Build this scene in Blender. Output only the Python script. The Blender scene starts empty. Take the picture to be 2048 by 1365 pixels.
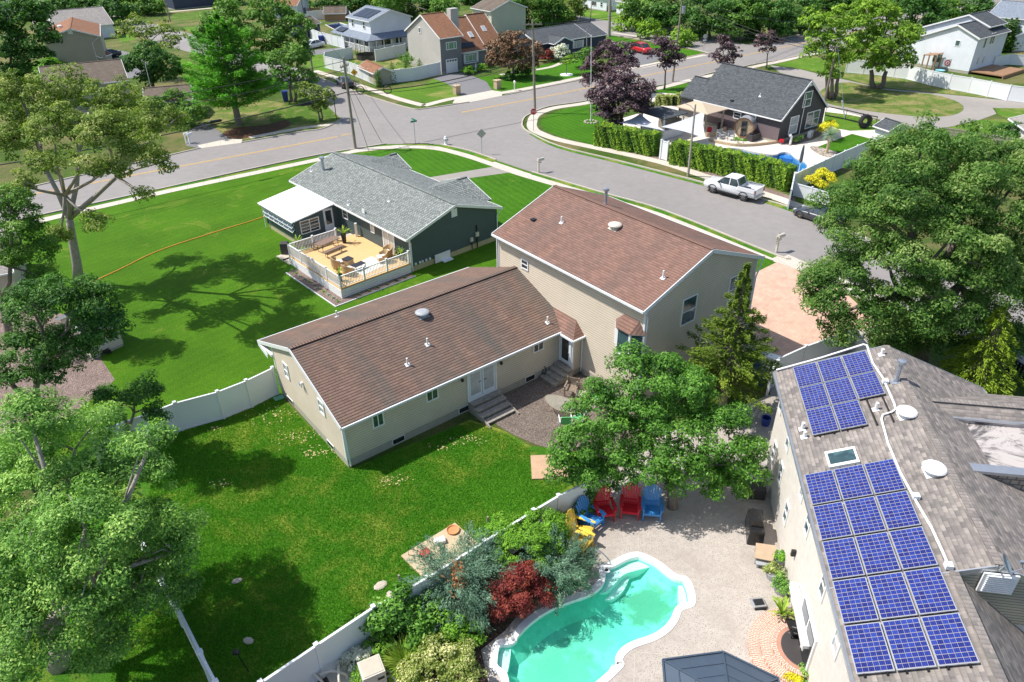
import bpy, bmesh, math, random
import numpy as np
from mathutils import Vector, Matrix
from mathutils.geometry import tessellate_polygon
random.seed(7); RNG=np.random.default_rng(7)
C=bpy.context.scene.collection
R=math.radians
# ---------------- camera, world, sun, exposure ----------------
FPX,PITCH,ROLL,CX,CY,CAMH=1455.58,R(31.8906),R(0.6429),1024.0,682.5,25.0
_cp,_sp,_c,_s=math.cos(PITCH),math.sin(PITCH),math.cos(ROLL),math.sin(ROLL)
_X=Vector((1,0,0)); _F=Vector((0,_cp,-_sp)); _D=Vector((0,-_sp,-_cp))
XR=_X*_c+_D*_s; YD=_X*-_s+_D*_c; EYE=Vector((0,0,CAMH))
cam=bpy.data.cameras.new('camera'); co=bpy.data.objects.new('camera',cam); C.objects.link(co)
cam.sensor_width=36.0; cam.lens=36.0*FPX/2048.0; cam.clip_end=3000
m=Matrix((XR,-YD,-_F)).transposed().to_4x4(); m.translation=EYE; co.matrix_world=m
bpy.context.scene.camera=co
SUN_AZ,SUN_EL=278.0,55.0      # compass from +Y clockwise
w=bpy.data.worlds.new('World'); bpy.context.scene.world=w; w.use_nodes=True
nt=w.node_tree; bg=nt.nodes['Background']; sky=nt.nodes.new('ShaderNodeTexSky'); sky.sky_type='NISHITA'
sky.sun_disc=False; sky.sun_elevation=R(SUN_EL); sky.sun_rotation=R(SUN_AZ); sky.air_density=1.0; sky.dust_density=1.5
nt.links.new(sky.outputs[0],bg.inputs[0]); bg.inputs[1].default_value=0.13
sl=bpy.data.lights.new('sun','SUN'); sl.energy=4.6; sl.angle=R(0.5); sl.color=(1.0,0.955,0.88)
so=bpy.data.objects.new('sun',sl); C.objects.link(so)
sd=Vector((math.sin(R(SUN_AZ))*math.cos(R(SUN_EL)),math.cos(R(SUN_AZ))*math.cos(R(SUN_EL)),math.sin(R(SUN_EL))))
so.rotation_euler=sd.to_track_quat('Z','Y').to_euler(); so.location=(0,0,60)
vs=bpy.context.scene.view_settings; vs.view_transform='Standard'; vs.look='None'; vs.exposure=0.38; vs.gamma=1.0
try: bpy.context.scene.cycles.max_bounces=5; bpy.context.scene.cycles.transparent_max_bounces=12
except Exception: pass
# ---------------- photo pixel -> place ----------------
def ray(x,y): return (XR*((x-CX)/FPX)+YD*((y-CY)/FPX)+_F)
def G(x,y,z=0.0):
    d=ray(x,y); return EYE+d*((z-CAMH)/d.z)
def hit(x,y,p,n):
    d=ray(x,y); return EYE+d*((Vector(p)-EYE).dot(n)/d.dot(n))
def atY(x,y,Y):
    d=ray(x,y); return EYE+d*(Y/d.y)
# ---------------- objects ----------------
def link(o,parent=None):
    C.objects.link(o)
    if parent: o.parent=parent
    return o
def tag(o,label=None,cat=None,group=None,kind=None):
    if label: o['label']=label
    if cat: o['category']=cat
    if group: o['group']=group
    if kind: o['kind']=kind
    return o
def thing(name,label,cat,loc=(0,0,0),rz=0,group=None):
    o=bpy.data.objects.new(name,None); o.empty_display_size=.3; o.location=loc; o.rotation_euler=(0,0,rz)
    link(o); return tag(o,label,cat,group)
def dup(o,parent=None,loc=None,rz=None,label=None):
    c=o.copy(); link(c,parent)
    if loc is not None: c.location=loc
    if rz is not None: c.rotation_euler=(0,0,rz)
    if label: c['label']=label
    for ch in list(o.children): dup(ch,c)
    return c
class MB:
    def __init__(s): s.v=[];s.f=[];s.m=[];s.uv=[]
    def face(s,pts,m=0,uv=None):
        i=len(s.v); s.v+= [tuple(p) for p in pts]; s.f.append(tuple(range(i,i+len(pts)))); s.m.append(m)
        s.uv+= list(uv) if uv else [(p[0],p[1]) for p in pts]
        return s
    def hexa(s,a,m=0):   # a: 8 pts bottom 4 ccw, top 4
        for q in ((3,2,1,0),(4,5,6,7),(0,1,5,4),(1,2,6,5),(2,3,7,6),(3,0,4,7)):
            P=[a[k] for k in q]; A,B,Dd=Vector(P[0]),Vector(P[1]),Vector(P[3])
            lu=(B-A).length; lv=(Dd-A).length
            s.face(P,m,[(0,0),(lu,0),(lu,lv),(0,lv)])
        return s
    def box(s,c,d,m=0,rz=0,rot=None):
        x,y,z=[k/2 for k in d]; M=rot or Matrix.Rotation(rz,3,'Z'); c=Vector(c)
        pts=[c+M@Vector(p) for p in ((-x,-y,-z),(x,-y,-z),(x,y,-z),(-x,y,-z),(-x,-y,z),(x,-y,z),(x,y,z),(-x,y,z))]
        return s.hexa(pts,m)
    def bb(s,x0,x1,y0,y1,z0,z1,m=0): return s.box(((x0+x1)/2,(y0+y1)/2,(z0+z1)/2),(abs(x1-x0),abs(y1-y0),abs(z1-z0)),m)
    def slab(s,pts,t,m=0,up=None):  # polygon pts (3d) top, thickness t downwards along z
        pts=[Vector(p) for p in pts]; lo=[p-Vector((0,0,t)) for p in pts]; n=len(pts)
        o=pts[0]; e=(pts[1]-o).normalized(); nn=(pts[1]-o).cross(pts[2]-o).normalized(); g=nn.cross(e)
        uv=[((p-o).dot(e),(p-o).dot(g)) for p in pts]
        s.face(pts,m,uv); s.face(lo[::-1],m)
        for i in range(n):
            j=(i+1)%n; s.face([lo[i],lo[j],pts[j],pts[i]],m)
        return s
    def beam(s,a,b,w,h,m=0,up=(0,0,1)):
        a,b=Vector(a),Vector(b); d=(b-a).normalized(); u=Vector(up)
        r=d.cross(u)
        if r.length<1e-4: r=d.cross(Vector((1,0,0)))
        r.normalize(); u=r.cross(d); r*=w/2; u*=h/2
        return s.hexa([a-r-u,a+r-u,b+r-u,b-r-u,a-r+u,a+r+u,b+r+u,b-r+u],m)
    def tube(s,pts,r,n=8,m=0,cap=True):
        pts=[Vector(p) for p in pts]; k=len(pts); rs=r if isinstance(r,(list,tuple)) else [r]*k
        rings=[]; d0=(pts[1]-pts[0]).normalized(); a=d0.orthogonal().normalized()
        for i,p in enumerate(pts):
            d=(pts[min(i+1,k-1)]-pts[max(i-1,0)]).normalized(); a=(a-d*a.dot(d)).normalized(); b=d.cross(a)
            rings.append([p+(a*math.cos(2*math.pi*j/n)+b*math.sin(2*math.pi*j/n))*rs[i] for j in range(n)])
        base=len(s.v)
        for q in rings: s.v+=[tuple(p) for p in q]
        for i in range(k-1):
            for j in range(n):
                J=(j+1)%n; s.f.append((base+i*n+j,base+i*n+J,base+(i+1)*n+J,base+(i+1)*n+j)); s.m.append(m); s.uv+=[(j/n,i),(J/n,i),(J/n,i+1),(j/n,i+1)]
        if cap:
            s.f.append(tuple(base+j for j in range(n))[::-1]); s.m.append(m); s.uv+=[(0,0)]*n
            s.f.append(tuple(base+(k-1)*n+j for j in range(n))); s.m.append(m); s.uv+=[(0,0)]*n
        return s
    def lathe(s,prof,c=(0,0,0),n=16,m=0,sx=1,sy=1):  # prof [(r,z)]
        c=Vector(c); base=len(s.v); k=len(prof)
        for r,z in prof:
            for j in range(n):
                t=2*math.pi*j/n; s.v.append((c.x+sx*r*math.cos(t),c.y+sy*r*math.sin(t),c.z+z))
        for i in range(k-1):
            for j in range(n):
                J=(j+1)%n; s.f.append((base+i*n+j,base+i*n+J,base+(i+1)*n+J,base+(i+1)*n+j)); s.m.append(m); s.uv+=[(j/n,i),(J/n,i),(J/n,i+1),(j/n,i+1)]
        return s
    def build(s,name,mats,parent=None,smooth=False,bevel=0):
        me=bpy.data.meshes.new(name); me.from_pydata(s.v,[],s.f)
        mats=mats if isinstance(mats,(list,tuple)) else [mats]
        for q in mats: me.materials.append(q)
        me.polygons.foreach_set('material_index',s.m)
        uvl=me.uv_layers.new(name='UVMap'); uvl.data.foreach_set('uv',[c for p in s.uv for c in p])
        if smooth: me.polygons.foreach_set('use_smooth',[True]*len(s.f))
        me.update()
        if bevel or smooth:
            bm=bmesh.new(); bm.from_mesh(me); bmesh.ops.remove_doubles(bm,verts=bm.verts,dist=1e-5)
            if bevel: bmesh.ops.bevel(bm,geom=list(bm.edges),offset=bevel,segments=2,affect='EDGES',profile=.6)
            bm.to_mesh(me); bm.free()
        return link(bpy.data.objects.new(name,me),parent)
def structure(o): o['kind']='structure'; return o
def tess(loops):
    tris=tessellate_polygon([[Vector(p) for p in l] for l in loops]); flat=[p for l in loops for p in l]
    return flat,tris
def sheet(name,loops,mat,z=None,kind='structure'):
    loops=[[Vector((p[0],p[1],z if z is not None else p[2])) for p in l] for l in loops]
    flat,tris=tess(loops); me=bpy.data.meshes.new(name)
    fs=[]
    for t in tris:
        a,b,c=[flat[i] for i in t]
        fs.append(t if (b-a).cross(c-a).z>0 else t[::-1])
    me.from_pydata([tuple(p) for p in flat],[],fs); me.materials.append(mat); me.update()
    o=link(bpy.data.objects.new(name,me)); o['kind']=kind; return o
def smoothp(pts,n=6,closed=False):
    out=[];k=len(pts); pts=[Vector(p) for p in pts]
    rng=range(k) if closed else range(k-1)
    for i in rng:
        p0=pts[(i-1)%k] if closed or i>0 else pts[i]; p1=pts[i]; p2=pts[(i+1)%k]; p3=pts[(i+2)%k] if closed or i+2<k else p2
        for j in range(n):
            t=j/n; out.append(.5*((2*p1)+(p2-p0)*t+(2*p0-5*p1+4*p2-p3)*t*t+(3*p1-p0-3*p2+p3)*t**3))
    if not closed: out.append(pts[-1])
    return out
def GL(pts,z=0.0): return [G(x,y,z) for x,y in pts]
def offs(pts,d):   # offset open polyline in xy to the left by d
    out=[]
    for i,p in enumerate(pts):
        a=pts[max(i-1,0)]; b=pts[min(i+1,len(pts)-1)]; t=Vector((b.x-a.x,b.y-a.y,0)).normalized()
        out.append(Vector((p.x-t.y*d,p.y+t.x*d,p.z)))
    return out
def strip(mb,pts,w,z0,z1,m=0):
    L,Rr=offs(pts,w/2),offs(pts,-w/2)
    for i in range(len(pts)-1):
        a,b,c,d=Rr[i],Rr[i+1],L[i+1],L[i]
        q=[Vector((p.x,p.y,z1)) for p in (a,b,c,d)]; lo=[Vector((p.x,p.y,z0)) for p in (a,b,c,d)]
        mb.face(q,m); 
        if z1-z0>.02: mb.face([lo[0],lo[1],q[1],q[0]],m); mb.face([lo[2],lo[3],q[3],q[2]],m)
# ---------------- materials ----------------
MATS={}
def base(name):
    m=bpy.data.materials.new(name); m.use_nodes=True; nt=m.node_tree; b=nt.nodes['Principled BSDF']; return m,nt,b
def N(nt,t,**k):
    n=nt.nodes.new(t)
    for a,v in k.items():
        if a in n.inputs.keys() if hasattr(n.inputs,'keys') else False: n.inputs[a].default_value=v
        else: setattr(n,a,v)
    return n
def rgb(c): return (c[0],c[1],c[2],1)
def noise(nt,scale,detail=4,rough=.6,vec=None,dist=0):
    n=nt.nodes.new('ShaderNodeTexNoise'); n.inputs['Scale'].default_value=scale; n.inputs['Detail'].default_value=detail; n.inputs['Roughness'].default_value=rough; n.inputs['Distortion'].default_value=dist
    if vec is not None: nt.links.new(vec,n.inputs['Vector'])
    return n.outputs['Fac']
def ramp(nt,fac,stops,interp='LINEAR'):
    r=nt.nodes.new('ShaderNodeValToRGB'); r.color_ramp.interpolation=interp; e=r.color_ramp.elements
    while len(e)<len(stops): e.new(.5)
    for i,(p,c) in enumerate(stops): e[i].position=p; e[i].color=rgb(c) if len(c)==3 else c
    nt.links.new(fac,r.inputs[0]); return r.outputs[0]
def mix(nt,f,a,b,mode='MIX'):
    n=nt.nodes.new('ShaderNodeMix'); n.data_type='RGBA'; n.blend_type=mode
    for s,v in ((n.inputs[0],f),(n.inputs[6],a),(n.inputs[7],b)):
        if isinstance(v,(int,float)): s.default_value=v
        elif isinstance(v,tuple): s.default_value=rgb(v)
        else: nt.links.new(v,s)
    return n.outputs[2]
def math_(nt,op,a,b=None,c=None):
    n=nt.nodes.new('ShaderNodeMath'); n.operation=op
    for s,v in zip(n.inputs,(a,b,c)):
        if v is None: continue
        if isinstance(v,(int,float)): s.default_value=v
        else: nt.links.new(v,s)
    return n.outputs[0]
def coord(nt,which='Object'):
    n=nt.nodes.new('ShaderNodeTexCoord'); return n.outputs[which]
def bump(nt,b,h,strength=.3,dist=.02):
    n=nt.nodes.new('ShaderNodeBump'); n.inputs['Strength'].default_value=strength; n.inputs['Distance'].default_value=dist
    nt.links.new(h,n.inputs['Height']); nt.links.new(n.outputs[0],b.inputs['Normal'])
def mapping(nt,vec,scale=(1,1,1),rot=(0,0,0),loc=(0,0,0)):
    n=nt.nodes.new('ShaderNodeMapping'); n.inputs['Scale'].default_value=scale; n.inputs['Rotation'].default_value=rot; n.inputs['Location'].default_value=loc
    nt.links.new(vec,n.inputs['Vector']); return n.outputs[0]
def plain(name,c,rough=.5,metal=0,var=.12,vs=3.0,spec=.5,bmp=0):
    if name in MATS: return MATS[name]
    m,nt,b=base(name); v=coord(nt); f=noise(nt,vs,6,.65,v)
    col=ramp(nt,f,[(.25,tuple(k*(1-var) for k in c)),(.75,tuple(min(1,k*(1+var)) for k in c))])
    nt.links.new(col,b.inputs['Base Color']); b.inputs['Roughness'].default_value=rough; b.inputs['Metallic'].default_value=metal
    b.inputs['Specular IOR Level'].default_value=spec
    if bmp: bump(nt,b,noise(nt,vs*12,4,.6,v),bmp,.01)
    MATS[name]=m; return m
def grass(name,c1,c2,cdry,dry=.3,stripe=0,sdir=0.0,dscale=.25):
    m,nt,b=base(name); v=coord(nt)
    big=noise(nt,.22,4,.6,v,.4); mid=noise(nt,1.6,6,.7,v); fine=noise(nt,11,5,.75,v); ff=noise(nt,45,2,.7,v)
    col=mix(nt,mid,c1,c2)
    col=mix(nt,ramp(nt,big,[(.35,(0,0,0)),(.65,(.55,.55,.55))]),col,tuple(k*.72 for k in c1))
    d=noise(nt,dscale,6,.72,mapping(nt,v,loc=(31,7,3)),.5)
    thr=.72-dry*.5
    dm=ramp(nt,d,[(max(0,thr-.06),(0,0,0)),(min(1,thr+.12),(.85,.85,.85))])
    col=mix(nt,dm,col,mix(nt,fine,cdry,tuple(k*1.5 for k in cdry)))
    if stripe:
        w_=nt.nodes.new('ShaderNodeTexWave'); w_.wave_profile='SIN'; w_.inputs['Scale'].default_value=.42; w_.inputs['Distortion'].default_value=1.1; w_.inputs['Detail'].default_value=2
        nt.links.new(mapping(nt,v,rot=(0,0,sdir)),w_.inputs[0])
        col=mix(nt,stripe,col,mix(nt,w_.outputs['Fac'],tuple(k*.8 for k in c1),tuple(k*1.25 for k in c2)))
    sp=math_(nt,'MULTIPLY',fine,ff)
    k_=ramp(nt,sp,[(.13,(.38,.38,.38)),(.27,(1,1,1)),(.42,(1.75,1.75,1.75))])
    col=mix(nt,1.0,col,k_,'MULTIPLY')
    nt.links.new(col,b.inputs['Base Color']); b.inputs['Roughness'].default_value=.85; b.inputs['Specular IOR Level'].default_value=.15
    bump(nt,b,math_(nt,'ADD',fine,ff),.9,.09)
    return m
def asphalt(name,c,line=.25):
    m,nt,b=base(name); v=coord(nt)
    big=noise(nt,.12,5,.6,v); mid=noise(nt,1.3,6,.6,v); fine=noise(nt,60,2,.6,v)
    col=ramp(nt,big,[(.3,tuple(k*.86 for k in c)),(.7,tuple(k*1.14 for k in c))])
    col=mix(nt,.5,col,ramp(nt,mid,[(.3,tuple(k*.85 for k in c)),(.75,tuple(k*1.15 for k in c))]))
    vo=nt.nodes.new('ShaderNodeTexVoronoi'); vo.feature='DISTANCE_TO_EDGE'; vo.inputs['Scale'].default_value=.11
    wv=nt.nodes.new('ShaderNodeVectorMath'); wv.operation='ADD'; nn=nt.nodes.new('ShaderNodeTexNoise'); nn.inputs['Scale'].default_value=.35; nn.inputs['Detail'].default_value=5
    nt.links.new(v,nn.inputs['Vector']); sc=nt.nodes.new('ShaderNodeVectorMath'); sc.operation='SCALE'; sc.inputs[3].default_value=5.0; nt.links.new(nn.outputs['Color'],sc.inputs[0])
    nt.links.new(v,wv.inputs[0]); nt.links.new(sc.outputs[0],wv.inputs[1]); nt.links.new(wv.outputs[0],vo.inputs['Vector'])
    cr=ramp(nt,vo.outputs['Distance'],[(.0,(line,line,line)),(.006,(0,0,0))])
    col=mix(nt,cr,col,tuple(k*1.5 for k in c))
    col=mix(nt,1.0,col,ramp(nt,fine,[(.2,(.88,.88,.88)),(.8,(1.12,1.12,1.12))]),'MULTIPLY')
    nt.links.new(col,b.inputs['Base Color']); b.inputs['Roughness'].default_value=.85; bump(nt,b,fine,.25,.01); return m
def concrete(name,c,stain=(.5,.45,.4),amt=.4,agg=0,joint=None,rough=.8):
    m,nt,b=base(name); v=coord(nt)
    big=noise(nt,.5,6,.7,v,.6); mid=noise(nt,4,6,.7,v); fine=noise(nt,30,3,.7,v)
    col=mix(nt,ramp(nt,big,[(.35,(0,0,0)),(.75,(amt,amt,amt))]),c,tuple(a*b_ for a,b_ in zip(c,stain)))
    col=mix(nt,1.0,col,ramp(nt,mid,[(.25,(.86,.86,.86)),(.75,(1.1,1.1,1.1))]),'MULTIPLY')
    if agg:
        vo=nt.nodes.new('ShaderNodeTexVoronoi'); vo.inputs['Scale'].default_value=16; nt.links.new(v,vo.inputs['Vector'])
        n2=noise(nt,9,4,.7,v)
        k=math_(nt,'LESS_THAN',math_(nt,'MULTIPLY',vo.outputs['Distance'],math_(nt,'SUBTRACT',1.45,n2)),.27)
        k=math_(nt,'MULTIPLY',k,ramp(nt,big,[(.3,(agg,)*3),(.65,(agg*.25,)*3)]))
        col=mix(nt,k,col,(.1,.09,.085))
    if joint:
        br=nt.nodes.new('ShaderNodeTexBrick'); br.offset=0; br.inputs['Scale'].default_value=1; br.inputs['Brick Width'].default_value=joint[0]; br.inputs['Row Height'].default_value=joint[1]; br.inputs['Mortar Size'].default_value=.02; br.inputs['Mortar Smooth'].default_value=.1
        nt.links.new(mapping(nt,v,rot=(0,0,joint[2])),br.inputs['Vector'])
        col=mix(nt,br.outputs['Fac'],col,tuple(k*.62 for k in c))
    nt.links.new(col,b.inputs['Base Color']); b.inputs['Roughness'].default_value=rough; bump(nt,b,fine,.3,.01); return m
def shingle(name,ca,cb,cc,row=.145,tab=.3,gap=.016,streak=.35,line=.45,sc=(.35,.4,.42),rl=.7,g=1.0):
    ca,cb,cc=[tuple(k*g for k in q) for q in (ca,cb,cc)]
    m,nt,b=base(name); v=coord(nt,'UV')
    br=nt.nodes.new('ShaderNodeTexBrick'); br.offset=.5; br.inputs['Scale'].default_value=1; br.inputs['Brick Width'].default_value=tab; br.inputs['Row Height'].default_value=row; br.inputs['Mortar Size'].default_value=gap; br.inputs['Mortar Smooth'].default_value=.2; br.inputs['Bias'].default_value=0
    br.inputs['Color1'].default_value=rgb(ca); br.inputs['Color2'].default_value=rgb(cb); br.inputs['Mortar'].default_value=rgb(tuple(k*line for k in ca)); nt.links.new(v,br.inputs['Vector'])
    b2=nt.nodes.new('ShaderNodeTexBrick'); b2.offset=.37; b2.offset_frequency=3; b2.inputs['Scale'].default_value=1; b2.inputs['Brick Width'].default_value=tab*.73; b2.inputs['Row Height'].default_value=row; b2.inputs['Mortar Size'].default_value=0
    b2.inputs['Color1'].default_value=rgb((.55,)*3); b2.inputs['Color2'].default_value=rgb((1.2,)*3); nt.links.new(v,b2.inputs['Vector'])
    col=mix(nt,.38,br.outputs['Color'],b2.outputs['Color'],'MULTIPLY')
    # algae streaks running down the slope
    s=noise(nt,1,5,.65,mapping(nt,v,scale=(.55,.09,1)),.4)
    col=mix(nt,ramp(nt,s,[(.42,(0,0,0)),(.68,(streak,)*3)]),col,tuple(a*k for a,k in zip(cc,sc)))
    g=noise(nt,40,3,.7,v); col=mix(nt,1.0,col,ramp(nt,g,[(.2,(.8,.8,.8)),(.8,(1.2,1.2,1.2))]),'MULTIPLY')
    sep=nt.nodes.new('ShaderNodeSeparateXYZ'); nt.links.new(v,sep.inputs[0])
    saw=math_(nt,'FRACT',math_(nt,'DIVIDE',sep.outputs[1],row)); col=mix(nt,1.0,col,ramp(nt,saw,[(0,(rl,)*3),(.2,(rl,)*3),(.34,(1,1,1)),(1,(1.06,1.06,1.06))]),'MULTIPLY')
    nt.links.new(col,b.inputs['Base Color']); b.inputs['Roughness'].default_value=.92; b.inputs['Specular IOR Level'].default_value=.2
    bump(nt,b,math_(nt,'ADD',math_(nt,'MULTIPLY',saw,-.6),math_(nt,'MULTIPLY',g,.4)),.6,.02); return m
def siding(name,c,exp=.115,dark=.62,vert=False,rough=.6):
    m,nt,b=base(name); v=coord(nt); sep=nt.nodes.new('ShaderNodeSeparateXYZ'); nt.links.new(v,sep.inputs[0])
    z=math_(nt,'ADD',sep.outputs[0],sep.outputs[1]) if vert else sep.outputs[2]
    fr=math_(nt,'FRACT',math_(nt,'DIVIDE',z,exp))
    ln=ramp(nt,fr,[(.0,(dark,)*3),(.16,(dark,)*3),(.26,(1,1,1)),(1,(1.04,1.04,1.04))])
    n=noise(nt,.7,5,.6,v); n2=noise(nt,14,3,.6,mapping(nt,v,scale=(1,1,6)))
    col=ramp(nt,n,[(.3,tuple(k*.93 for k in c)),(.7,tuple(k*1.05 for k in c))])
    col=mix(nt,1.0,col,ln,'MULTIPLY'); col=mix(nt,1.0,col,ramp(nt,n2,[(.2,(.95,.95,.95)),(.8,(1.04,1.04,1.04))]),'MULTIPLY')
    nt.links.new(col,b.inputs['Base Color']); b.inputs['Roughness'].default_value=rough
    bump(nt,b,math_(nt,'SUBTRACT',1.0,fr),.8,.018); return m
def brick(name,ca,cb,mortar,w_=.4,h=.2,mort=.01,rot=0,uv=False,offset=.5,bmp=.4):
    m,nt,b=base(name); v=coord(nt,'UV' if uv else 'Object')
    br=nt.nodes.new('ShaderNodeTexBrick'); br.offset=offset; br.inputs['Scale'].default_value=1; br.inputs['Brick Width'].default_value=w_; br.inputs['Row Height'].default_value=h; br.inputs['Mortar Size'].default_value=mort
    br.inputs['Color1'].default_value=rgb(ca); br.inputs['Color2'].default_value=rgb(cb); br.inputs['Mortar'].default_value=rgb(mortar); nt.links.new(mapping(nt,v,rot=(0,0,rot)),br.inputs['Vector'])
    n=noise(nt,.8,6,.7,v,.5); n2=noise(nt,18,4,.7,v)
    col=mix(nt,1.0,br.outputs['Color'],ramp(nt,n,[(.25,(.78,.76,.76)),(.75,(1.15,1.15,1.15))]),'MULTIPLY')
    col=mix(nt,1.0,col,ramp(nt,n2,[(.2,(.88,.88,.88)),(.8,(1.1,1.1,1.1))]),'MULTIPLY')
    nt.links.new(col,b.inputs['Base Color']); b.inputs['Roughness'].default_value=.8
    bump(nt,b,math_(nt,'SUBTRACT',n2,br.outputs['Fac']),bmp,.01); return m
def gravel(name,ca,cb,scale=22):
    m,nt,b=base(name); v=coord(nt)
    vo=nt.nodes.new('ShaderNodeTexVoronoi'); vo.inputs['Scale'].default_value=scale; nt.links.new(v,vo.inputs['Vector'])
    sep=nt.nodes.new('ShaderNodeSeparateColor'); nt.links.new(vo.outputs['Color'],sep.inputs[0])
    col=ramp(nt,sep.outputs[0],[(0,ca),(.5,tuple((a+b_)/2 for a,b_ in zip(ca,cb))),(1,cb)])
    col=mix(nt,1.0,col,ramp(nt,vo.outputs['Distance'],[(.0,(1.15,1.15,1.15)),(.6,(.4,.4,.4))]),'MULTIPLY')
    col=mix(nt,1.0,col,ramp(nt,noise(nt,.8,5,.7,v),[(.3,(.8,.8,.8)),(.7,(1.15,1.15,1.15))]),'MULTIPLY')
    nt.links.new(col,b.inputs['Base Color']); b.inputs['Roughness'].default_value=.9
    bump(nt,b,math_(nt,'SUBTRACT',1.0,vo.outputs['Distance']),.8,.03); return m
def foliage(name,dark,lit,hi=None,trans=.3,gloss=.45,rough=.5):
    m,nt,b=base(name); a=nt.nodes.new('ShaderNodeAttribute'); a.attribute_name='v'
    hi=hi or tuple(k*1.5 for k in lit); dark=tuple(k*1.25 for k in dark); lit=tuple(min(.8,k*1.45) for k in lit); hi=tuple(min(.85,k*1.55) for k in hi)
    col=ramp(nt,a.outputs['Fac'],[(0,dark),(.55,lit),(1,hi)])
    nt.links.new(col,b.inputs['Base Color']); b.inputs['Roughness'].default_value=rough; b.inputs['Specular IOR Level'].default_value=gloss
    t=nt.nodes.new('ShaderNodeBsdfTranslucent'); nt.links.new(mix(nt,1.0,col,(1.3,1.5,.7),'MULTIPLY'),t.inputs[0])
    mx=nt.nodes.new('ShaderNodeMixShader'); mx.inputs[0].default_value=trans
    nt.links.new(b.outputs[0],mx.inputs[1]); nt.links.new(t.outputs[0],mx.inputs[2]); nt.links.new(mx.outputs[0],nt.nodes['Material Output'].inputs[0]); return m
def glassm(name,c=(.02,.03,.035),rough=.06,var=.8):
    m,nt,b=base(name); v=coord(nt); f=noise(nt,1.7,3,.5,v,1.2)
    nt.links.new(ramp(nt,f,[(.35,c),(.7,tuple(k*(1+var*2) for k in c))]),b.inputs['Base Color']); b.inputs['Roughness'].default_value=rough; b.inputs['Specular IOR Level'].default_value=.9; return m
def solar(name,c1,c2,line,nx=6,ny=10):
    m,nt,b=base(name); v=coord(nt,'UV'); br=nt.nodes.new('ShaderNodeTexBrick'); br.offset=0
    br.inputs['Scale'].default_value=1; br.inputs['Brick Width'].default_value=1/nx; br.inputs['Row Height'].default_value=1/ny; br.inputs['Mortar Size'].default_value=.0055; br.inputs['Bias'].default_value=0; br.inputs['Mortar Smooth'].default_value=0
    br.inputs['Color1'].default_value=rgb(c1); br.inputs['Color2'].default_value=rgb(c2); br.inputs['Mortar'].default_value=rgb(line); nt.links.new(v,br.inputs['Vector'])
    w_=math_(nt,'FRACT',math_(nt,'MULTIPLY',nt.nodes.new('ShaderNodeSeparateXYZ').outputs[0],nx*3.0))
    sx=[n for n in nt.nodes if n.type=='SEPXYZ'][0]; nt.links.new(v,sx.inputs[0])
    col=mix(nt,ramp(nt,w_,[(.0,(.35,)*3),(.08,(0,0,0)),(.92,(0,0,0)),(1,(.35,)*3)]),br.outputs['Color'],tuple(k*.8 for k in line))
    nt.links.new(col,b.inputs['Base Color']); b.inputs['Roughness'].default_value=.22; b.inputs['Specular IOR Level'].default_value=.4; return m
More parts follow.
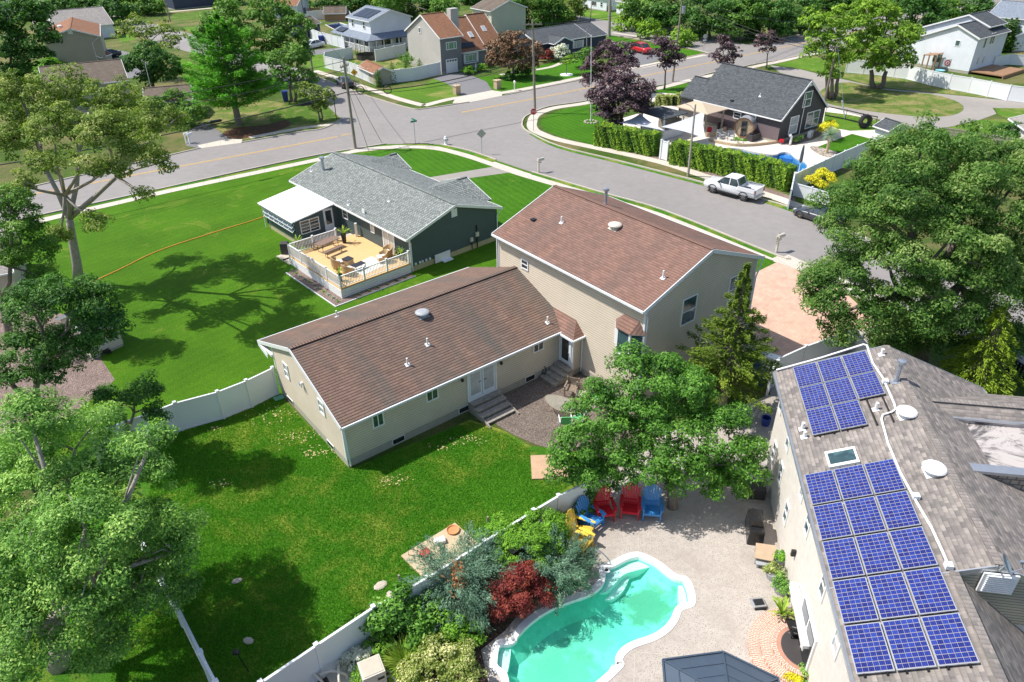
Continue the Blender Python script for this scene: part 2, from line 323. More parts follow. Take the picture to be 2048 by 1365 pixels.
M=dict(
 grass_a=grass('lawn_vivid',(.072,.215,.006),(.140,.325,.010),(.26,.30,.045),dry=.16,stripe=.07,sdir=R(38)),
 grass_b=grass('lawn_back',(.058,.215,.012),(.125,.345,.022),(.30,.33,.05),dry=.36,dscale=.35),
 grass_c=grass('lawn_corner',(.052,.195,.006),(.105,.295,.010),(.24,.28,.05),dry=.08,stripe=.16,sdir=R(-30)),
 grass_d=grass('lawn_patchy',(.11,.22,.028),(.18,.28,.04),(.34,.28,.12),dry=.46,dscale=.35),
 grass_e=grass('lawn_far',(.11,.26,.02),(.18,.33,.03),(.33,.30,.10),dry=.28),
 ground=grass('ground_grass',(.075,.15,.022),(.12,.20,.03),(.24,.19,.09),dry=.42,dscale=.12),
 verge=grass('verge_grass',(.075,.18,.018),(.14,.25,.028),(.30,.26,.10),dry=.30,dscale=.9),
 needles=gravel('pine_needles',(.10,.035,.012),(.26,.11,.04),9),
 asphalt=asphalt('asphalt',(.25,.232,.222)), drive=asphalt('driveway_asphalt',(.17,.168,.178),.1), drive2=asphalt('driveway_worn',(.30,.275,.25),.1),
 walk=concrete('sidewalk_concrete',(.56,.51,.44),(.72,.68,.62),.35,joint=(1.5,30,R(-18))),
 kerb=concrete('kerb_concrete',(.50,.46,.39),(.7,.65,.6),.4),
 patio=concrete('patio_concrete',(.47,.425,.385),(.52,.47,.42),.6,agg=.95),
 patio_pale=concrete('patio_pale',(.68,.62,.55),(.86,.82,.78),.4),
 slab=concrete('slab_concrete',(.50,.34,.22),(.9,.8,.7),.5),
 slab2=concrete('slab_tan',(.52,.42,.28),(.8,.7,.6),.5),
 found=concrete('foundation_concrete',(.42,.40,.34),(.8,.74,.6),.5), found_y=concrete('foundation_yellowed',(.46,.42,.26),(.8,.7,.5),.5),
 paver=brick('stamped_paver',(.62,.42,.31),(.55,.36,.27),(.50,.33,.25),.42,.21,.008,R(-52)),
 gravel=gravel('gravel',(.16,.12,.095),(.47,.38,.32),26), gravel_p=gravel('gravel_pinkish',(.26,.17,.14),(.50,.38,.33),20), stones=gravel('river_stones',(.40,.33,.27),(.78,.68,.58),5),
 mulch=gravel('mulch',(.09,.05,.03),(.24,.15,.1),14),
 sh_brown=shingle('shingles_brown',(.235,.155,.120),(.205,.132,.105),(.13,.12,.105),row=.17,tab=.55,gap=.010,streak=.75,line=.5,sc=(.8,.88,.92),rl=.42),
 sh_brown2=shingle('shingles_reddish',(.260,.150,.118),(.215,.128,.102),(.15,.11,.10),row=.17,tab=.42,gap=.010,streak=.5,line=.6,sc=(.8,.88,.9),rl=.72),
 sh_grey=shingle('shingles_grey',(.20,.22,.21),(.33,.36,.35),(.30,.32,.31),row=.15,tab=.26,gap=.02,streak=.1,line=.5),
 sh_wood=shingle('shingles_weathered',(.33,.29,.265),(.165,.15,.145),(.20,.19,.165),row=.15,tab=.26,gap=.006,streak=.25,line=.6,sc=(.8,.85,.8),rl=.85),
 sh_char=shingle('shingles_charcoal',(.075,.085,.095),(.12,.13,.14),(.10,.11,.12),row=.15,tab=.3,gap=.01,streak=.1,line=.6),
 sh_tan=shingle('shingles_tan',(.34,.17,.10),(.27,.14,.085),(.2,.12,.08),row=.16,tab=.3,gap=.01,streak=.2,line=.6),
 sh_blue=shingle('shingles_bluegrey',(.21,.25,.31),(.27,.31,.37),(.25,.28,.33),row=.16,tab=.3,gap=.01,streak=.1,line=.6),
 sh_old=shingle('shingles_old_brown',(.20,.16,.125),(.16,.13,.105),(.1,.085,.07),row=.16,tab=.4,gap=.012,streak=.5,line=.6,sc=(.7,.7,.7)),
 sh_lgrey=shingle('shingles_light_grey',(.30,.28,.26),(.38,.35,.33),(.3,.28,.26),row=.16,tab=.3,gap=.01,streak=.15,line=.6),
 sd_cream=siding('siding_cream',(.63,.55,.44),.15,.66), sd_grey=siding('siding_slate',(.066,.098,.104),.17,.62), sd_lgrey=siding('siding_lightgrey',(.46,.44,.41),.18,.85),
 sd_mgrey=siding('siding_midgrey',(.20,.20,.21),.18,.85), sd_white=siding('siding_white',(.72,.75,.80),.15,.85), sd_dark=siding('siding_dark',(.055,.05,.056),.16,.7), sd_plum=siding('siding_plum',(.16,.12,.13),.16,.6),
 sd_navy=siding('siding_navy',(.035,.05,.09),.18,.8), sd_pale=siding('siding_paleyellow',(.55,.56,.44),.18,.85), sd_tan=siding('siding_tan',(.42,.385,.31),.2,.9), sd_slat=siding('siding_slatted',(.36,.34,.27),.12,.35),
 stucco=concrete('stucco_offwhite',(.66,.62,.57),(.82,.80,.78),.45),
 white=plain('white_trim',(.80,.80,.80),.45,var=.04), vinyl=plain('white_vinyl',(.74,.76,.78),.35,var=.03,vs=.6), cream=plain('cream_trim',(.66,.60,.48),.5,var=.04),
 alu=plain('aluminium',(.55,.57,.60),.35,.7,var=.1), steel=plain('galvanised',(.42,.46,.52),.35,.6,var=.15,vs=8), black=plain('black_plastic',(.015,.015,.017),.4), darkm=plain('dark_metal',(.03,.03,.032),.4,.3),
 soffit=plain('white_roof_panel',(.86,.86,.86),.4,var=.02,vs=.5),
 glass=glassm('window_glass'), glassb=glassm('window_glass_blueish',(.03,.06,.065)), curtain=glassm('window_with_blind',(.38,.40,.42),.15,.15), greenc=glassm('window_green_curtain',(.14,.26,.17),.2,.3), glassd=glassm('window_dark',(.012,.014,.016)),
 doorw=plain('painted_door',(.70,.74,.80),.35,var=.03), deckw=plain('weathered_wood',(.30,.27,.23),.8,var=.4,vs=5,bmp=.4), deckt=plain('deck_tan',(.66,.43,.20),.6,var=.06), wood=plain('wood_brown',(.30,.17,.09),.7,var=.3,vs=6), woodl=plain('wood_light',(.48,.36,.24),.7,var=.2,vs=6), teak=plain('teak_weathered',(.26,.20,.15),.75,var=.35,vs=8),
 pole=plain('utility_pole_wood',(.27,.235,.19),.85,var=.3,vs=4,bmp=.4), polel=plain('pole_light',(.36,.33,.27),.8,var=.2,vs=4), wire=plain('wire_black',(.02,.02,.022),.6),
 bark=plain('bark',(.19,.16,.13),.9,var=.35,vs=5,bmp=.6), barkl=plain('bark_pale',(.34,.30,.26),.9,var=.3,vs=5,bmp=.6), barkd=plain('bark_dark',(.08,.06,.05),.9,var=.3,vs=5),
 yellow=plain('road_yellow',(.66,.42,.12),.7,var=.15,vs=2), red=plain('red_paint',(.55,.02,.03),.4), redp=plain('red_plastic',(.66,.012,.03),.38,var=.06), bluep=plain('blue_plastic',(.05,.26,.62),.38,var=.08), yelp=plain('yellow_plastic',(.80,.56,.08),.38,var=.06),
 wicker=plain('wicker_tan',(.47,.32,.17),.7,var=.3,vs=30,bmp=.5), wickd=plain('wicker_dark',(.05,.045,.045),.6,var=.3,vs=30), cush=plain('cushion_white',(.72,.70,.66),.8), blackt=plain('table_black',(.03,.03,.035),.35), brownt=plain('table_brown',(.22,.15,.11),.5),
 sling=plain('green_sling',(.10,.50,.16),.6), lav=plain('lavender_leaf',(.2,.24,.2),.8), cover=plain('black_cover',(.018,.018,.02),.22), tan=plain('tan_canvas',(.50,.40,.29),.7,var=.04), shade=plain('grey_shade_cloth',(.52,.55,.60),.6,var=.03), binb=plain('bin_blue',(.02,.045,.28),.4), navyt=plain('steel_roof_navy',(.060,.085,.120),.4,var=.08), tyre=plain('tyre_rubber',(.022,.022,.025),.75), tanc=plain('tan_cloth',(.42,.31,.21),.75), stone_y=plain('pale_rock',(.46,.40,.33),.8,var=.15,vs=8), teal=plain('teal_lid',(.16,.42,.30),.6), orange=plain('orange_hose',(.65,.28,.03),.6), concp=plain('concrete_pad',(.5,.45,.36),.8,var=.1,bmp=.3), pewter=plain('grey_plastic',(.36,.38,.40),.4), beigep=plain('beige_metal',(.60,.55,.47),.5,var=.06), bluecl=plain('blue_cover',(.03,.06,.30),.5),
)
M['brickr']=brick('red_brick',(.42,.20,.14),(.52,.27,.19),(.66,.58,.5),.21,.07,.012,uv=True)
M['stonew']=brick('stone_wall',(.42,.35,.29),(.30,.25,.22),(.16,.14,.13),.3,.22,.03,uv=True)
M['sol']=solar('solar_cells_blue',(.008,.014,.13),(.020,.045,.27),(.30,.28,.28)); M['solb']=solar('solar_cells_dark',(.02,.022,.03),(.025,.028,.04),(.06,.07,.09),6,10)
# ---------------- foliage ----------------
_F0=foliage
def foliage(name,dark,lit,hi=None,trans=.3,gloss=.25,rough=.6): return _F0(name,dark,lit,hi,trans,gloss,rough)
M.update(
 f_oak=foliage('leaves_oak',(.055,.095,.014),(.15,.22,.035),(.32,.32,.13)), f_oak2=foliage('leaves_oak_green',(.034,.095,.014),(.085,.185,.026),(.18,.28,.06)),
 f_dark=foliage('leaves_dark',(.018,.065,.012),(.050,.130,.020),(.11,.21,.05)), f_big=foliage('leaves_bigtree',(.030,.085,.016),(.085,.175,.028),(.20,.26,.085)),
 f_light=foliage('leaves_light',(.045,.115,.026),(.135,.275,.050),(.32,.44,.12)), f_lime=foliage('leaves_lime',(.055,.125,.012),(.145,.255,.022),(.26,.36,.05)),
 f_mag=foliage('leaves_glossy',(.026,.090,.010),(.075,.190,.020),(.16,.31,.05),gloss=.35), f_pine=foliage('needles_pine',(.030,.12,.012),(.085,.26,.020),(.15,.35,.035),gloss=.2),
 f_cedar=foliage('cedar_spray',(.045,.085,.012),(.105,.165,.020),(.20,.25,.035),gloss=.2), f_cedarb=foliage('cedar_brown',(.15,.05,.02),(.30,.12,.05),gloss=.2),
 f_droop=foliage('droop_spray',(.08,.13,.012),(.19,.27,.025),(.30,.37,.05),gloss=.2), f_blue=foliage('juniper_blue',(.045,.095,.065),(.12,.21,.145),(.23,.34,.25),gloss=.2),
 f_purple=foliage('leaves_purple',(.028,.016,.022),(.075,.045,.055),(.19,.13,.14),trans=.1), f_copper=foliage('leaves_copper',(.06,.05,.025),(.17,.095,.055),(.32,.19,.12),trans=.15),
 f_red=foliage('leaves_red',(.055,.010,.012),(.16,.025,.022),(.28,.07,.035),trans=.2), f_bush=foliage('leaves_bush',(.055,.14,.012),(.125,.27,.022),(.20,.37,.04)),
 f_hedge=foliage('hedge_leaves',(.040,.100,.010),(.105,.215,.018),(.24,.33,.03),trans=.2), f_yel=foliage('leaves_yellow',(.30,.25,.01),(.62,.50,.02),(.80,.68,.06)), f_var=foliage('leaves_variegated',(.07,.12,.015),(.22,.27,.06),(.55,.50,.28)),
 f_white=foliage('flowers_white',(.35,.32,.28),(.62,.58,.52),(.8,.76,.7)), f_pink=foliage('flowers_pink',(.4,.1,.2),(.6,.2,.3)), f_blade=foliage('grass_blades',(.08,.15,.015),(.20,.30,.035),(.36,.42,.09)), f_yucca=foliage('yucca_leaf',(.10,.16,.12),(.25,.33,.26),(.40,.48,.38),gloss=.2), f_palm=foliage('palm_leaf',(.07,.14,.02),(.24,.34,.05),(.40,.45,.12)),
 f_orange=foliage('leaves_orange',(.3,.08,.02),(.5,.18,.04)))
def leafmesh(name,parent,mat,P,Nn,s,asp,v,T=None,rnd=None):
    n=len(P); rnd=rnd or RNG
    Nn=Nn/np.maximum(np.linalg.norm(Nn,axis=1,keepdims=True),1e-6)
    if T is None: T=rnd.normal(size=(n,3))
    T=T-Nn*np.sum(T*Nn,axis=1,keepdims=True); T/=np.maximum(np.linalg.norm(T,axis=1,keepdims=True),1e-6)
    B=np.cross(Nn,T); sz=(s*rnd.uniform(.65,1.35,n))[:,None]
    V=np.empty((n,4,3)); V[:,0]=P-T*sz; V[:,1]=P-B*sz*asp+Nn*sz*.12; V[:,2]=P+T*sz; V[:,3]=P+B*sz*asp+Nn*sz*.12
    me=bpy.data.meshes.new(name); me.vertices.add(4*n); me.loops.add(4*n); me.polygons.add(n)
    me.vertices.foreach_set('co',V.reshape(-1).astype(np.float32)); me.loops.foreach_set('vertex_index',np.arange(4*n,dtype=np.int32))
    me.polygons.foreach_set('loop_start',np.arange(0,4*n,4,dtype=np.int32)); me.polygons.foreach_set('loop_total',np.full(n,4,np.int32))
    at=me.attributes.new('v','FLOAT','FACE'); at.data.foreach_set('value',np.clip(v,0,1).astype(np.float32))
    me.materials.append(mat); me.update(calc_edges=True); me.validate()
    return link(bpy.data.objects.new(name,me),parent)
def udir(n,low=-1.0):
    z=RNG.uniform(low,1,n); t=RNG.uniform(0,2*np.pi,n); r=np.sqrt(np.maximum(0,1-z*z)); return np.stack([r*np.cos(t),r*np.sin(t),z],1)
def crown_pts(blobs,cr,s,asp,cover=1.3,dens=1.25,low=-.45,inner=.25,droop=0):
    Cs=np.array([b[0][:] for b in blobs]); Rs=np.array([b[1] for b in blobs])  # Rs n,3
    Ps=[];Ns=[];Vs=[]
    for i in range(len(blobs)):
        area=4*np.pi*np.mean(Rs[i])**2*(1-low)/2; nc=max(3,int(dens*area/(np.pi*cr*cr)))
        d=udir(nc,low); rr=1-inner*RNG.random(nc)**1.5*1.4; bumpy=1+.10*np.sin(d[:,0]*5+i)+.10*np.sin(d[:,1]*6+2*i+d[:,2]*4)
        c=Cs[i]+d*Rs[i]*(rr*bumpy)[:,None]
        keep=np.ones(nc,bool)
        for j in range(len(blobs)):
            if j!=i: keep&=np.sum(((c-Cs[j])/Rs[j])**2,axis=1)>.5
        c=c[keep]; d=d[keep]
        if not len(c): continue
        k=cr*RNG.uniform(.6,1.35,len(c)); nl=np.maximum(4,(cover*2*np.pi*k*k/(2*s*s*asp)*.62)).astype(int)
        idx=np.repeat(np.arange(len(c)),nl); n=len(idx)
        e=udir(n,-.55); rad=RNG.uniform(.35,1.05,n)**.6
        off=e*(k[idx]*rad)[:,None]*np.array([1.15,1.15,.72])
        off[:,2]-=droop*k[idx]*rad**2
        Ps.append(c[idx]+off); Ns.append(e*.7+d[idx]*.35+np.array([-.12,0,.55])+RNG.normal(size=(n,3))*.5)
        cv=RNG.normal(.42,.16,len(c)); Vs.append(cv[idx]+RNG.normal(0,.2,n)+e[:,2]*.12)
    return np.concatenate(Ps),np.concatenate(Ns),np.concatenate(Vs)
def shrub(name,label,cat,mat,base,blobs,s=.08,asp=.5,cr=None,cover=1.3,dens=1.25,low=-.2,group=None,stem=True,extra=None,part='foliage',inner=.25,barkm='barkd',droop=0):
    t=thing(name,label,cat,base,0,group); B=Vector(base)
    bl=[((Vector(c)-B),(r,r,r*.85) if isinstance(r,(int,float)) else r) for c,r in blobs]
    cr=cr or max(.12,.3*np.mean([np.mean(b[1]) for b in bl]))
    P,Nn,v=crown_pts(bl,cr,s,asp,cover,dens,low,inner,droop); k=P[:,2]>.02; leafmesh(part,t,mat,P[k],Nn[k],s,asp,v[k])
    if stem:
        mb=MB()
        for c,r in bl: mb.tube([(0,0,0),c*.5+Vector((RNG.normal()*.05,RNG.normal()*.05,0)),c],[.045,.03,.012],5)
        mb.build('stem',M[barkm],t)
    return t
def pxblobs(bx,by,bl,basez=0):
    b=G(bx,by); out=[]
    for e in bl:
        px,py,r=e[:3]; dy=e[3] if len(e)>3 else 0; sq=e[4] if len(e)>4 else .85
        c=atY(px,py,b.y+dy); rr=r*(c-EYE).dot(_F)/FPX; 
        if c.z-rr*sq*.55<.4: c.z=max(c.z,rr*sq*.55+.4)
        out.append((c,(rr,rr,rr*sq)))
    return b,out
def tree(name,label,mat,bx,by,bl,s=.16,asp=.5,cr=None,trunk=.22,cover=1.25,dens=1.2,low=-.45,group=None,barkm='bark',fork=.5,limbs=2,cat='tree',inner=.3,droop=0,trunks=1,lean=(0,0)):
    b,blobs=pxblobs(bx,by,bl); t=thing(name,label,cat,b,0,group)
    bl2=[((c-b),r) for c,r in blobs]; cr=cr or min(1.0,max(.4,.24*float(np.mean([r[0] for _,r in bl2]))))
    P,Nn,v=crown_pts(bl2,cr,s,asp,cover,dens,low,inner,droop); k=P[:,2]>.05; leafmesh('crown',t,mat,P[k],Nn[k],s,asp,v[k])
    mb=MB(); cz=sum(c.z for c,_ in bl2)/len(bl2); cxy=sum((c for c,_ in bl2),Vector())/len(bl2)
    fk=Vector((cxy.x*.25+lean[0],cxy.y*.25+lean[1],cz*fork))
    for q in range(trunks):
        o=Vector((0,0,0)) if trunks==1 else Vector((math.cos(q*2.2)*trunk*1.3,math.sin(q*2.2)*trunk*1.3,0))
        f2=fk+o*2.5
        mb.tube([o,o*1.2+f2*.33+Vector((.05,.02,0)),f2*.7+o*.3,f2],[trunk*1.25,trunk,trunk*.88,trunk*.75],10)
    groups={}; ng=max(2,min(5,round(len(bl2)/3.2)))
    for i,(c,r) in enumerate(bl2): groups.setdefault(int((math.atan2(c.y-fk.y,c.x-fk.x)/(2*math.pi)+.5)*ng*.999),[]).append((c,r))
    for gi,mem in groups.items():
        gc=sum((c for c,_ in mem),Vector())/len(mem); node=fk.lerp(gc,.55)+Vector((RNG.normal()*.25,RNG.normal()*.25,.2)); rl=trunk*.58
        mb.tube([fk,fk.lerp(node,.5)+Vector((RNG.normal()*.2,RNG.normal()*.2,-.1)),node],[rl,rl*.85,rl*.7],8)
        for k_ in range(len(mem)): mem[k_]=(mem[k_][0],mem[k_][1],node)
    for i,(c,r,node) in enumerate([q for g_ in groups.values() for q in g_]):
        mid=node.lerp(c,.5)+Vector((RNG.normal()*.2,RNG.normal()*.2,r[0]*.08)); rt=trunk*.36
        mb.tube([node,mid,c],[rt,rt*.7,rt*.4],7)
        for q in range(limbs):
            d=udir(1,-.2)[0]; e=c+Vector(d*np.array(r)*.85); m2=mid.lerp(e,.55)+Vector((0,0,r[2]*.08)); mb.tube([mid if q%2 else c,m2 if q%2 else c.lerp(e,.5)+Vector((0,.1,.1)),e],[rt*.38,rt*.22,rt*.08],5)
    mb.build('trunk',M[barkm],t,smooth=True); return t
def spiky(name,label,cat,mat,base,n,L,wd,up=.35,group=None,part='blades',arch=.6,thingrz=0,loc_off=None,parent=None,segs=3):
    """rosette of long arching blades"""
    t=parent or thing(name,label,cat,base,0,group); P=[];Nn=[];T=[];v=[]; o=np.array(loc_off if loc_off is not None else (0,0,0))
    for i in range(n):
        a=RNG.uniform(0,2*np.pi); el=RNG.uniform(up,1.35); l=L*RNG.uniform(.7,1.1); d=np.array([math.cos(a)*math.cos(el),math.sin(a)*math.cos(el),math.sin(el)]); p=o.copy().astype(float); vv=RNG.random()
        for k in range(segs):
            st=d*l/segs; P.append(p+st/2); T.append(d.copy()); Nn.append(np.array([-d[2]*math.cos(a),-d[2]*math.sin(a),math.cos(el)+.2])); v.append(vv*.6+.2*k/segs+.1); p=p+st; d=d+np.array([0,0,-arch/segs*1.6]); d/=np.linalg.norm(d)
    leafmesh(part,t,mat,np.array(P),np.array(Nn),L/segs/2*1.15,wd/(L/segs/2),np.array(v),np.array(T)); return t
def juniper(name,label,mat,base,R_,h,n=160,s=.10,tuft=55,cat='shrub',group=None,brown=None,part='foliage',up=.15,barkm='bark',drp=.3):
    """sprays of needles arching out from the middle"""
    t=thing(name,label,cat,base,0,group); P=[];Nn=[];T=[];v=[]; mb=MB()
    for i in range(n):
        a=RNG.uniform(0,2*np.pi); el=math.asin(RNG.uniform(up,1)); L=R_*RNG.uniform(.6,1.1)*(math.cos(el)+math.sin(el)*h/R_)
        d=np.array([math.cos(a)*math.cos(el),math.sin(a)*math.cos(el),math.sin(el)]); start=np.array([0,0,h*.15]); end=start+d*L; end[2]=max(.1,end[2]-drp*R_*.3)
        cvv=RNG.normal(.45,.15)
        u=RNG.uniform(.45,1,tuft)**.8; q=start+np.outer(u,end-start); q[:,2]+=np.sin(u*np.pi)*.15*R_
        side=RNG.normal(size=(tuft,3))*(.30*R_*(1.15-u))[:,None]*.55; q=q+side
        t_=(end-start)/np.linalg.norm(end-start)+side*1.2+RNG.normal(size=(tuft,3))*.25
        P.append(q);T.append(t_);Nn.append(np.array([0,0,.8])+RNG.normal(size=(tuft,3))*.6+d*.3); v.append(cvv+RNG.normal(0,.18,tuft))
        if i%7==0: mb.tube([tuple(start),tuple((start+end)/2+np.array([0,0,.1])),tuple(end)],[.03,.02,.008],5)
    P=np.concatenate(P);k=P[:,2]>.03
    leafmesh(part,t,mat,P[k],np.concatenate(Nn)[k],s,.22,np.concatenate(v)[k],np.concatenate(T)[k]); mb.build('stem',M[barkm],t); return t
def conifer(name,label,mat,bx,by,h,r,layers=16,per=9,s=.16,asp=.3,tuft=60,droop=.35,group=None,barkm='bark',base=None,top=1.0,up=0,z0=.1,cat='tree',jit=.25,pw=.8,wid=.35):
    b=base if base is not None else G(bx,by); t=thing(name,label,cat,b,0,group); P=[];Nn=[];T=[];v=[]; mb=MB(); mb.tube([(0,0,0),(0,0,h*.5),(0,0,h*.98)],[r*.07+.05,r*.045+.03,.02],8)
    for l in range(layers):
        f=l/(layers-1); z=h*(z0+(1-z0)*f**.95); rr=r*(1-f)**pw+.05*r; m=max(3,int(per*(.45+.55*(1-f))))
        for k in range(m):
            a=2*np.pi*(k+.5*(l%2))/m+RNG.normal()*.25; L=rr*RNG.uniform(1-jit,1+jit*.6); cvv=RNG.normal(.45,.16)
            d=np.array([math.cos(a),math.sin(a),up]); n=max(8,int(tuft*(.3+.7*L/r)))
            u=RNG.uniform(.15,1,n)**.75; side=RNG.normal(size=n)*wid*L*(1.12-u)*.75; w_=np.array([-math.sin(a),math.cos(a),0])
            q=np.outer(u*L,d)+np.outer(side,w_)+np.array([0,0,z]); q[:,2]+=-droop*L*u**2+RNG.normal(size=n)*.05*r*.6
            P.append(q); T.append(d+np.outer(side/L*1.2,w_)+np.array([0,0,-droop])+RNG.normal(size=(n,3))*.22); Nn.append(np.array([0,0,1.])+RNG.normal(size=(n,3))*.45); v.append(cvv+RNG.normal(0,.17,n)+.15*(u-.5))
            if l<layers-3: mb.tube([(0,0,z),tuple(d*L*.6+np.array([0,0,z-droop*L*.3]))],[.02+.01*r,.01],5)
    leafmesh('crown',t,mat,np.concatenate(P),np.concatenate(Nn),s,asp,np.concatenate(v),np.concatenate(T)); mb.build('trunk',M[barkm],t); return t
# ---------------- houses ----------------
def winpart(parent,p,n,w,h,style='v1',fr='white',gl='glass',fw=.07,name='window',proud=.05,label=None,sill=False):
    """window at local point p (centre) facing local unit n (horizontal)"""
    n=Vector(n).normalized(); r=Vector((-n.y,n.x,0)); p=Vector(p); mb=MB(); a=math.atan2(r.y,r.x)
    def bx(cx,cz,bw,bh,pr,dp=.06): mb.box(p+r*cx+Vector((0,0,cz))+n*(pr-dp/2),(bw,dp,bh),0,a)
    bx(0,h/2-fw/2,w,fw,proud); bx(0,-h/2+fw/2,w,fw,proud); bx(-w/2+fw/2,0,fw,h-2*fw,proud); bx(w/2-fw/2,0,fw,h-2*fw,proud)
    if style=='v1': bx(0,0,w-2*fw,fw*.7,proud-.008)
    if style in('h1',): bx(0,0,fw*.7,h-2*fw,proud-.008)
    if style=='h2': bx(-w*.24,0,fw*.8,h-2*fw,proud-.008); bx(w*.24,0,fw*.8,h-2*fw,proud-.008)
    if style=='dbl': bx(0,0,fw*1.3,h-2*fw,proud-.008); bx(-w*.25,0,w*.5-fw*1.7,fw*.7,proud-.014); bx(w*.25,0,w*.5-fw*1.7,fw*.7,proud-.014)
    if style=='grid':
        for q in(-.25,0,.25): bx(0,q*h,w-2*fw,fw*.6,proud-.008)
        bx(0,0,fw,h-2*fw,proud-.015)
    if sill: mb.box(p+Vector((0,0,-h/2-.02))+n*(proud+.02),(w+.1,.08,.05),0,a)
    f=mb.build(name,M[fr],parent); 
    if label: f['label']=label
    g=MB().box(p+n*.004,(w-2*fw,.02,h-2*fw),0,a); g.build('pane',M[gl],f); return f
class House:
    def __init__(s,name,label,loc,ang,cat='house',group=None):
        s.t=thing(name,label,cat,loc,ang,group); s.loc=Vector(loc); s.ang=ang; s.W=MB(); s.Rf=MB(); s.T=MB(); s.Gt=MB(); s.Fd=MB(); s.inv=Matrix.Rotation(-ang,3,'Z'); s.rot=Matrix.Rotation(ang,3,'Z')
    def L(s,p): return s.inv@(Vector(p)-s.loc)
    def px(s,x,y,pl,n):   # hit local plane
        return s.L(hit(x,y,s.loc+s.rot@Vector(pl),s.rot@Vector(n)))
    def pz(s,x,y,z): return s.L(G(x,y,z))
    def block(s,a0,a1,b0,b1,e0,e1,ze0,ze1,br,zr,swap=False,wm=0,rm=0,rk0=.15,rk1=.15,t=.14,fz=.4,g0=True,g1=True,fd=True,gutter=True,zb=None,tm=True,cap=True,tr=(1,1)):
        P=(lambda a,b,z:(b,a,z)) if swap else (lambda a,b,z:(a,b,z))
        s0=(zr-ze0)/(br-e0) if br!=e0 else 0; s1=(zr-ze1)/(e1-br) if e1!=br else 0
        z0=ze0+s0*(b0-e0)-t; z1=ze1+s1*(e1-b1)-t; W=s.W; f=fz if zb is None else zb
        W.face([P(a0,b0,f),P(a1,b0,f),P(a1,b0,z0),P(a0,b0,z0)],wm); W.face([P(a1,b1,f),P(a0,b1,f),P(a0,b1,z1),P(a1,b1,z1)],wm)
        for a,g in((a0,g0),(a1,g1)):
            if g:
                pts=[P(a,b0,f),P(a,b1,f),P(a,b1,z1)]
                if br<b1 and br>b0: pts.append(P(a,br,zr-t))
                pts.append(P(a,b0,z0)); W.face(pts,wm)
        if fd: s.Fd.bb(*( (a0+.025,a1-.025,b0+.025,b1-.025) if not swap else (b0+.025,b1-.025,a0+.025,a1-.025)),-.05,f+.02)
        A0,A1=a0-rk0,a1+rk1
        if br!=e0: s.Rf.slab([P(A0,e0,ze0),P(A1,e0,ze0),P(A1,br,zr),P(A0,br,zr)],t*.8,rm)
        if br!=e1: s.Rf.slab([P(A1,e1,ze1),P(A0,e1,ze1),P(A0,br,zr),P(A1,br,zr)],t*.8,rm)
        if cap and e0!=br and e1!=br: s.Rf.beam(P(A0,br,zr+.012),P(A1,br,zr+.012),.26,.035,rm)
        if tm:
            for a,k,g in((A0,-1,g0),(A1,1,g1)):
                if g and tr[0 if k<0 else 1]:
                    if br!=e0: s.T.beam(P(a+k*.02,e0-.01,ze0-.09),P(a+k*.02,br,zr-.09),.045,.21)
                    if br!=e1: s.T.beam(P(a+k*.02,e1+.01,ze1-.09),P(a+k*.02,br,zr-.09),.045,.21)
            if gutter:
                if br!=e0: s.T.beam(P(A0,e0-.045,ze0-.08),P(A1,e0-.045,ze0-.08),.09,.12)
                if br!=e1: s.T.beam(P(A0,e1+.045,ze1-.08),P(A1,e1+.045,ze1-.08),.09,.12)
    def winpx(s,plane,n,c1,c2,**k):
        a=s.px(*c1,plane,n); b=s.px(*c2,plane,n); n=Vector(n); r=Vector((-n.y,n.x,0))
        w_=abs((b-a).dot(r)); h=abs(b.z-a.z); return winpart(s.t,(a+b)/2,n,max(w_,.3),max(h,.3),**k)
    def win(s,plane,n,c,w,h,**k):  # centre px
        return winpart(s.t,s.px(*c,plane,n),n,w,h,**k)
    def finish(s,wm,rm,tm='white',fd='found'):
        g=lambda q:[M[x] for x in (q if isinstance(q,(list,tuple)) else [q])]
        if s.W.f: s.W.build('wall',g(wm),s.t)
        if s.Rf.f: s.roof=s.Rf.build('roof',g(rm),s.t)
        if s.T.f: s.T.build('trim',g(tm),s.t)
        if s.Fd.f: s.Fd.build('foundation',g(fd),s.t)
        return s
    def spout(s,pts,m='white'): MB().tube(pts,.045,6).build('downspout',M[m],s.t)
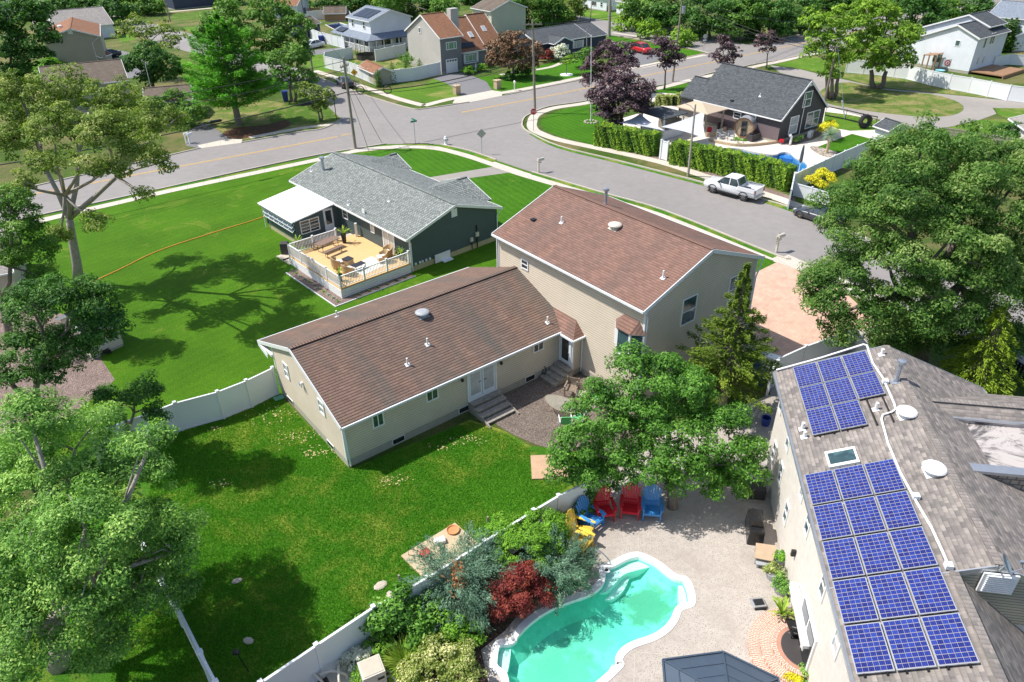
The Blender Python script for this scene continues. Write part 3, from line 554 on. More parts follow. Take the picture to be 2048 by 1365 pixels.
def fence(name,label,pts,h=1.83,post=2.4,mat='vinyl',postw=.13,panel_t=.05,group=None,cap=True,rails=True,slat=0):
    """privacy fence along ground points"""
    t=thing(name,label,'fence',pts[0],0,group); o=Vector(pts[0]); pn=MB(); rl=MB(); rl2=MB()
    for a,b in zip(pts,pts[1:]):
        a=Vector(a)-o;b=Vector(b)-o; L=(b-a).length; k=max(1,round(L/post))
        if slat:
            q=int(L/slat); d=(b-a).normalized()
            for i in range(q): c=a+d*(i+.5)*slat; pn.beam(c+Vector((0,0,.04)),c+Vector((0,0,h-.03)),slat*.62,.02,0,up=(-d.y,d.x,0))
            pn.beam(a+Vector((0,0,h*.25)),b+Vector((0,0,h*.25)),.05,.08); pn.beam(a+Vector((0,0,h*.78)),b+Vector((0,0,h*.78)),.05,.08)
        else: pn.beam(a+Vector((0,0,h/2+.02)),b+Vector((0,0,h/2+.02)),panel_t,h-.08)
        if rails: rl.beam(a+Vector((0,0,h-.03)),b+Vector((0,0,h-.03)),panel_t+.05,.1); rl2.beam(a+Vector((0,0,.1)),b+Vector((0,0,.1)),panel_t+.04,.12)
        for i in range(k+1):
            if i==0 and a.length>.01: continue
            p=a.lerp(b,i/k); q=MB(); q.box(p+Vector((0,0,(h+.08)/2)),(postw,postw,h+.08),0,math.atan2((b-a).y,(b-a).x))
            if cap: q.box(p+Vector((0,0,h+.10)),(postw+.04,postw+.04,.04),0,math.atan2((b-a).y,(b-a).x))
            q.build('post',M[mat],t)
    pn.build('panel',M[mat],t)
    if rails: rl.build('top_rail',M[mat],t); rl2.build('bottom_rail',M[mat],t)
    return t
# ---------------- ground, roads, lawns ----------------
def S(name,pts,mat,z,smooth=0,kind='structure'):
    p=GL(pts,z)
    if smooth: p=smoothp(p,smooth,True)
    return sheet(name,[p],M[mat],z,kind)
POOL=[(1281,1107),(1316,1123),(1343,1144),(1356,1152),(1372,1155),(1382,1167),(1388.6,1188),(1388,1211),(1372,1218),(1362,1223),(1354,1243),(1337,1264),(1310,1281),(1275,1293),(1254,1305),(1244,1320),(1247,1331),(1231,1349),(1205,1372),(1170,1400),(1110,1425),(1050,1420),(1010,1385),(1002,1355),(988,1343),(981,1331),(982,1313),(986,1293),(998,1281),(1020,1278),(1026,1267),(1052,1240),(1090,1214),(1132,1196),(1172,1182),(1193,1167),(1199,1152),(1199,1138),(1205,1130),(1220,1126),(1243,1114),(1260,1108)]
POOL2=[(1443,296),(1480,297),(1512,304),(1545,309),(1556,305),(1570,303.5),(1586,307),(1597,316),(1614,323),(1620,333),(1612,343),(1598,347),(1560,339),(1500,321),(1455,306)]
POOL3=[(650,50),(680,45.5),(700,52),(698,61),(680,66)]
pl=smoothp(GL(POOL),4,True); pl2=smoothp(GL(POOL2),4,True); pl3=GL(POOL3)
BIG=[Vector(p) for p in((-900,-120,0),(900,-120,0),(900,1500,0),(-900,1500,0))]
sheet('ground',[BIG,pl[::-1],pl2[::-1],pl3[::-1]],M['ground'],0.0)
S('lawn',[(-700,640),(-300,520),(0,452),(234,400),(352,374),(600,319),(705,300),(772,289),(881,290),(992,321),(1061,345),(1199,385),(1331,423),(1550,511),(1480,720),(1000,620),(560,790),(330,874),(100,960),(-300,1090)],'grass_a',.004)
S('lawn',[(712,306),(793,299.5),(872,302),(939,317),(994,333),(862,354.5),(800,352),(700,320)],'grass_c',.008,0)
S('lawn',[(880,366),(933,357.5),(1036,343),(1155,384),(1300,428),(1450,480),(1505,507),(1552,526),(1505,549),(1300,560),(1000,470)],'grass_c',.008)
S('backyard_lawn',[(330,874),(560,790),(702,938),(940,840),(1010,862),(1060,892),(1190,905),(1225,965),(960,1100),(854,1157),(520,1372),(400,1620),(100,1620),(-100,1200),(100,980)],'grass_b',.004)
S('lawn',[(755,181),(845,172),(868,158),(895,168),(914,184),(914,194),(858,207.5),(760,186)],'grass_e',.004)
S('lawn',[(953,155),(1000,150),(1060,137),(1120,120),(1190,115),(1190,152),(1000,185),(984,180),(973,164)],'grass_c',.004)
S('lawn',[(1080,247),(1085,238),(1097,231),(1132,217),(1182,209.5),(1200,212),(1205,240),(1190,291),(1117,272.5),(1090,262)],'grass_c',.004)
S('lawn',[(1303,183),(1384,165),(1400,175),(1370,190),(1330,187)],'grass_c',.004)
S('lawn',[(1550,129.5),(1612,115),(1700,108),(1800,128),(1900,152),(2100,180),(2100,206),(1930,192),(1760,174),(1700,159.5),(1653,147)],'grass_d',.004)
S('lawn',[(1550,129),(1612,115),(1660,118),(1660,148)],'grass_e',.008)
S('lawn',[(540,100),(600,92),(640,108),(700,120),(722,112),(712,128),(668,137),(640,150),(600,125)],'grass_e',.004)
S('lawn',[(345,114),(380,122),(400,160),(390,185),(360,150)],'grass_e',.004); S('lawn',[(365,55),(400,52),(440,62),(440,82),(405,78)],'grass_e',.004)
S('lawn',[(235,72),(275,66),(270,80),(240,84)],'grass_e',.004); S('lawn',[(340,28),(420,22),(430,40),(345,42)],'verge',.004)
S('lawn',[(1130,20),(1250,22),(1330,38),(1260,54),(1215,46),(1150,36)],'grass_e',.004)
S('lawn',[(1215,70),(1290,84),(1340,95),(1330,105),(1260,112),(1230,95)],'grass_c',.004); S('lawn',[(1365,98),(1405,104),(1395,109),(1340,118),(1320,115),(1330,100)],'grass_c',.006)
S('lawn',[(390,268),(430,215),(520,200),(600,215),(660,225),(683,243),(640,256),(560,268),(460,284),(400,290)],'grass_d',.004,3)
S('planting_bed',[(440,272),(470,256),(530,250),(570,240),(580,252),(530,268),(470,280)],'needles',.010,3)
S('lawn',[(600,190),(640,200),(676,235),(640,246),(560,250),(540,235)],'verge',.008,3)
ROAD=[(-900,650),(-300,516),(0,449),(234,398),(352,372),(600,318),(705,299.5),(772,288.6),(857,288),(881,290),(940,303),(992,321),(1061,344),(1199,385),(1331,423),(1550,511),(1618,530),(1750,590),(1900,660),(2300,860),(2400,740),(1900,545),(1750,485),(1594.5,421.6),(1524,399.6),(1413,368),(1234,322),(1117,293),(1056,264),(1046,255),(1044,249),(1048,237),(1061,228.5),(1097,214),(1176,202),(1296,176),(1381,160),(1422,147),(1527,126),(1609,110),(1928,38),(2200,-25),(2200,-65),(1930,-9),(1700,48),(1600,70),(1498,90),(1440,80),(1384,74),(1317,64),(1237,46),(1180,36),(1100,22),(1095,33),(1190,60),(1224,71),(1286,81),(1366,95),(1416,107),(1272,138),(1164,160),(1100,173),(1004,192),(939,205),(852,218),(822,218),(755,199),(720,187.5),(629,152),(560,122),(440,84),(320,52),(230,30),(215,42),(330,92),(430,118),(540,152),(610,185),(650,208),(684,240),(646,258),(600,265),(483,286),(401,297),(337,312),(0,389),(-300,458),(-900,580)]
S('road',ROAD,'asphalt',.012)
K=MB()
for pts in([(-300,516),(0,449),(234,398),(352,372),(600,318),(705,299.5),(772,288.6)],[(806,287),(857,288)],[(881,290),(940,303),(992,321)],[(1064,345),(1199,385),(1331,423),(1550,511),(1577,515)],[(2000,590),(1750,485),(1594.5,421.6),(1524,399.6),(1413,368),(1234,322),(1117,293),(1056,264),(1046,255),(1044,249),(1048,237),(1061,228.5),(1097,214),(1176,202),(1296,176),(1330,170)],[(1381,160),(1422,147),(1527,126),(1609,110),(1928,38)],
 [(629,152),(720,187.5),(755,199),(822,218),(852,218),(939,205)],[(1010,191),(1100,173),(1160,161)],[(1215,150),(1272,138),(1400,110),(1416,107),(1366,95),(1286,81),(1224,71)],[(1930,-9),(1700,48),(1600,70),(1498,90)],[(684,240),(646,258),(600,265),(483,286)],[(401,297),(337,312),(0,389),(-300,458)]):
    strip(K,smoothp(GL(pts),4),.16,0,.11)
structure(K.build('kerb',M['kerb']))
def walk(pts,w_=1.25,mat='walk',z=.020,name='sidewalk'):
    mb=MB(); strip(mb,smoothp(GL(pts),5),w_,z,z); return structure(mb.build(name,M[mat]))
walk([(-300,540),(0,461),(240,404.5),(350,379.5),(500,348),(600,327),(640,318.5),(705,303.5),(793,294.5),(872,297),(939,313),(1010,337),(1052,351),(1155,381),(1300,425),(1448,477),(1507,500),(1568,522)])
walk([(629,142),(722.6,173),(793,197),(846,211.5)]); walk([(848,212),(910,197),(1000,187),(1100,168.6),(1164,155.5),(1293,132),(1410,110)])
walk([(1609,417),(1536,391),(1422,357),(1322,325),(1205,299),(1117,280),(1076,265),(1065,256),(1064,246),(1070,232),(1090,222),(1117,215),(1182,205),(1322,176),(1378,161.5),(1430,150),(1554,124.5),(1600,114),(1700,92)])
walk([(1225,66),(1290,76),(1366,92)],1.1); walk([(684,246),(640,252),(590,259),(500,276)],1.0)
walk([(340,24),(420,17),(470,12)],1.6); walk([(1132,47),(1175,36)],.8); walk([(1000,150),(1030,146),(1100,135),(1130,122)],.9)
V=MB()
for pts,w_ in(([(-300,533),(0,455),(240,399.5),(350,374.5),(600,322.5),(700,300.5)],.5),([(806,290),(860,291)],.5),([(885,293),(940,307),(990,324)],.7),([(1066,348),(1199,388),(1331,427),(1550,515)],.65),([(1413,371.5),(1234,325),(1117,295.5),(1062,268)],.55),([(1530,404),(1594,425)],.6)):
    strip(V,smoothp(GL(pts),4),w_,.024,.024)
V.build('verge',M['grass_b'])['kind']='structure'
Y=MB()
for pts in([(-300,470),(58.6,391),(123,379),(272,350),(500,307.6),(600,288.6),(675,274)],[(681.6,271.5),(702,268.5)],[(923,225.6),(1000,211),(1100,192),(1176,176),(1305,149),(1428,124.5),(1480,113),(1559,96.7),(1612,86),(1800,44),(1950,12)]):
    q=smoothp(GL(pts),4)
    for d in(-.13,.13): strip(Y,offs(q,d),.11,.024,.024)
structure(Y.build('road_marking',M['yellow']))
S('driveway',[(848,357),(995,332.5),(1036,343),(933,357.5),(880,366.5),(850,372)],'drive2',.016)
S('driveway',[(866,157),(888,149),(925,146),(953,155),(973,164),(984,181),(925,194),(912,180),(895,168)],'drive',.014)
S('driveway_apron',[(912,195),(984,181),(1004,184),(1004,192),(939,205),(905,207)],'walk',.022)
S('driveway',[(378,262),(403,246),(420,250),(458,277),(483,286),(401,297),(372,292)],'drive',.014)
S('driveway_apron',[(395,291),(455,278),(485,279),(483,286),(401,297)],'walk',.022)
S('driveway',[(1256,104),(1275,92),(1320,108),(1330,118),(1215,150),(1208,140),(1262,118)],'drive',.014)
S('driveway_apron',[(1205,147),(1320,123),(1330,128),(1215,150)],'walk',.022)
S('driveway',[(600,103),(690,95),(705,102),(680,106),(608,112)],'drive',.010)
S('driveway',[(235,100),(300,115),(320,140),(250,160),(225,125)],'drive',.010)
S('parking_area',[(330,4),(420,-6),(470,8),(338,20)],'drive',.010)
S('path',[(1300,190),(1322,186),(1375,192),(1362,203),(1330,206),(1302,204)],'patio_pale',.010,2)
S('driveway',[(1540,131),(1600,139),(1640,149),(1700,162),(1760,176.5),(1860,186),(1930,193),(2048,205),(2200,214),(2200,226),(2048,219),(1985,216),(1993,228),(1960,240),(1900,254),(1850,262),(1740,235),(1650,219),(1622,210),(1622,180),(1610,158),(1560,146)],'drive2',.010)
S('lawn_island',[(1638,187),(1660,172),(1700,165),(1770,180),(1858,188),(1911,202),(1928,217),(1905,231),(1843,233.5),(1741,223),(1650,206)],'grass_d',.016,3)
S('lawn',[(1895,256),(1960,240),(2010,239),(2032,248),(2000,275),(1940,280),(1880,268)],'grass_e',.014); S('lawn',[(1990,216.5),(2060,217),(2060,232),(2015,237),(1996,229)],'grass_e',.014)
S('driveway',[(1505,548.5),(1553,525),(1618,548),(1690,585),(1760,650),(1700,668),(1610,700),(1556,725),(1500,715),(1430,730)],'paver',.012)
S('driveway_apron',[(1546,523.5),(1577,509.5),(1618,528),(1760,592),(1760,615),(1690,585),(1618,548),(1556,526)],'walk',.022)
S('gravel_patio',[(985,838),(1015,810),(1000,784),(1120,730),(1165,740),(1310,800),(1290,905),(1190,905),(1100,897),(1050,880),(1010,860)],'gravel',.010,3)
MB().slab(GL([(1061,911),(1130,909),(1138,956),(1064,958)],.09),.1).build('stone_slab',M['slab'])
tag(bpy.data.objects['stone_slab'],'pinkish square concrete slab in the grass under the leafy tree','slab')
P_=MB().slab(GL([(910,1045.6),(802,1111.5),(848.6,1158),(957,1088)],.09),.1).build('stone_slab',M['slab2']); tag(P_,'tan rectangular concrete slab beside the white fence and blue juniper','slab')
# pool yard
YARD=[(1196,985),(1215,950),(1300,880),(1540,790),(1560,1000),(1620,1345),(1700,1600),(900,1600),(985,1400),(962,1300),(1010,1262),(1040,1225),(1170,1170),(1190,1120),(1165,1060)]
sheet('patio',[GL(YARD,.012),[Vector((p.x,p.y,.012)) for p in pl[::-1]]],M['patio'],.012)
S('planting_bed',[(520,1372),(854,1159),(1060,1040),(1196,985),(1165,1060),(1190,1120),(1170,1170),(1040,1225),(1010,1262),(962,1300),(985,1400),(900,1600),(380,1600)],'mulch',.008)
S('gravel_bed',[(690,1350),(760,1280),(840,1330),(870,1420),(700,1450)],'gravel_p',.014,3)
S('side_yard',[(1540,790),(1545,720),(1700,650),(1760,640),(1700,760),(1560,1000)],'patio',.008)
J=MB()
for a,b in(((1280,985),(1276,1106)),((1196,1056),(1540,1098)),((1270,1299),(1268,1365)),((1258,1303),(1420,1318))): strip(J,GL([a,b],.018),.035,.018,.018)
structure(J.build('patio_joint',M['kerb']))
S('paved_yard',[(-200,610),(60,600),(150,640),(230,760),(120,850),(-200,900)],'gravel_p',.010)
# dark house yard
DY=[(1200,250),(1285,225),(1300,222),(1370,190),(1400,200),(1660,215),(1760,243),(1757,262),(1752,280),(1688,312),(1600,352),(1590,375),(1560,352),(1440,318),(1335,288)]
sheet('patio',[GL(DY,.012),[Vector((p.x,p.y,.012)) for p in pl2[::-1]]],M['patio_pale'],.012)
S('lawn',[(1632.7,295),(1704,268),(1746.5,279),(1680.7,308)],'grass_c',.018); S('lawn',[(1645,256),(1650,224),(1700,230),(1762,243),(1755,260),(1700,262),(1672,257)],'grass_e',.018)
S('stone_bed',[(1620,296),(1632,293),(1682,308),(1672,318),(1640,310)],'stones',.022,3); S('gravel_bed',[(1560,284),(1640,257),(1660,262),(1625,280),(1580,292)],'gravel_p',.018)
S('path',[(1196,296),(1330,330),(1420,355),(1590,404),(1590,395),(1440,347),(1340,320),(1200,284)],'gravel_p',.010)
S('yard',[(708,120),(760,116),(795,118),(830,140),(870,152),(772,166),(718,140)],'grass_d',.010); S('path',[(762,142),(800,138),(825,146),(780,150)],'patio_pale',.014)
# ---- pools ----
def inset(pts,d):
    n=len(pts); out=[]
    for i,p in enumerate(pts):
        a=pts[i-1]; b=pts[(i+1)%n]; t=Vector((b.x-a.x,b.y-a.y,0)).normalized(); out.append(Vector((p.x-t.y*d,p.y+t.x*d,p.z)))
    return out
def area(p): return sum(a.x*b.y-b.x*a.y for a,b in zip(p,p[1:]+p[:1]))
def ring(mb,a,b,m=0):
    for i in range(len(a)): j=(i+1)%len(a); mb.face([a[i],a[j],b[j],b[i]],m)
def Z(pts,z): return [Vector((p.x,p.y,z)) for p in pts]
def watermat(name,shallow,deep,algae,spots=()):
    m,nt,b=base(name); v=nt.nodes.new('ShaderNodeNewGeometry').outputs['Position']; n=noise(nt,.28,4,.6,v,.6); n2=noise(nt,1.3,6,.7,v,.5); n3=noise(nt,14,2,.5,v,1.5)
    col=mix(nt,ramp(nt,n,[(.38,(0,0,0)),(.62,(1,1,1))]),shallow,deep)
    for (p,r_,k_) in spots:
        d=nt.nodes.new('ShaderNodeVectorMath'); d.operation='DISTANCE'; nt.links.new(v,d.inputs[0]); d.inputs[1].default_value=(p.x,p.y,-.7)
        q=math_(nt,'ADD',math_(nt,'DIVIDE',d.outputs['Value'],r_),math_(nt,'MULTIPLY',math_(nt,'SUBTRACT',n2,.5),2.2))
        col=mix(nt,ramp(nt,q,[(.62,(k_,)*3),(.98,(0,0,0))]),col,algae)
    col=mix(nt,1.0,col,ramp(nt,n3,[(.35,(.93,.93,.93)),(.7,(1.06,1.06,1.06))]),'MULTIPLY')
    nt.links.new(col,b.inputs['Base Color']); b.inputs['Roughness'].default_value=.5; return m
def surf(name,tint,rough=.02):
    m,nt,b=base(name); nt.nodes.remove(b); v=coord(nt); gl=nt.nodes.new('ShaderNodeBsdfGlossy'); gl.inputs['Roughness'].default_value=rough; tr=nt.nodes.new('ShaderNodeBsdfTransparent'); tr.inputs[0].default_value=rgb(tint)
    fr=nt.nodes.new('ShaderNodeFresnel'); fr.inputs[0].default_value=1.33; bp=nt.nodes.new('ShaderNodeBump'); bp.inputs['Strength'].default_value=.12; bp.inputs['Distance'].default_value=.05; nt.links.new(noise(nt,2.2,3,.6,v,.5),bp.inputs['Height']); nt.links.new(bp.outputs[0],gl.inputs['Normal']); nt.links.new(bp.outputs[0],fr.inputs['Normal'])
    mx=nt.nodes.new('ShaderNodeMixShader'); nt.links.new(fr.outputs[0],mx.inputs[0]); nt.links.new(tr.outputs[0],mx.inputs[1]); nt.links.new(gl.outputs[0],mx.inputs[2]); nt.links.new(mx.outputs[0],nt.nodes['Material Output'].inputs[0]); return m
M['poolg']=watermat('pool_shell_green',(.20,.74,.60),(.13,.66,.50),(.075,.34,.20),((G(1302,1192),1.35,.8),(G(1120,1335),1.9,.45),(G(1180,1245),1.2,.3))); M['poolb']=watermat('pool_shell_blue',(.06,.24,.44),(.03,.15,.34),(.02,.09,.25)); M['poolw']=plain('pool_white_shell',(.62,.86,.82),.35,var=.06)
M['w1']=surf('pool_water',(.88,1,.97)); M['w2']=surf('pool_water_blue',(.75,.92,1))
def pool(name,label,outer,mshell,mwater,cop,copm,depth,fm,water=-.12,cope=.26,steps=()):
    t=thing(name,label,'swimming pool',(0,0,0)); 
    if area(outer)<0: outer=outer[::-1]
    i1=inset(outer,cope); mb=MB(); o2=Z(inset(outer,-.03),.035); a=Z(i1,.035)
    ring(mb,o2,a); ring(mb,Z(o2,0),o2); ring(mb,Z(i1,-.16),a); mb.build('coping',M[copm],t)
    w_=MB(); i2=inset(outer,cope+.22); i3=inset(outer,cope+.5)
    ring(w_,Z(i1,-.16),Z(i2,-.42)); ring(w_,Z(i2,-.42),Z(i3,-depth)); w_.build('shell_wall',M[fm],t)
    f=sheet('shell_floor',[Z(i2,-depth)],M[mshell],-depth); del f['kind']; f.parent=t
    s=sheet('water',[Z(inset(outer,cope-.02),water)],M[mwater],water); del s['kind']; s.parent=t
    for k,(p,z,mm) in enumerate(steps):
        q=smoothp(GL(p,z),3,True); st=MB(); 
        if area(q)<0: q=q[::-1]
        flat,tris=tess([q]); 
        for tr in tris: st.face([flat[x] for x in tr])
        ring(st,Z(q,-depth),q); st.build('step',M[mm],t)
    return t
pool('swimming_pool','freeform pool of cloudy turquoise water with white coping beside the solar house',pl,'poolg','w1',.3,'white',.7,'poolg',steps=(
 ([(1207,1142),(1218,1134),(1245,1124),(1285,1122),(1305,1132),(1270,1142),(1247,1150),(1232,1165),(1215,1182),(1195,1188),(1200,1170),(1206,1156)],-.22,'poolw'),([(1215,1186),(1234,1168),(1249,1153),(1272,1145),(1290,1142),(1262,1152),(1254,1168),(1243,1186),(1222,1200),(1200,1200)],-.50,'poolw'),
 ([(1358,1160),(1370,1163),(1378,1175),(1383,1192),(1381,1206),(1362,1212),(1357,1200),(1356,1178)],-.22,'poolw'),([(990,1310),(996,1292),(1016,1286),(1022,1296),(1018,1330),(1012,1348),(996,1340),(989,1326)],-.22,'poolw'),([(1236,1318),(1224,1330),(1212,1352),(1218,1360),(1232,1342),(1242,1330)],-.25,'poolw')))
pool('swimming_pool','blue freeform pool behind the clipped hedge by the dark house',pl2,'poolb','w2',.3,'patio_pale',1.2,'poolb',steps=(([(1551,309),(1560,306.5),(1572,306),(1585,309.5),(1594,317),(1590,320),(1570,317),(1556,314)],-.28,'bluep'),))
pool('swimming_pool','small blue rectangular pool behind the white two storey house',pl3,'poolb','w2',.2,'patio_pale',1.2,'poolb',cope=.2)
# ---------------- buildings ----------------
def fr(az): a=R(az); return Vector((math.sin(a),math.cos(a),0)),Vector((-math.cos(a),math.sin(a),0)),math.atan2(math.cos(a),math.sin(a))
def vent_pipe(h,px,py,plane,n,ht=.45,r=.05,m='white',base_='white',name='vent_pipe',fl=.32,cap=False,slope=None):
    p=h.px(px,py,plane,n); mb=MB(); mb.tube([p,p+Vector((0,0,ht))],r,8)
    if cap: mb.lathe([(0,ht+.10),(r*1.9,ht+.06),(r*1.9,ht-.08),(0,ht-.10)],p,10)
    nn=Vector(n).normalized()
    if nn.z<0: nn=-nn
    q=nn.to_track_quat('Z','Y').to_matrix(); mb.box(p+nn*.015,(fl*.8,fl*.8,.015),0,rot=q)
    mb.build(name,M[m],h.t,smooth=False); return p
def dome_vent(h,px,py,plane,n,r=.36,m='pewter'):
    p=h.px(px,py,plane,n); mb=MB(); nn=Vector(n).normalized(); nn=nn if nn.z>0 else -nn
    mb.lathe([(r*.55,-.12),(r*.55,.16)],p,16); mb.lathe([(r*.97,.13),(r,.17),(r*.9,.22),(r*.6,.27),(.02,.29)],p,20); mb.box(p+nn*.012,(r*1.5,r*1.5,.015),0,rot=nn.to_track_quat('Z','Y').to_matrix()); mb.build('roof_vent',M[m],h.t,smooth=False)
# --- main beige house (long ranch wing + two storey wing) ---
U,Vv,ang=fr(51.87); O=U*10.75+Vv*27.3
H=House('beige_house','large beige sided house with brown roofs, a ranch wing joined to a two storey wing',O,ang)
H.block(0,15.05,0,8.3,-.2,10.2,2.8,2.8,5.0,4.8,wm=0,rm=0,rk0=.12,rk1=-.05,g1=False,fz=.5)
H.block(-5.8,6.8,15.0,24.5,14.65,24.9,6.5,6.5,19.8,8.45,swap=True,rm=1,rk0=.15,rk1=.15,fz=.4)
# entry bump with small hip roof
H.W.face([(14.3,-1.15,.4),(14.3,.1,.4),(14.3,.1,2.62),(14.3,-1.15,2.62)]); H.W.face([(14.3,-1.15,.4),(15.02,-1.15,.4),(15.02,-1.15,2.62),(14.3,-1.15,2.62)]); H.Fd.bb(14.34,15,-1.1,0,-.05,.4)
e0,e1,e2=(14.1,-1.38,2.72),(15.02,-1.38,2.72),(14.1,1.0,2.72); r0,r1=(15.02,-.62,3.45),(15.02,1.9,3.45)
H.Rf.face([e0,e1,r0],1,[(0,0),(1,0),(1,1)]); H.Rf.face([(14.1,2.2,2.72),e0,r0,(15.02,1.9,3.45)],1,[(0,0),(3.4,0),(2.8,1.1),(0,1.1)]); H.Rf.bb(14.1,15.0,-1.38,0,2.68,2.715,1)
H.T.beam((14.06,-1.4,2.68),(14.06,-.25,2.68),.09,.11); H.T.beam((14.06,-1.42,2.68),(15.0,-1.42,2.68),.09,.11)
# corner posts + overhang return
for x,y,z0,z1 in((.0,0,.5,2.7),(15.0,-5.8,.3,6.4),(24.5,-5.8,.3,6.4),(15.0,6.8,.3,6.4),(0,8.3,.5,3.3),(14.3,-1.15,.4,2.6)): H.T.bb(x-.03,x+.09 if x<20 else x+.03,y-.03 if y<3 else y-.09,y+.09 if y<3 else y+.03,z0,z1)
H.T.bb(-.12,.1,8.3,10.2,2.60,2.74); H.T.beam((-.14,10.15,2.62),(-.14,8.9,2.35),.04,.3)
H.finish(['sd_cream'],['sh_brown','sh_brown2'],'vinyl')
n0=(0,-1,0)
H.winpx((0,0,0),n0,(741,824),(769,848),style='h1',sill=False,gl='glass'); H.winpx((0,0,0),n0,(850,775),(877,795),style='h1'); H.winpx((0,0,0),n0,(1066,683),(1087,698),style='h1')
for c1,c2 in(((784,877),(809,869)),((917,812),(937,805)),((1051,749),(1070,742))):
    a=H.px(*c1,(0,0,0),n0); b=H.px(*c2,(0,0,0),n0); winpart(H.t,((a.x+b.x)/2,0.0,.28),n0,abs(b.x-a.x),.36,style='h1',fr='white',gl='glassd',fw=.03,name='basement_window',proud=.01)
nl=(-1,0,0)
H.winpx((0,0,0),nl,(565,722),(581,762),style='v1',gl='curtain'); H.winpx((0,0,0),nl,(635,795),(652,835),style='v1',gl='curtain')
for c in((580,800),(660,886)): p=H.px(*c,(0,0,0),nl); winpart(H.t,(0,p.y,.25),nl,.8,.3,style='n',fr='white',gl='glassd',fw=.03,name='basement_window',proud=.01)
H.winpx((15,0,0),nl,(1043,516),(1057,543),style='v1'); nr=(0,-1,0)
H.winpx((15,-5.8,0),nr,(1366,600),(1388,640),style='v1',gl='glassb'); H.winpx((15,-5.8,0),nr,(1460,556),(1482,595),style='v1',gl='glassb'); H.winpx((15,-5.8,0),nr,(1450,638),(1468,665),style='v1',gl='glassd')
# french doors
a=H.px(938,795,(0,0,0),n0); b=H.px(990,770,(0,0,0),n0); x0,x1=a.x,b.x; dw=(x1-x0)/2; z0=.78; hh=1.75
dm=MB(); 
for k in(0,1):
    cx=x0+dw*(k+.5); d_=MB(); d_.bb(cx-dw/2+.02,cx+dw/2-.02,-.05,0,z0,z0+hh); dd=d_.build('door',M['doorw'],H.t); MB().bb(cx-dw/2+.13,cx+dw/2-.13,-.062,-.045,z0+.22,z0+hh-.12).build('pane',M['curtain'],dd)
    MB().tube([(cx+(.36 if k==0 else -.36)*dw*1.05,-.11,z0+.95),(cx+(.36 if k==0 else -.36)*dw*1.05,-.05,z0+.95),(cx+(.22 if k==0 else -.22)*dw,-.11,z0+.95)],.018,6).build('handle',M['darkm'],dd)
fr_=MB(); fr_.bb(x0-.1,x0,-.07,0,z0-.06,z0+hh+.1); fr_.bb(x1,x1+.1,-.07,0,z0-.06,z0+hh+.1); fr_.bb(x0-.1,x1+.1,-.07,0,z0+hh,z0+hh+.1); fr_.bb(x0-.1,x1+.1,-.1,0,z0-.12,z0-.02); fr_.build('door_frame',M['white'],H.t)
st=MB()
for k in range(4): st.bb(x0-.1,x1+.15,-.5-.42*k,-.02 if k==0 else -.5-.42*(k-1)-.001,.62-.17*k,.67-.17*k); st.bb(x0-.06,x1+.1,-.46-.42*k,-.44-.42*k,.5-.17*k,.62-.17*k)
st.hexa([(x0-.09,-2.05,.0),(x0-.03,-2.05,.0),(x0-.03,-.02,.0),(x0-.09,-.02,.0),(x0-.09,-2.05,.12),(x0-.03,-2.05,.12),(x0-.03,-.02,.62),(x0-.09,-.02,.62)]); st.hexa([(x1+.05,-2.05,.0),(x1+.12,-2.05,.0),(x1+.12,-.02,.0),(x1+.05,-.02,.0),(x1+.05,-2.05,.12),(x1+.12,-2.05,.12),(x1+.12,-.02,.62),(x1+.05,-.02,.62)])
st.build('wooden_steps',M['deckw'],H.t)
# side door in entry bump
dd=MB().bb(14.25,14.3,-.98,-.14,.75,2.5).build('door',M['doorw'],H.t); MB().bb(14.236,14.255,-.86,-.28,.98,2.4).build('pane',M['glassd'],dd); MB().tube([(14.19,-.9,1.6),(14.25,-.9,1.6)],.03,6).build('handle',M['alu'],dd)
f=MB(); f.bb(14.22,14.3,-1.08,-.98,.7,2.6); f.bb(14.22,14.3,-.14,-.03,.7,2.6); f.bb(14.22,14.3,-1.08,-.03,2.5,2.6); f.build('door_frame',M['vinyl'],H.t)
st=MB()
for k in range(4): st.bb(14.2-.02-.36*k-.36,14.2-.36*k,-1.35,-.03,.6-.16*k,.65-.16*k); st.bb(14.2-.36*k-.36,14.2-.36*k-.34,-1.3,-.05,.48-.16*k,.6-.16*k)
st.hexa([(12.7,-1.36,0),(14.22,-1.36,0),(14.22,-1.3,0),(12.7,-1.3,0),(12.7,-1.36,.1),(14.22,-1.36,.62),(14.22,-1.3,.62),(12.7,-1.3,.1)]); st.build('wooden_steps',M['deckw'],H.t)
# bay window on lit wall
pa=H.px(1232,640,(15,0,0),nl); pb=H.px(1279,668,(15,0,0),nl); yc=(pa.y+pb.y)/2-.25; zc=4.15; bw=2.0; bd=.55; bh=1.35
bw_=MB(); P3=[(15.0,yc+bw/2),(15-bd,yc+bw/2-.55),(15-bd,yc-bw/2+.55),(15.0,yc-bw/2)]
def prism(mb,poly,z0,z1,m=0):
    n=len(poly); mb.face([(x,y,z1) for x,y in poly],m); mb.face([(x,y,z0) for x,y in poly][::-1],m)
    for i in range(n): j=(i+1)%n; mb.face([(*poly[i],z0),(*poly[j],z0),(*poly[j],z1),(*poly[i],z1)],m)
prism(bw_,P3,zc-bh/2-.2,zc-bh/2); prism(bw_,P3,zc+bh/2,zc+bh/2+.1)
for x,y in P3: bw_.box((x+.03 if x<14.9 else x-.05,y,zc),(.12,.12,bh))
bay=bw_.build('bay_window',M['white'],H.t)
g=MB()
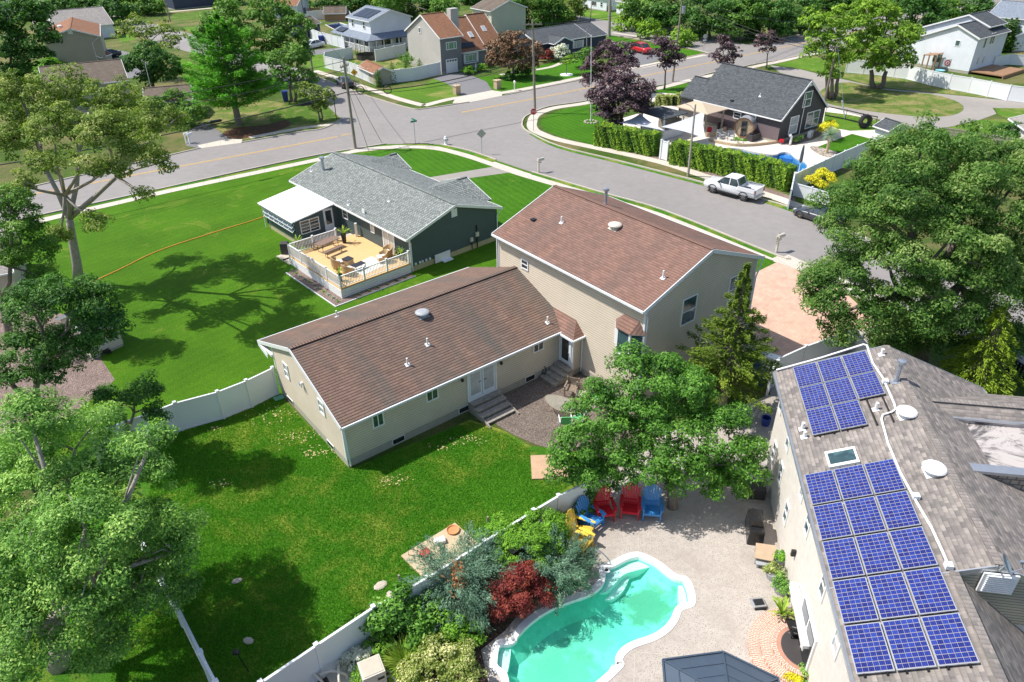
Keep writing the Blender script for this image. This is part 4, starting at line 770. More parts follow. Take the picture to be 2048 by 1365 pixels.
for (xa,ya),(xb,yb) in zip(P3,P3[1:]): g.face([(xa,ya,zc-bh/2),(xb,yb,zc-bh/2),(xb,yb,zc+bh/2),(xa,ya,zc+bh/2)])
g.build('pane',M['glassb'],bay)
rf=MB(); q=[(15.02,yc+bw/2+.15),(15-bd-.12,yc+bw/2-.5),(15-bd-.12,yc-bw/2+.5),(15.02,yc-bw/2-.15)]; rz=zc+bh/2+.1; tp=[(15.02,yc+.55,rz+.6),(15.02,yc-.55,rz+.6)]
rf.face([(*q[0],rz),(*q[1],rz),tp[0]]); rf.face([(*q[1],rz),(*q[2],rz),tp[1],tp[0]],0,[(0,0),(1.1,0),(1.1,.8),(0,.8)]); rf.face([(*q[2],rz),(*q[3],rz),tp[1]]); rf.face([(x,y,rz) for x,y in q][::-1]); rf.build('bay_roof',M['sh_brown2'],H.t)
# roof fittings
sF=(0,-2.0,5.2); plF=(0,-.2,2.8); sT=(-1.95,0,5.15); plT=(14.65,0,6.5)
for x,y in((815,730),(855,690),(1095,646)): vent_pipe(H,x,y,plF,sF,.42)
vent_pipe(H,674,634,(0,10.2,2.8),(0,2.0,5.2),.42); dome_vent(H,845,630,plF,sF,.42); dome_vent(H,1230,455,plT,sT,.42,'beigep')
vent_pipe(H,1123,446,plT,sT,.4); vent_pipe(H,1326,557,plT,sT,.45); vent_pipe(H,1211,408,(24.9,0,6.5),(1.95,0,5.1),.95,.10,'steel',cap=True,name='flue_pipe')
mb=MB(); p=H.px(1067,441,plT,sT); mb.box(p+Vector((0,0,.05)),(.3,.3,.1)); mb.build('roof_vent',M['black'],H.t)
# downspouts and gutters
H.spout([(.05,-.2,2.7),(.05,-.06,2.4),(.12,-.06,.1)]); H.spout([(14.62,-5.95,6.42),(14.9,-5.9,6.05),(15.08,-5.88,5.9),(15.08,-5.88,.1)]); H.spout([(24.9,-5.95,6.42),(24.6,-5.92,5.6),(24.5,-5.9,5.3),(24.5,-5.9,.1)]); H.spout([(14.7,6.9,6.4),(14.93,6.86,6.1),(14.93,6.86,3.7)]); H.spout([(15.02,-1.4,2.65),(14.98,-1.22,2.5),(14.98,-1.22,.2)])
lamp=MB(); lamp.box((-.08,4.3,2.95),(.12,.12,.12)); lamp.lathe([(.07,-.14),(.05,.02)],(-.16,4.2,2.95),8); lamp.lathe([(.07,-.14),(.05,.02)],(-.16,4.42,2.95),8); lamp.build('flood_lamp',M['vinyl'],H.t)
for x in(x0-.45,x1+.4): MB().lathe([(.02,.1),(.08,.05),(.09,-.06),(.03,-.12)],(x,-.12,2.35),8).build('wall_lamp',M['darkm'],H.t)
# --- slate grey ranch with white deck ---
U,Vv,ang=fr(47.97); O=U*28.05+Vv*42.5
Gh=House('slate_ranch_house','slate green sided ranch house with grey shingles, white sunroom roof and a raised white deck',O,ang)
Gh.block(0,17.5,0,8.75,-.4,9.1,2.9,2.9,4.35,4.4,swap=True,rk0=.25,rk1=.3,fz=.45)
for yc_,e,xe,zr in((4.9,3.2,9.4,4.05),(15.1,2.3,9.2,3.85)):
    Gh.block(8.6,xe,yc_-e+.3,yc_+e-.3,yc_-e,yc_+e,2.9,2.9,yc_,zr,g0=False,rk0=0,rk1=.2,gutter=False)
    xv=4.35+ (4.4-zr)/(1.5/4.75)
    for s_ in(-1,1): Gh.Rf.face([(9.12,yc_+s_*e,2.905),(8.58,yc_+s_*e,2.905+.0),(xv,yc_,zr),(8.6,yc_,zr)] if 0 else [(9.1,yc_+s_*e,2.91),(xv,yc_,zr+.005),(8.62,yc_,zr+.005),(8.62,yc_+s_*e,2.91)],0,[(0,0),(4,2.5),(0,2.5),(0,0)])
Gh.T.bb(-.02,.08,-.02,.08,.4,2.8)
# sunroom
sr0,sr1=10.35,15.7; 
for pl_,a in(((-4.0,sr0),(0,sr0)),((-4.0,sr1),(0,sr1)),((-4.0,sr0),(-4.0,sr1))) and [(( -4.0,sr0),(0,sr0)),((-4.0,sr1),(0,sr1))]: Gh.W.face([(*pl_,.45),(*a,.45),(*a,2.82),(*pl_,2.28)])
Gh.W.face([(-4.0,sr0,.45),(-4.0,sr1,.45),(-4.0,sr1,1.15),(-4.0,sr0,1.15)]); Gh.Fd.bb(-3.95,0,sr0+.04,sr1-.04,-.05,.46)
Gh.finish(['sd_grey'],['sh_grey'],'white','found_y')
MB().slab([(-4.45,sr0-.35,2.33),(-.35,sr0-.35,2.9),(-.35,sr1+.35,2.9),(-4.45,sr1+.35,2.33)],.09).build('sunroom_roof',M['soffit'],Gh.t)
jl=MB(); n_=6
for i in range(n_):
    y0=sr0+.1+(sr1-sr0-.2)*i/n_; y1=sr0+.1+(sr1-sr0-.2)*(i+1)/n_-.06
    for k in range(3):
        z=1.2+.36*k; jl.beam((-4.05,y0,z+.33),(-4.05,y1,z+.33),.04,.04); jl.beam((-4.3,y0,z+.08),(-4.3,y1,z+.08),.04,.04); jl.beam((-4.05,y0,z+.33),(-4.3,y0,z+.08),.03,.03); jl.beam((-4.05,y1,z+.33),(-4.3,y1,z+.08),.03,.03)
jw=jl.build('awning_window',M['white'],Gh.t); g=MB()
for k in range(3): z=1.2+.36*k; g.slab([(-4.3,sr0+.1,z+.085),(-4.05,sr0+.1,z+.335),(-4.05,sr1-.1,z+.335),(-4.3,sr1-.1,z+.085)],.01)
g.build('pane',M['glassb'],jw)
for y in(sr0+.05,sr1-.05): MB().bb(-4.06,-3.94,y-.06,y+.06,.45,2.28).build('corner_post',M['sd_grey'],Gh.t)
winpart(Gh.t,(-2.75,sr0,1.5),(0,-1,0),1.75,1.15,style='grid',gl='glassd',name='jalousie_window')
dr=MB().bb(-1.42,-.55,sr0-.05,sr0,.55,2.5).build('door',M['doorw'],Gh.t); MB().bb(-1.25,-.72,sr0-.07,sr0-.045,1.15,2.32).build('pane',M['glassd'],dr); MB().tube([(-1.33,sr0-.12,1.45),(-1.33,sr0-.05,1.45)],.03,6).build('handle',M['alu'],dr)
Gh.spout([(-4.4,sr1+.2,2.2),(-4.2,sr1+.1,1.9),(-4.2,sr1+.1,.1)])
gl_=(-1,0,0); Gh.winpx((0,0,0),gl_,(684,417),(697,441),style='v1',gl='glass'); Gh.winpx((0,0,0),gl_,(740,443),(750,468),style='v1',gl='curtain')
sl_=MB(); p1=Gh.px(765,455,(0,0,0),gl_); p2=Gh.px(791,505,(0,0,0),gl_); ya,yb=max(p1.y,p2.y),min(p1.y,p2.y)
fr_=MB(); fr_.bb(-.06,0,ya-.06,ya+.06,.75,2.75); fr_.bb(-.06,0,yb-.06,yb+.06,.75,2.75); fr_.bb(-.06,0,yb,ya,2.65,2.77); fr_.bb(-.055,0,(ya+yb)/2-.05,(ya+yb)/2+.05,.78,2.65); sd_=fr_.build('sliding_door',M['white'],Gh.t); MB().bb(-.03,-.005,yb+.06,ya-.06,.8,2.65).build('pane',M['curtain'],sd_)
MB().bb(-.03,0,6.0,6.35,2.9,3.4).box((4.35,-.02,3.65),(.55,.04,.65)).build('gable_vent',M['vinyl'],Gh.t)
for x,z,w_,d in((5.9,.95,.25,.5),(6.5,1.25,.28,.6)): MB().box((x,-.1,z),(w_,.16,w_*1.3)).build('electric_meter',M['beigep'],Gh.t); 
MB().tube([(5.95,-.08,.8),(5.95,-.08,.1)],.04,6).tube([(6.5,-.08,2.0),(6.5,-.08,.1)],.05,6).build('conduit',M['black'],Gh.t)
for x in(.35,.75,1.0,1.35,1.7): MB().box((x,-.07,.62),(.15,.1,.17)).build('utility_box',M['vinyl'],Gh.t)
MB().box((2.9,-.12,.42),(1.5,.05,.7)).box((3.2,-.35,.12),(.9,.4,.08)).build('well_cover',M['vinyl'],Gh.t)
Gh.spout([(-.4,-.3,2.85),(-.05,-.12,2.55),(.05,-.07,2.4),(.05,-.07,.1)]); Gh.spout([(9.15,-.3,2.85),(8.8,-.12,2.4),(8.7,-.07,2.2),(8.7,-.07,.1)])
gs=(-1.5,0,4.75); gp=(-.4,0,2.9); vent_pipe(Gh,696,406-2,gp,gs,.3) if 0 else None
for x,y in((623,343),(697,410),(778,403)): vent_pipe(Gh,x,y,gp,gs,.35)
vent_pipe(Gh,647,341,gp,gs,1.15,.13,'steel',cap=True,name='flue_pipe',fl=.4)
# deck
D0,D1,DX,DZ=0.0,7.75,-6.15,.78
dk=MB(); dk.bb(DX,-.02,D0+.02,D1,DZ-.12,DZ); deck=dk.build('deck',M['deckt'],Gh.t)
sk=MB()
for i in range(4):
    z=.03+i*.165; sk.bb(DX-.03,DX+.02,D0-.03,D1+.03,z,z+.145); sk.bb(DX-.03,-.05,D0-.03,D0+.0,z,z+.145); sk.bb(DX-.03,-1.6,D1,D1+.03,z,z+.145)
sk.build('skirting',M['white'],deck)
def railing(a,b,parent,h=.92,z=DZ,post=1.9):
    mb=MB(); a=Vector((*a,z));b=Vector((*b,z)); L=(b-a).length; d=(b-a)/L; ang_=math.atan2(d.y,d.x)
    mb.beam(a+Vector((0,0,h)),b+Vector((0,0,h)),.09,.06); mb.beam(a+Vector((0,0,.1)),b+Vector((0,0,.1)),.05,.05)
    for i in range(int(L/.125)): mb.box(a+d*(i*.125+.06)+Vector((0,0,h/2+.05)),(.035,.035,h-.1),0,ang_)
    k=max(1,round(L/post))
    for i in range(k+1): c=a.lerp(b,i/k); mb.box(c+Vector((0,0,h/2+.05)),(.11,.11,h+.1),0,ang_); mb.box(c+Vector((0,0,h+.12)),(.15,.15,.04),0,ang_)
    return mb.build('railing',M['white'],parent)
railing((DX+.06,D0+.08),(-.15,D0+.08),deck); railing((DX+.06,D0+.08),(DX+.06,D1-.06),deck); railing((DX+.06,D1-.06),(-1.9,D1-.06),deck)
ld=MB(); ld.bb(-3.2,-.02,D1,sr0,.0,.5); ld.build('landing',M['concp'],Gh.t)
bed=MB(); bed.bb(DX-1.0,DX-.03,D0-.75,D1-1.2,.0,.03); bed.bb(DX-.03,-.3,D0-.75,D0-.05,.0,.03); bed.build('gravel_bed',M['gravel_p'],Gh.t)
MB().bb(DX-1.04,DX-.98,D0-.8,D1-1.2,0,.08).bb(DX-1.0,-.2,D0-.82,D0-.76,0,.08).build('bed_edging',M['vinyl'],Gh.t)
# --- solar house ---
U,Vv,ang=fr(9.48); ang_s=ang; O=Vector((0,0,0))
Sh=House('solar_house','off white stucco two storey house whose weathered shingle roof carries blue solar panels',O,ang)
# local x = along ridge (away), y = V (left of ridge dir)
Sh.block(17.2,29.45,-16.2,-7.9,-16.5,-7.5,5.65,5.65,-11.97,7.5,rk0=.0,rk1=.3,fz=.1,gutter=True,wm=0)
Sh.block(2,17.2,-13.9,-7.9,-14.2,-7.5,4.16,5.65,-10.82,7.03,rk0=.0,rk1=.0,fz=.1,g1=False,wm=0)
# gable wall of the step, sided, with vent
Sh.W.face([(17.18,-16.2,5.0),(17.18,-7.9,5.0),(17.18,-7.9,5.6),(17.18,-11.97,7.36),(17.18,-16.2,5.6)],1)
# rear wing
Sh.block(-23,-12.9,25.9,29.1,25.6,29.4,6.78,5.6,26.3,7.14,swap=True,rk0=0,rk1=0,fz=.1,g1=False,gutter=False)
Sh.W.bb(22.25,22.5,-24,-13.0,.1,6.92,2); Sh.W.bb(22.5,25.9,-24,-13.3,6.2,6.62,3); Sh.W.bb(25.6,25.75,-24,-13.2,6.3,6.74,3)
Sh.Rf.beam((22.35,-12.95,6.98),(22.35,-24,6.98),.42,.12,1); Sh.Rf.beam((25.62,-12.9,6.80),(25.62,-24,6.80),.10,.08,1)
m_,nt_,b_=base('flat_roof_tar'); v_=coord(nt_); c_=ramp(nt_,noise(nt_,.55,8,.75,mapping(nt_,v_,scale=(1,.5,1)),.8),[(.38,(.035,.033,.034)),(.50,(.12,.11,.11)),(.56,(.46,.42,.40)),(.8,(.54,.50,.47))]); nt_.links.new(c_,b_.inputs['Base Color']); b_.inputs['Roughness'].default_value=.7; M['tar']=m_
Sh.finish(['stucco','sd_slat','stonew','tar'],['sh_wood','alu'],'alu','found')
# windows on long wall facing left (local y=-7.9, n=+y)
sw=(0,1,0); sp=(0,-7.9,0)
for c,w_,h_,st_ in(((1564,806),.62,1.1,'v1'),((1578,880),.62,1.1,'v1'),((1549,905),.62,1.1,'v1'),((1562,948),.6,1.1,'v1'),((1573,1027),.62,1.1,'v1'),((1617,1048),.62,1.1,'v1'),((1648,1172),.62,1.15,'v1'),((1675,1285),.65,1.1,'v1'),((1606,982),.55,.9,'v1')): Sh.win(sp,sw,c,w_,h_,style=st_,gl='curtain' if c[0] in(1606,1675) else 'glassb',fw=.09)
p=Sh.px(1604,1300,sp,sw); sdr=MB(); xx=p.x
sdr.box((xx,-7.86,1.15),(2.1,.08,2.2)); sdd=sdr.build('sliding_door',M['white'],Sh.t); MB().box((xx-.5,-7.81,1.15),(.85,.03,1.95)).box((xx+.5,-7.81,1.15),(.85,.03,1.95)).build('pane',M['glassd'],sdd)
aw=MB(); p=Sh.px(1610,1230,sp,sw); aw.box((p.x,-7.72,p.z),(2.9,.3,.16)); aw.box((p.x,-7.6,p.z-.12),(2.9,.03,.22)); aw.build('awning_roll',M['vinyl'],Sh.t)
p=Sh.px(1592,1107,sp,sw); MB().box((p.x,-7.8,p.z),(.12,.18,.3)).build('wall_lamp',M['darkm'],Sh.t)
sS=(0,1.85,4.47); spl=(0,-7.5,5.65)
def onS(x,y): return Sh.px(x,y,spl,sS)
# solar panels
sl_=math.atan2(1.85,4.47)
def panel(x,y0,w_=1.62,h_=1.02,lift=.14):
    n=Vector((0,math.sin(sl_),math.cos(sl_))); up=Vector((0,-math.cos(sl_),math.sin(sl_)))
    o=Vector((x,-7.5,5.65))+up*y0+n*lift; a=Vector((w_,0,0)); b=up*h_; mb=MB()
    pts=[o,o+a,o+a+b,o+b]; lo=[q-n*.04 for q in pts]; mb.hexa(lo+pts); fr_=mb.build('solar_panel',M['alu'],Sh.t)
    e=.03; o2=o+Vector((e,0,0))+up*e+n*.004; a2=Vector((w_-2*e,0,0)); b2=up*(h_-2*e); MB().face([o2,o2+a2,o2+a2+b2,o2+b2],0,[(0,0),(0,1),(1,1),(1,0)]).build('solar_cells',M['sol'],fr_)
for r_ in range(5):
    for c_ in range(3): panel(14.02+1.7*r_,.10+1.065*c_)
for r_ in range(3):
    for c_ in range(3):
        if r_==0 and c_==2: continue
        panel(24.62+1.66*r_,.80+1.065*c_)
rl=MB()
for y0 in(.0,.25): pass
n=Vector((0,math.sin(sl_),math.cos(sl_))); up=Vector((0,-math.cos(sl_),math.sin(sl_)))
for xa,xb,ys in((13.95,22.55,(.3,.9,1.4,1.95,2.45,3.0)),(24.55,29.65,(1.05,1.6,2.1,2.65,3.2,3.8))):
    for y_ in ys: rl.beam(Vector((xa,-7.5,5.65))+up*y_+n*.06,Vector((xb if y_<3.1 or xb<25 else xb,-7.5,5.65))+up*y_+n*.06,.04,.07)
rl.build('panel_rail',M['darkm'],Sh.t)
# conduit
cp=[onS(x,y)+Vector((0,0,.08)) for x,y in((1733,694),(1745,730),(1765,760),(1788,812),(1790,822),(1782,828),(1765,833),(1762,842),(1775,890),(1800,950),(1830,1005),(1862,1060),(1885,1110),(1897,1138))]
MB().tube([onS(1552,744)+Vector((0,0,.1)),onS(1640,720)+Vector((0,0,.1)),onS(1726,693)+Vector((0,0,.1))]+cp,.045,6).build('conduit',M['white'],Sh.t)
for x,y in((1769,768),(1830,998),(1895,1137)): p=onS(x,y); MB().box(p+Vector((0,0,.12)),(.22,.22,.16)).build('junction_box',M['vinyl'],Sh.t)
for x,y,r_ in((1812,824,.40),(1867,937,.42)): dome_vent(Sh,x,y+6,spl,sS,r_,'white')
for x,y,h_ in((1763,710,.3),(1751,820,.35),(1604,859,.35),(1608,875,.3)): vent_pipe(Sh,x,y,spl,sS,h_,.07)
vent_pipe(Sh,1791,764,spl,sS,1.0,.09,'steel',cap=True,name='flue_pipe',fl=.4)
p=onS(1685,919); q=Matrix.Rotation(math.pi/2-0,3,'Z'); ny=n
sk=MB(); o=p; a=Vector((.45,0,0)); b=up*.55; sk.hexa([o-a-b,o+a-b,o+a+b,o-a+b,o-a-b+n*.14,o+a-b+n*.14,o+a+b+n*.14,o-a+b+n*.14]); skl=sk.build('skylight',M['white'],Sh.t); a*=.7;b*=.86; MB().hexa([o-a-b+n*.14,o+a-b+n*.14,o+a+b+n*.14,o-a+b+n*.14,o-a-b+n*.15,o+a-b+n*.15,o+a+b+n*.15,o-a+b+n*.15]).build('pane',M['glassb'],skl)
gv=MB(); gv.box((17.1,-12.1,6.83),(.06,1.0,.8))
for k in range(9): gv.box((17.05,-12.1,6.50+k*.082),(.05,.8,.03))
gv.build('gable_vent',M['white'],Sh.t)
di=MB(); c=Vector((17.0,-12.0,7.75)); q=Vector((-.2,-.75,.63)).to_track_quat('Z','Y').to_matrix()
prof=[(.02,-.03),(.2,-.02),(.34,.03),(.36,.035),(.34,.045),(.2,0),(.02,-.01)]; nn=18
for (r0_,z0_),(r1_,z1_) in zip(prof,prof[1:]):
    for j in range(nn):
        t0=2*math.pi*j/nn; t1=2*math.pi*(j+1)/nn; di.face([c+q@Vector((r0_*math.cos(t0),r0_*math.sin(t0)*.9,z0_)),c+q@Vector((r0_*math.cos(t1),r0_*math.sin(t1)*.9,z0_)),c+q@Vector((r1_*math.cos(t1),r1_*math.sin(t1)*.9,z1_)),c+q@Vector((r1_*math.cos(t0),r1_*math.sin(t0)*.9,z1_))])
di.tube([c,c+Vector((0,.1,-.25)),(17.1,-11.97,7.4)],.03,6); di.tube([c+q@Vector((0,-.3,0)),c+q@Vector((0,-.25,.35)),c+q@Vector((0,0,.42))],.015,5); di.box(c+q@Vector((0,0,.42)),(.08,.1,.08)); di.build('satellite_dish',M['steel'],Sh.t,smooth=False)
# round brick steps at the sliding door
bs=MB()
for k,(r_,z) in enumerate(((2.1,.14),(1.65,.28),(1.2,.42))):
    nn=28
    for j in range(nn):
        t0=math.pi*j/nn; t1=math.pi*(j+1)/nn; ri=r_-.45 if k<2 else .55
        A=[(xx+rr*math.cos(t),-7.9+rr*math.sin(t)*.92,zz) for t,rr,zz in((t0,r_,z),(t1,r_,z),(t1,ri,z),(t0,ri,z))]
        bs.face(A,0,[(t0*r_*1.2,0),(t1*r_*1.2,0),(t1*r_*1.2,.2),(t0*r_*1.2,.2)]) if 0 else bs.face(A,0,[(0,t0*r_*.8),(0,t1*r_*.8),(.42,t1*r_*.8),(.42,t0*r_*.8)])
        bs.face([(A[0][0],A[0][1],z-.14),(A[1][0],A[1][1],z-.14),A[1],A[0]],0)
bs.build('brick_steps',M['brickr'],Sh.t); mm=MB(); mm.face([(xx+.85*math.cos(math.pi*j/20),-7.9+.78*math.sin(math.pi*j/20),.43) for j in range(21)],1); mm.face([(xx+1.0*math.cos(math.pi*j/20),-7.9+.95*math.sin(math.pi*j/20),.422) for j in range(21)],0); mm.build('door_mat',[plain('brick_smooth',(.42,.22,.16),.8),M['wickd']],Sh.t)
# --- dark cape house ---
U,Vv,ang=fr(52.7); O=Vector((0,0,0))
Dh=House('dark_cape_house','charcoal sided cape style house with a steep dark grey roof and white trimmed windows',O,ang)
Dh.block(46.85,59.1,74.0,82.6,73.7,82.9,2.7,2.7,78.3,6.4,swap=True,rk0=.2,rk1=.1,fz=.35,wm=0,tr=(1,0))
Dh.block(59.1,61.4,74.0,78.0,73.7,78.9,2.7,2.7,76.3,4.75,swap=True,rk0=-.06,rk1=.15,fz=.35,wm=0,g0=False,tr=(0,0),gutter=False)
Dh.W.face([(73.97,46.87,.35),(73.97,59,.35),(73.97,59,1.7),(73.97,46.87,1.7)],1); Dh.W.face([(78.0-.5,46.8,5.7),(78.0+1.1,46.8,5.7),(78.3,46.8,6.15)],2)
Dh.finish(['sd_dark','sd_plum','white'],['sh_char'],'white')
nD=(-1,0,0); pD=(74,0,0); Dh.winpx(pD,nD,(1468,223),(1481,240),style='v1'); Dh.winpx(pD,nD,(1499,229),(1512,239),style='n',gl='glassb',fw=.1)
nD2=(0,-1,0); pD2=(0,46.85,0); Dh.winpx(pD2,nD2,(1610,185),(1620,212),style='v1',gl='glassb',fw=.1); Dh.winpx(pD2,nD2,(1582,235),(1592,265),style='v1',gl='curtain',fw=.1); Dh.winpx(pD2,nD2,(1615,226),(1634,251),style='dbl',gl='glassb',fw=.1)
Dh.spout([(77.95,46.78,4.9),(77.95,46.78,.3)]); vent_pipe(Dh,1520,193,(73.7,0,2.7),(-3.7,0,4.6),.35); MB().box(Dh.px(1464,203,(73.7,0,2.7),(-3.7,0,4.6))+Vector((0,0,.08)),(.25,.4,.14)).build('roof_vent',M['black'],Dh.t)
# --- grey split level house with tan roof ---
U,Vv,ang=fr(51.9)
Lh=House('grey_split_level_house','grey two storey house with steep tan roof, tall chimney box and white garage door',(0,0,0),ang)
Lh.block(65.9,69.9,101.3,111.0,101.0,111.4,5.4,5.4,106.2,8.3,rk0=.2,rk1=.2,wm=0)
Lh.block(69.95,75.6,102.5,113.0,102.2,113.4,2.6,2.6,107.8,7.0,rk0=0,rk1=.1,wm=1)
Lh.block(75.65,79.2,102.7,113.0,102.4,113.4,2.8,2.8,107.9,7.25,rk0=.1,rk1=.15,wm=1)
Lh.W.bb(70.1,71.6,104.2,105.3,3,8.9,0); Lh.W.face([(65.92,101.28,.4),(69.88,101.28,.4),(69.88,101.28,5.2),(65.92,101.28,5.2)],1)
Lh.finish(['sd_lgrey','sd_mgrey'],['sh_tan'],'white')
nL=(0,-1,0); winpart(Lh.t,(67.95,101.27,4.1),nL,2.0,1.15,style='h2',gl='greenc',fw=.1); gd=MB().bb(66.75,68.95,101.2,101.3,.05,2.15).build('garage_door',M['white'],Lh.t); gm=MB()
for k in range(4): gm.box((67.1+k*.5,101.18,1.9),(.34,.03,.2))
gm.build('pane',M['glassd'],gd); winpart(Lh.t,(72.35,102.45,1.55),nL,1.95,1.05,style='h2',gl='greenc',fw=.1); b_=MB(); b_.bb(70.9,73.8,102.2,102.5,.75,.88); b_.bb(70.9,73.8,102.2,102.5,2.25,2.42); b_.bb(70.9,71.2,102.2,102.5,.75,2.4); b_.bb(73.5,73.8,102.2,102.5,.75,2.4); b_.build('window_surround',M['white'],Lh.t)
winpart(Lh.t,(65.88,107,5.9),(-1,0,0),.7,.9,style='n',fw=.1,gl='glassb')
lsl=(0,-4.4,5.6); lpl=(0,102.2,2.6)
for x,y in((941,70),(967,58)):
    p=Lh.px(x,y,lpl,lsl); n=Vector(lsl).normalized(); up=Vector((0,5.6,4.4)).normalized(); a=Vector((.4,0,0)); b=up*.55; s_=MB().hexa([p-a-b,p+a-b,p+a+b,p-a+b,p-a-b+n*.12,p+a-b+n*.12,p+a+b+n*.12,p-a+b+n*.12]).build('skylight',M['white'],Lh.t); a*=.8;b*=.85; MB().hexa([p-a-b+n*.12,p+a-b+n*.12,p+a+b+n*.12,p-a+b+n*.12,p-a-b+n*.13,p+a-b+n*.13,p+a+b+n*.13,p-a+b+n*.13]).build('pane',M['curtain'],s_)
n=Vector(lsl).normalized(); up=Vector((0,5.6,4.4)).normalized()
for x0_,y0_,w_,h_ in((70.2,.75,1.75,1.0),(71.95,.75,1.75,1.0),(70.05,1.85,1.0,1.7),(70.05,3.6,1.0,1.7)):
    o=Vector((x0_,102.2,2.6))+up*y0_+n*.1; a=Vector((w_-.04,0,0)); b=up*h_; MB().hexa([o,o+a,o+a+b,o+b,o+n*.04,o+a+n*.04,o+a+b+n*.04,o+b+n*.04]).build('solar_panel',M['solb'],Lh.t)
# --- white two storey house with wrap porch ---
U,Vv,ang=fr(50)
Wh=House('white_porch_house','white two storey house with blue grey roof, dark rooftop panels and a railed wraparound porch',(0,0,0),ang)
Wh.block(122.7,130.5,70.9,79.5,70.6,79.8,5.2,5.2,75.2,6.75,swap=True,rk0=.2,rk1=.2,wm=0)
Wh.Rf.slab([(69.0,120.8,2.3),(69.0,134.5,2.3),(71.0,134.5,3.1),(71.0,122.7,3.1)][::-1],.1); Wh.Rf.slab([(69.0,120.8,2.3),(78.5,120.8,2.3),(78.5,122.7,3.1),(71.0,122.7,3.1)],.1); Wh.Rf.slab([(71,130.5,3.1),(71,134.5,3.1),(76,134.5,3.4),(76,130.5,3.4)][::-1],.1)
Wh.W.bb(71,76,130.5,134.3,.3,3.0); Wh.W.bb(69.4,71.0,121.3,134,.0,.35,1); Wh.W.bb(71,78.4,121.3,122.7,0,.35,1)
for y in(121.3,123,124.7,126.4,128.1,129.8): Wh.T.bb(69.35,69.5,y-.07,y+.07,.3,2.25)
for x in(70.9,72.5,74.1,75.7,77.3): Wh.T.bb(x-.07,x+.07,121.2,121.35,.3,2.25)
for k in range(60): Wh.T.bb(69.38,69.44,121.3+k*.14,121.34+k*.14,.4,1.2); 
for k in range(50): Wh.T.bb(69.5+k*.17,69.54+k*.17,121.24,121.3,.4,1.2)
Wh.T.bb(69.36,69.46,121.3,129.8,1.15,1.25); Wh.T.bb(69.4,78.2,121.2,121.3,1.15,1.25); Wh.finish(['sd_white','found'],['sh_blue'],'white')
nW=(-1,0,0); 
for y in(124.9,128.9): winpart(Wh.t,(70.88,y,4.3),nW,.75,1.2,style='v1',gl='glassd',fw=.08)
for y in(124.5,127.5): winpart(Wh.t,(70.88,y,1.5),nW,1.6,1.3,style='h1',gl='glassd',fw=.08)
winpart(Wh.t,(73.8,122.68,1.5),(0,-1,0),2.0,1.2,style='h1',gl='glassd'); winpart(Wh.t,(76.5,122.68,1.5),(0,-1,0),1.4,1.2,style='h1',gl='glassd')
o=Vector((71.2,124.0,5.2+.34*.6+.1)); 
for k in range(3): MB().slab([(71.3,124.0+k*1.8,5.55),(71.3,125.7+k*1.8,5.55),(74.2,125.7+k*1.8,6.52),(74.2,124.0+k*1.8,6.52)][::-1],.05).build('solar_panel',M['solb'],Wh.t)
MB().slab([(69.6,130.8,2.75),(69.6,133.4,2.75),(70.9,133.4,3.25),(70.9,130.8,3.25)][::-1],.05).build('solar_panel',M['solb'],Wh.t)
# --- navy ranch ---
U,Vv,ang=fr(52.5)
Nh=House('navy_ranch_house','long navy blue ranch house with charcoal roof and white shuttered front windows',(0,0,0),ang)
Nh.block(84,96,101.3,110.3,101,110.6,2.5,2.5,105.8,4.1,rk0=.15,rk1=.12,fz=.3); Nh.block(96.1,100,101.3,110.3,101,110.6,2.4,2.4,105.8,3.98,rk0=.0,rk1=.2,fz=.3)
Nh.block(99.6,101.4,86.4,90.3,86.1,90.6,2.5,2.5,88.35,3.4,swap=True,rk0=.15,rk1=1.5,fz=.3,g1=False); Nh.finish(['sd_navy'],['sh_char'],'white')
for x,w_,y in((88.6,.9,99.55),(93.2,1.9,101.25)):
    winpart(Nh.t,(x,y,1.45),(0,-1,0),w_,1.2,style='h2' if w_>1 else 'v1',gl='curtain',fw=.08)
    for s_ in(-1,1): MB().box((x+s_*(w_/2+.2),y-.03,1.45),(.32,.05,1.25)).build('shutter',M['white'],Nh.t)
# generic small house from two eave pixels
Ub,Vb,_=fr(61); BRA=Ub*-5.0+Vb*110.2; BRB=Ub*4.3+Vb*110.2
def simple(name,label,A,B,ze,depth,zr,wm,rm,cat='house',wins=(),rk=.2,gable_rot=False,fz=.2,group=None,doors=()):
    a=A.copy() if isinstance(A,Vector) else G(*A,ze);b=B.copy() if isinstance(B,Vector) else G(*B,ze); a.z=b.z=0; d=(b-a); L=d.length; ang=math.atan2(d.y,d.x)
    h=House(name,label,a,ang,cat,group)
    if gable_rot: h.block(.3,depth,0,L,0,L,ze,ze,L/2,zr,swap=True,rk0=rk,rk1=rk,fz=fz)
    else: h.block(0,L,.3,depth-.3,0,depth,ze,ze,depth/2,zr,rk0=rk,rk1=rk,fz=fz)
    h.finish([wm],[rm],'white')
    for (u,z,w_,hh) in wins: winpart(h.t,(u*L,.28,z),(0,-1,0),w_,hh,style='v1' if w_<1.2 else 'h1',gl='glassd',fw=.08)
    for (u,w_,hh) in doors: MB().box((u*L,.26,hh/2+.1),(w_,.06,hh)).build('door',M['white'],h.t)
    return h
def q_(ox,oy,s): return lambda x,y:(ox+x*s,oy+y*s)
t_=q_(0,0,256/1345)
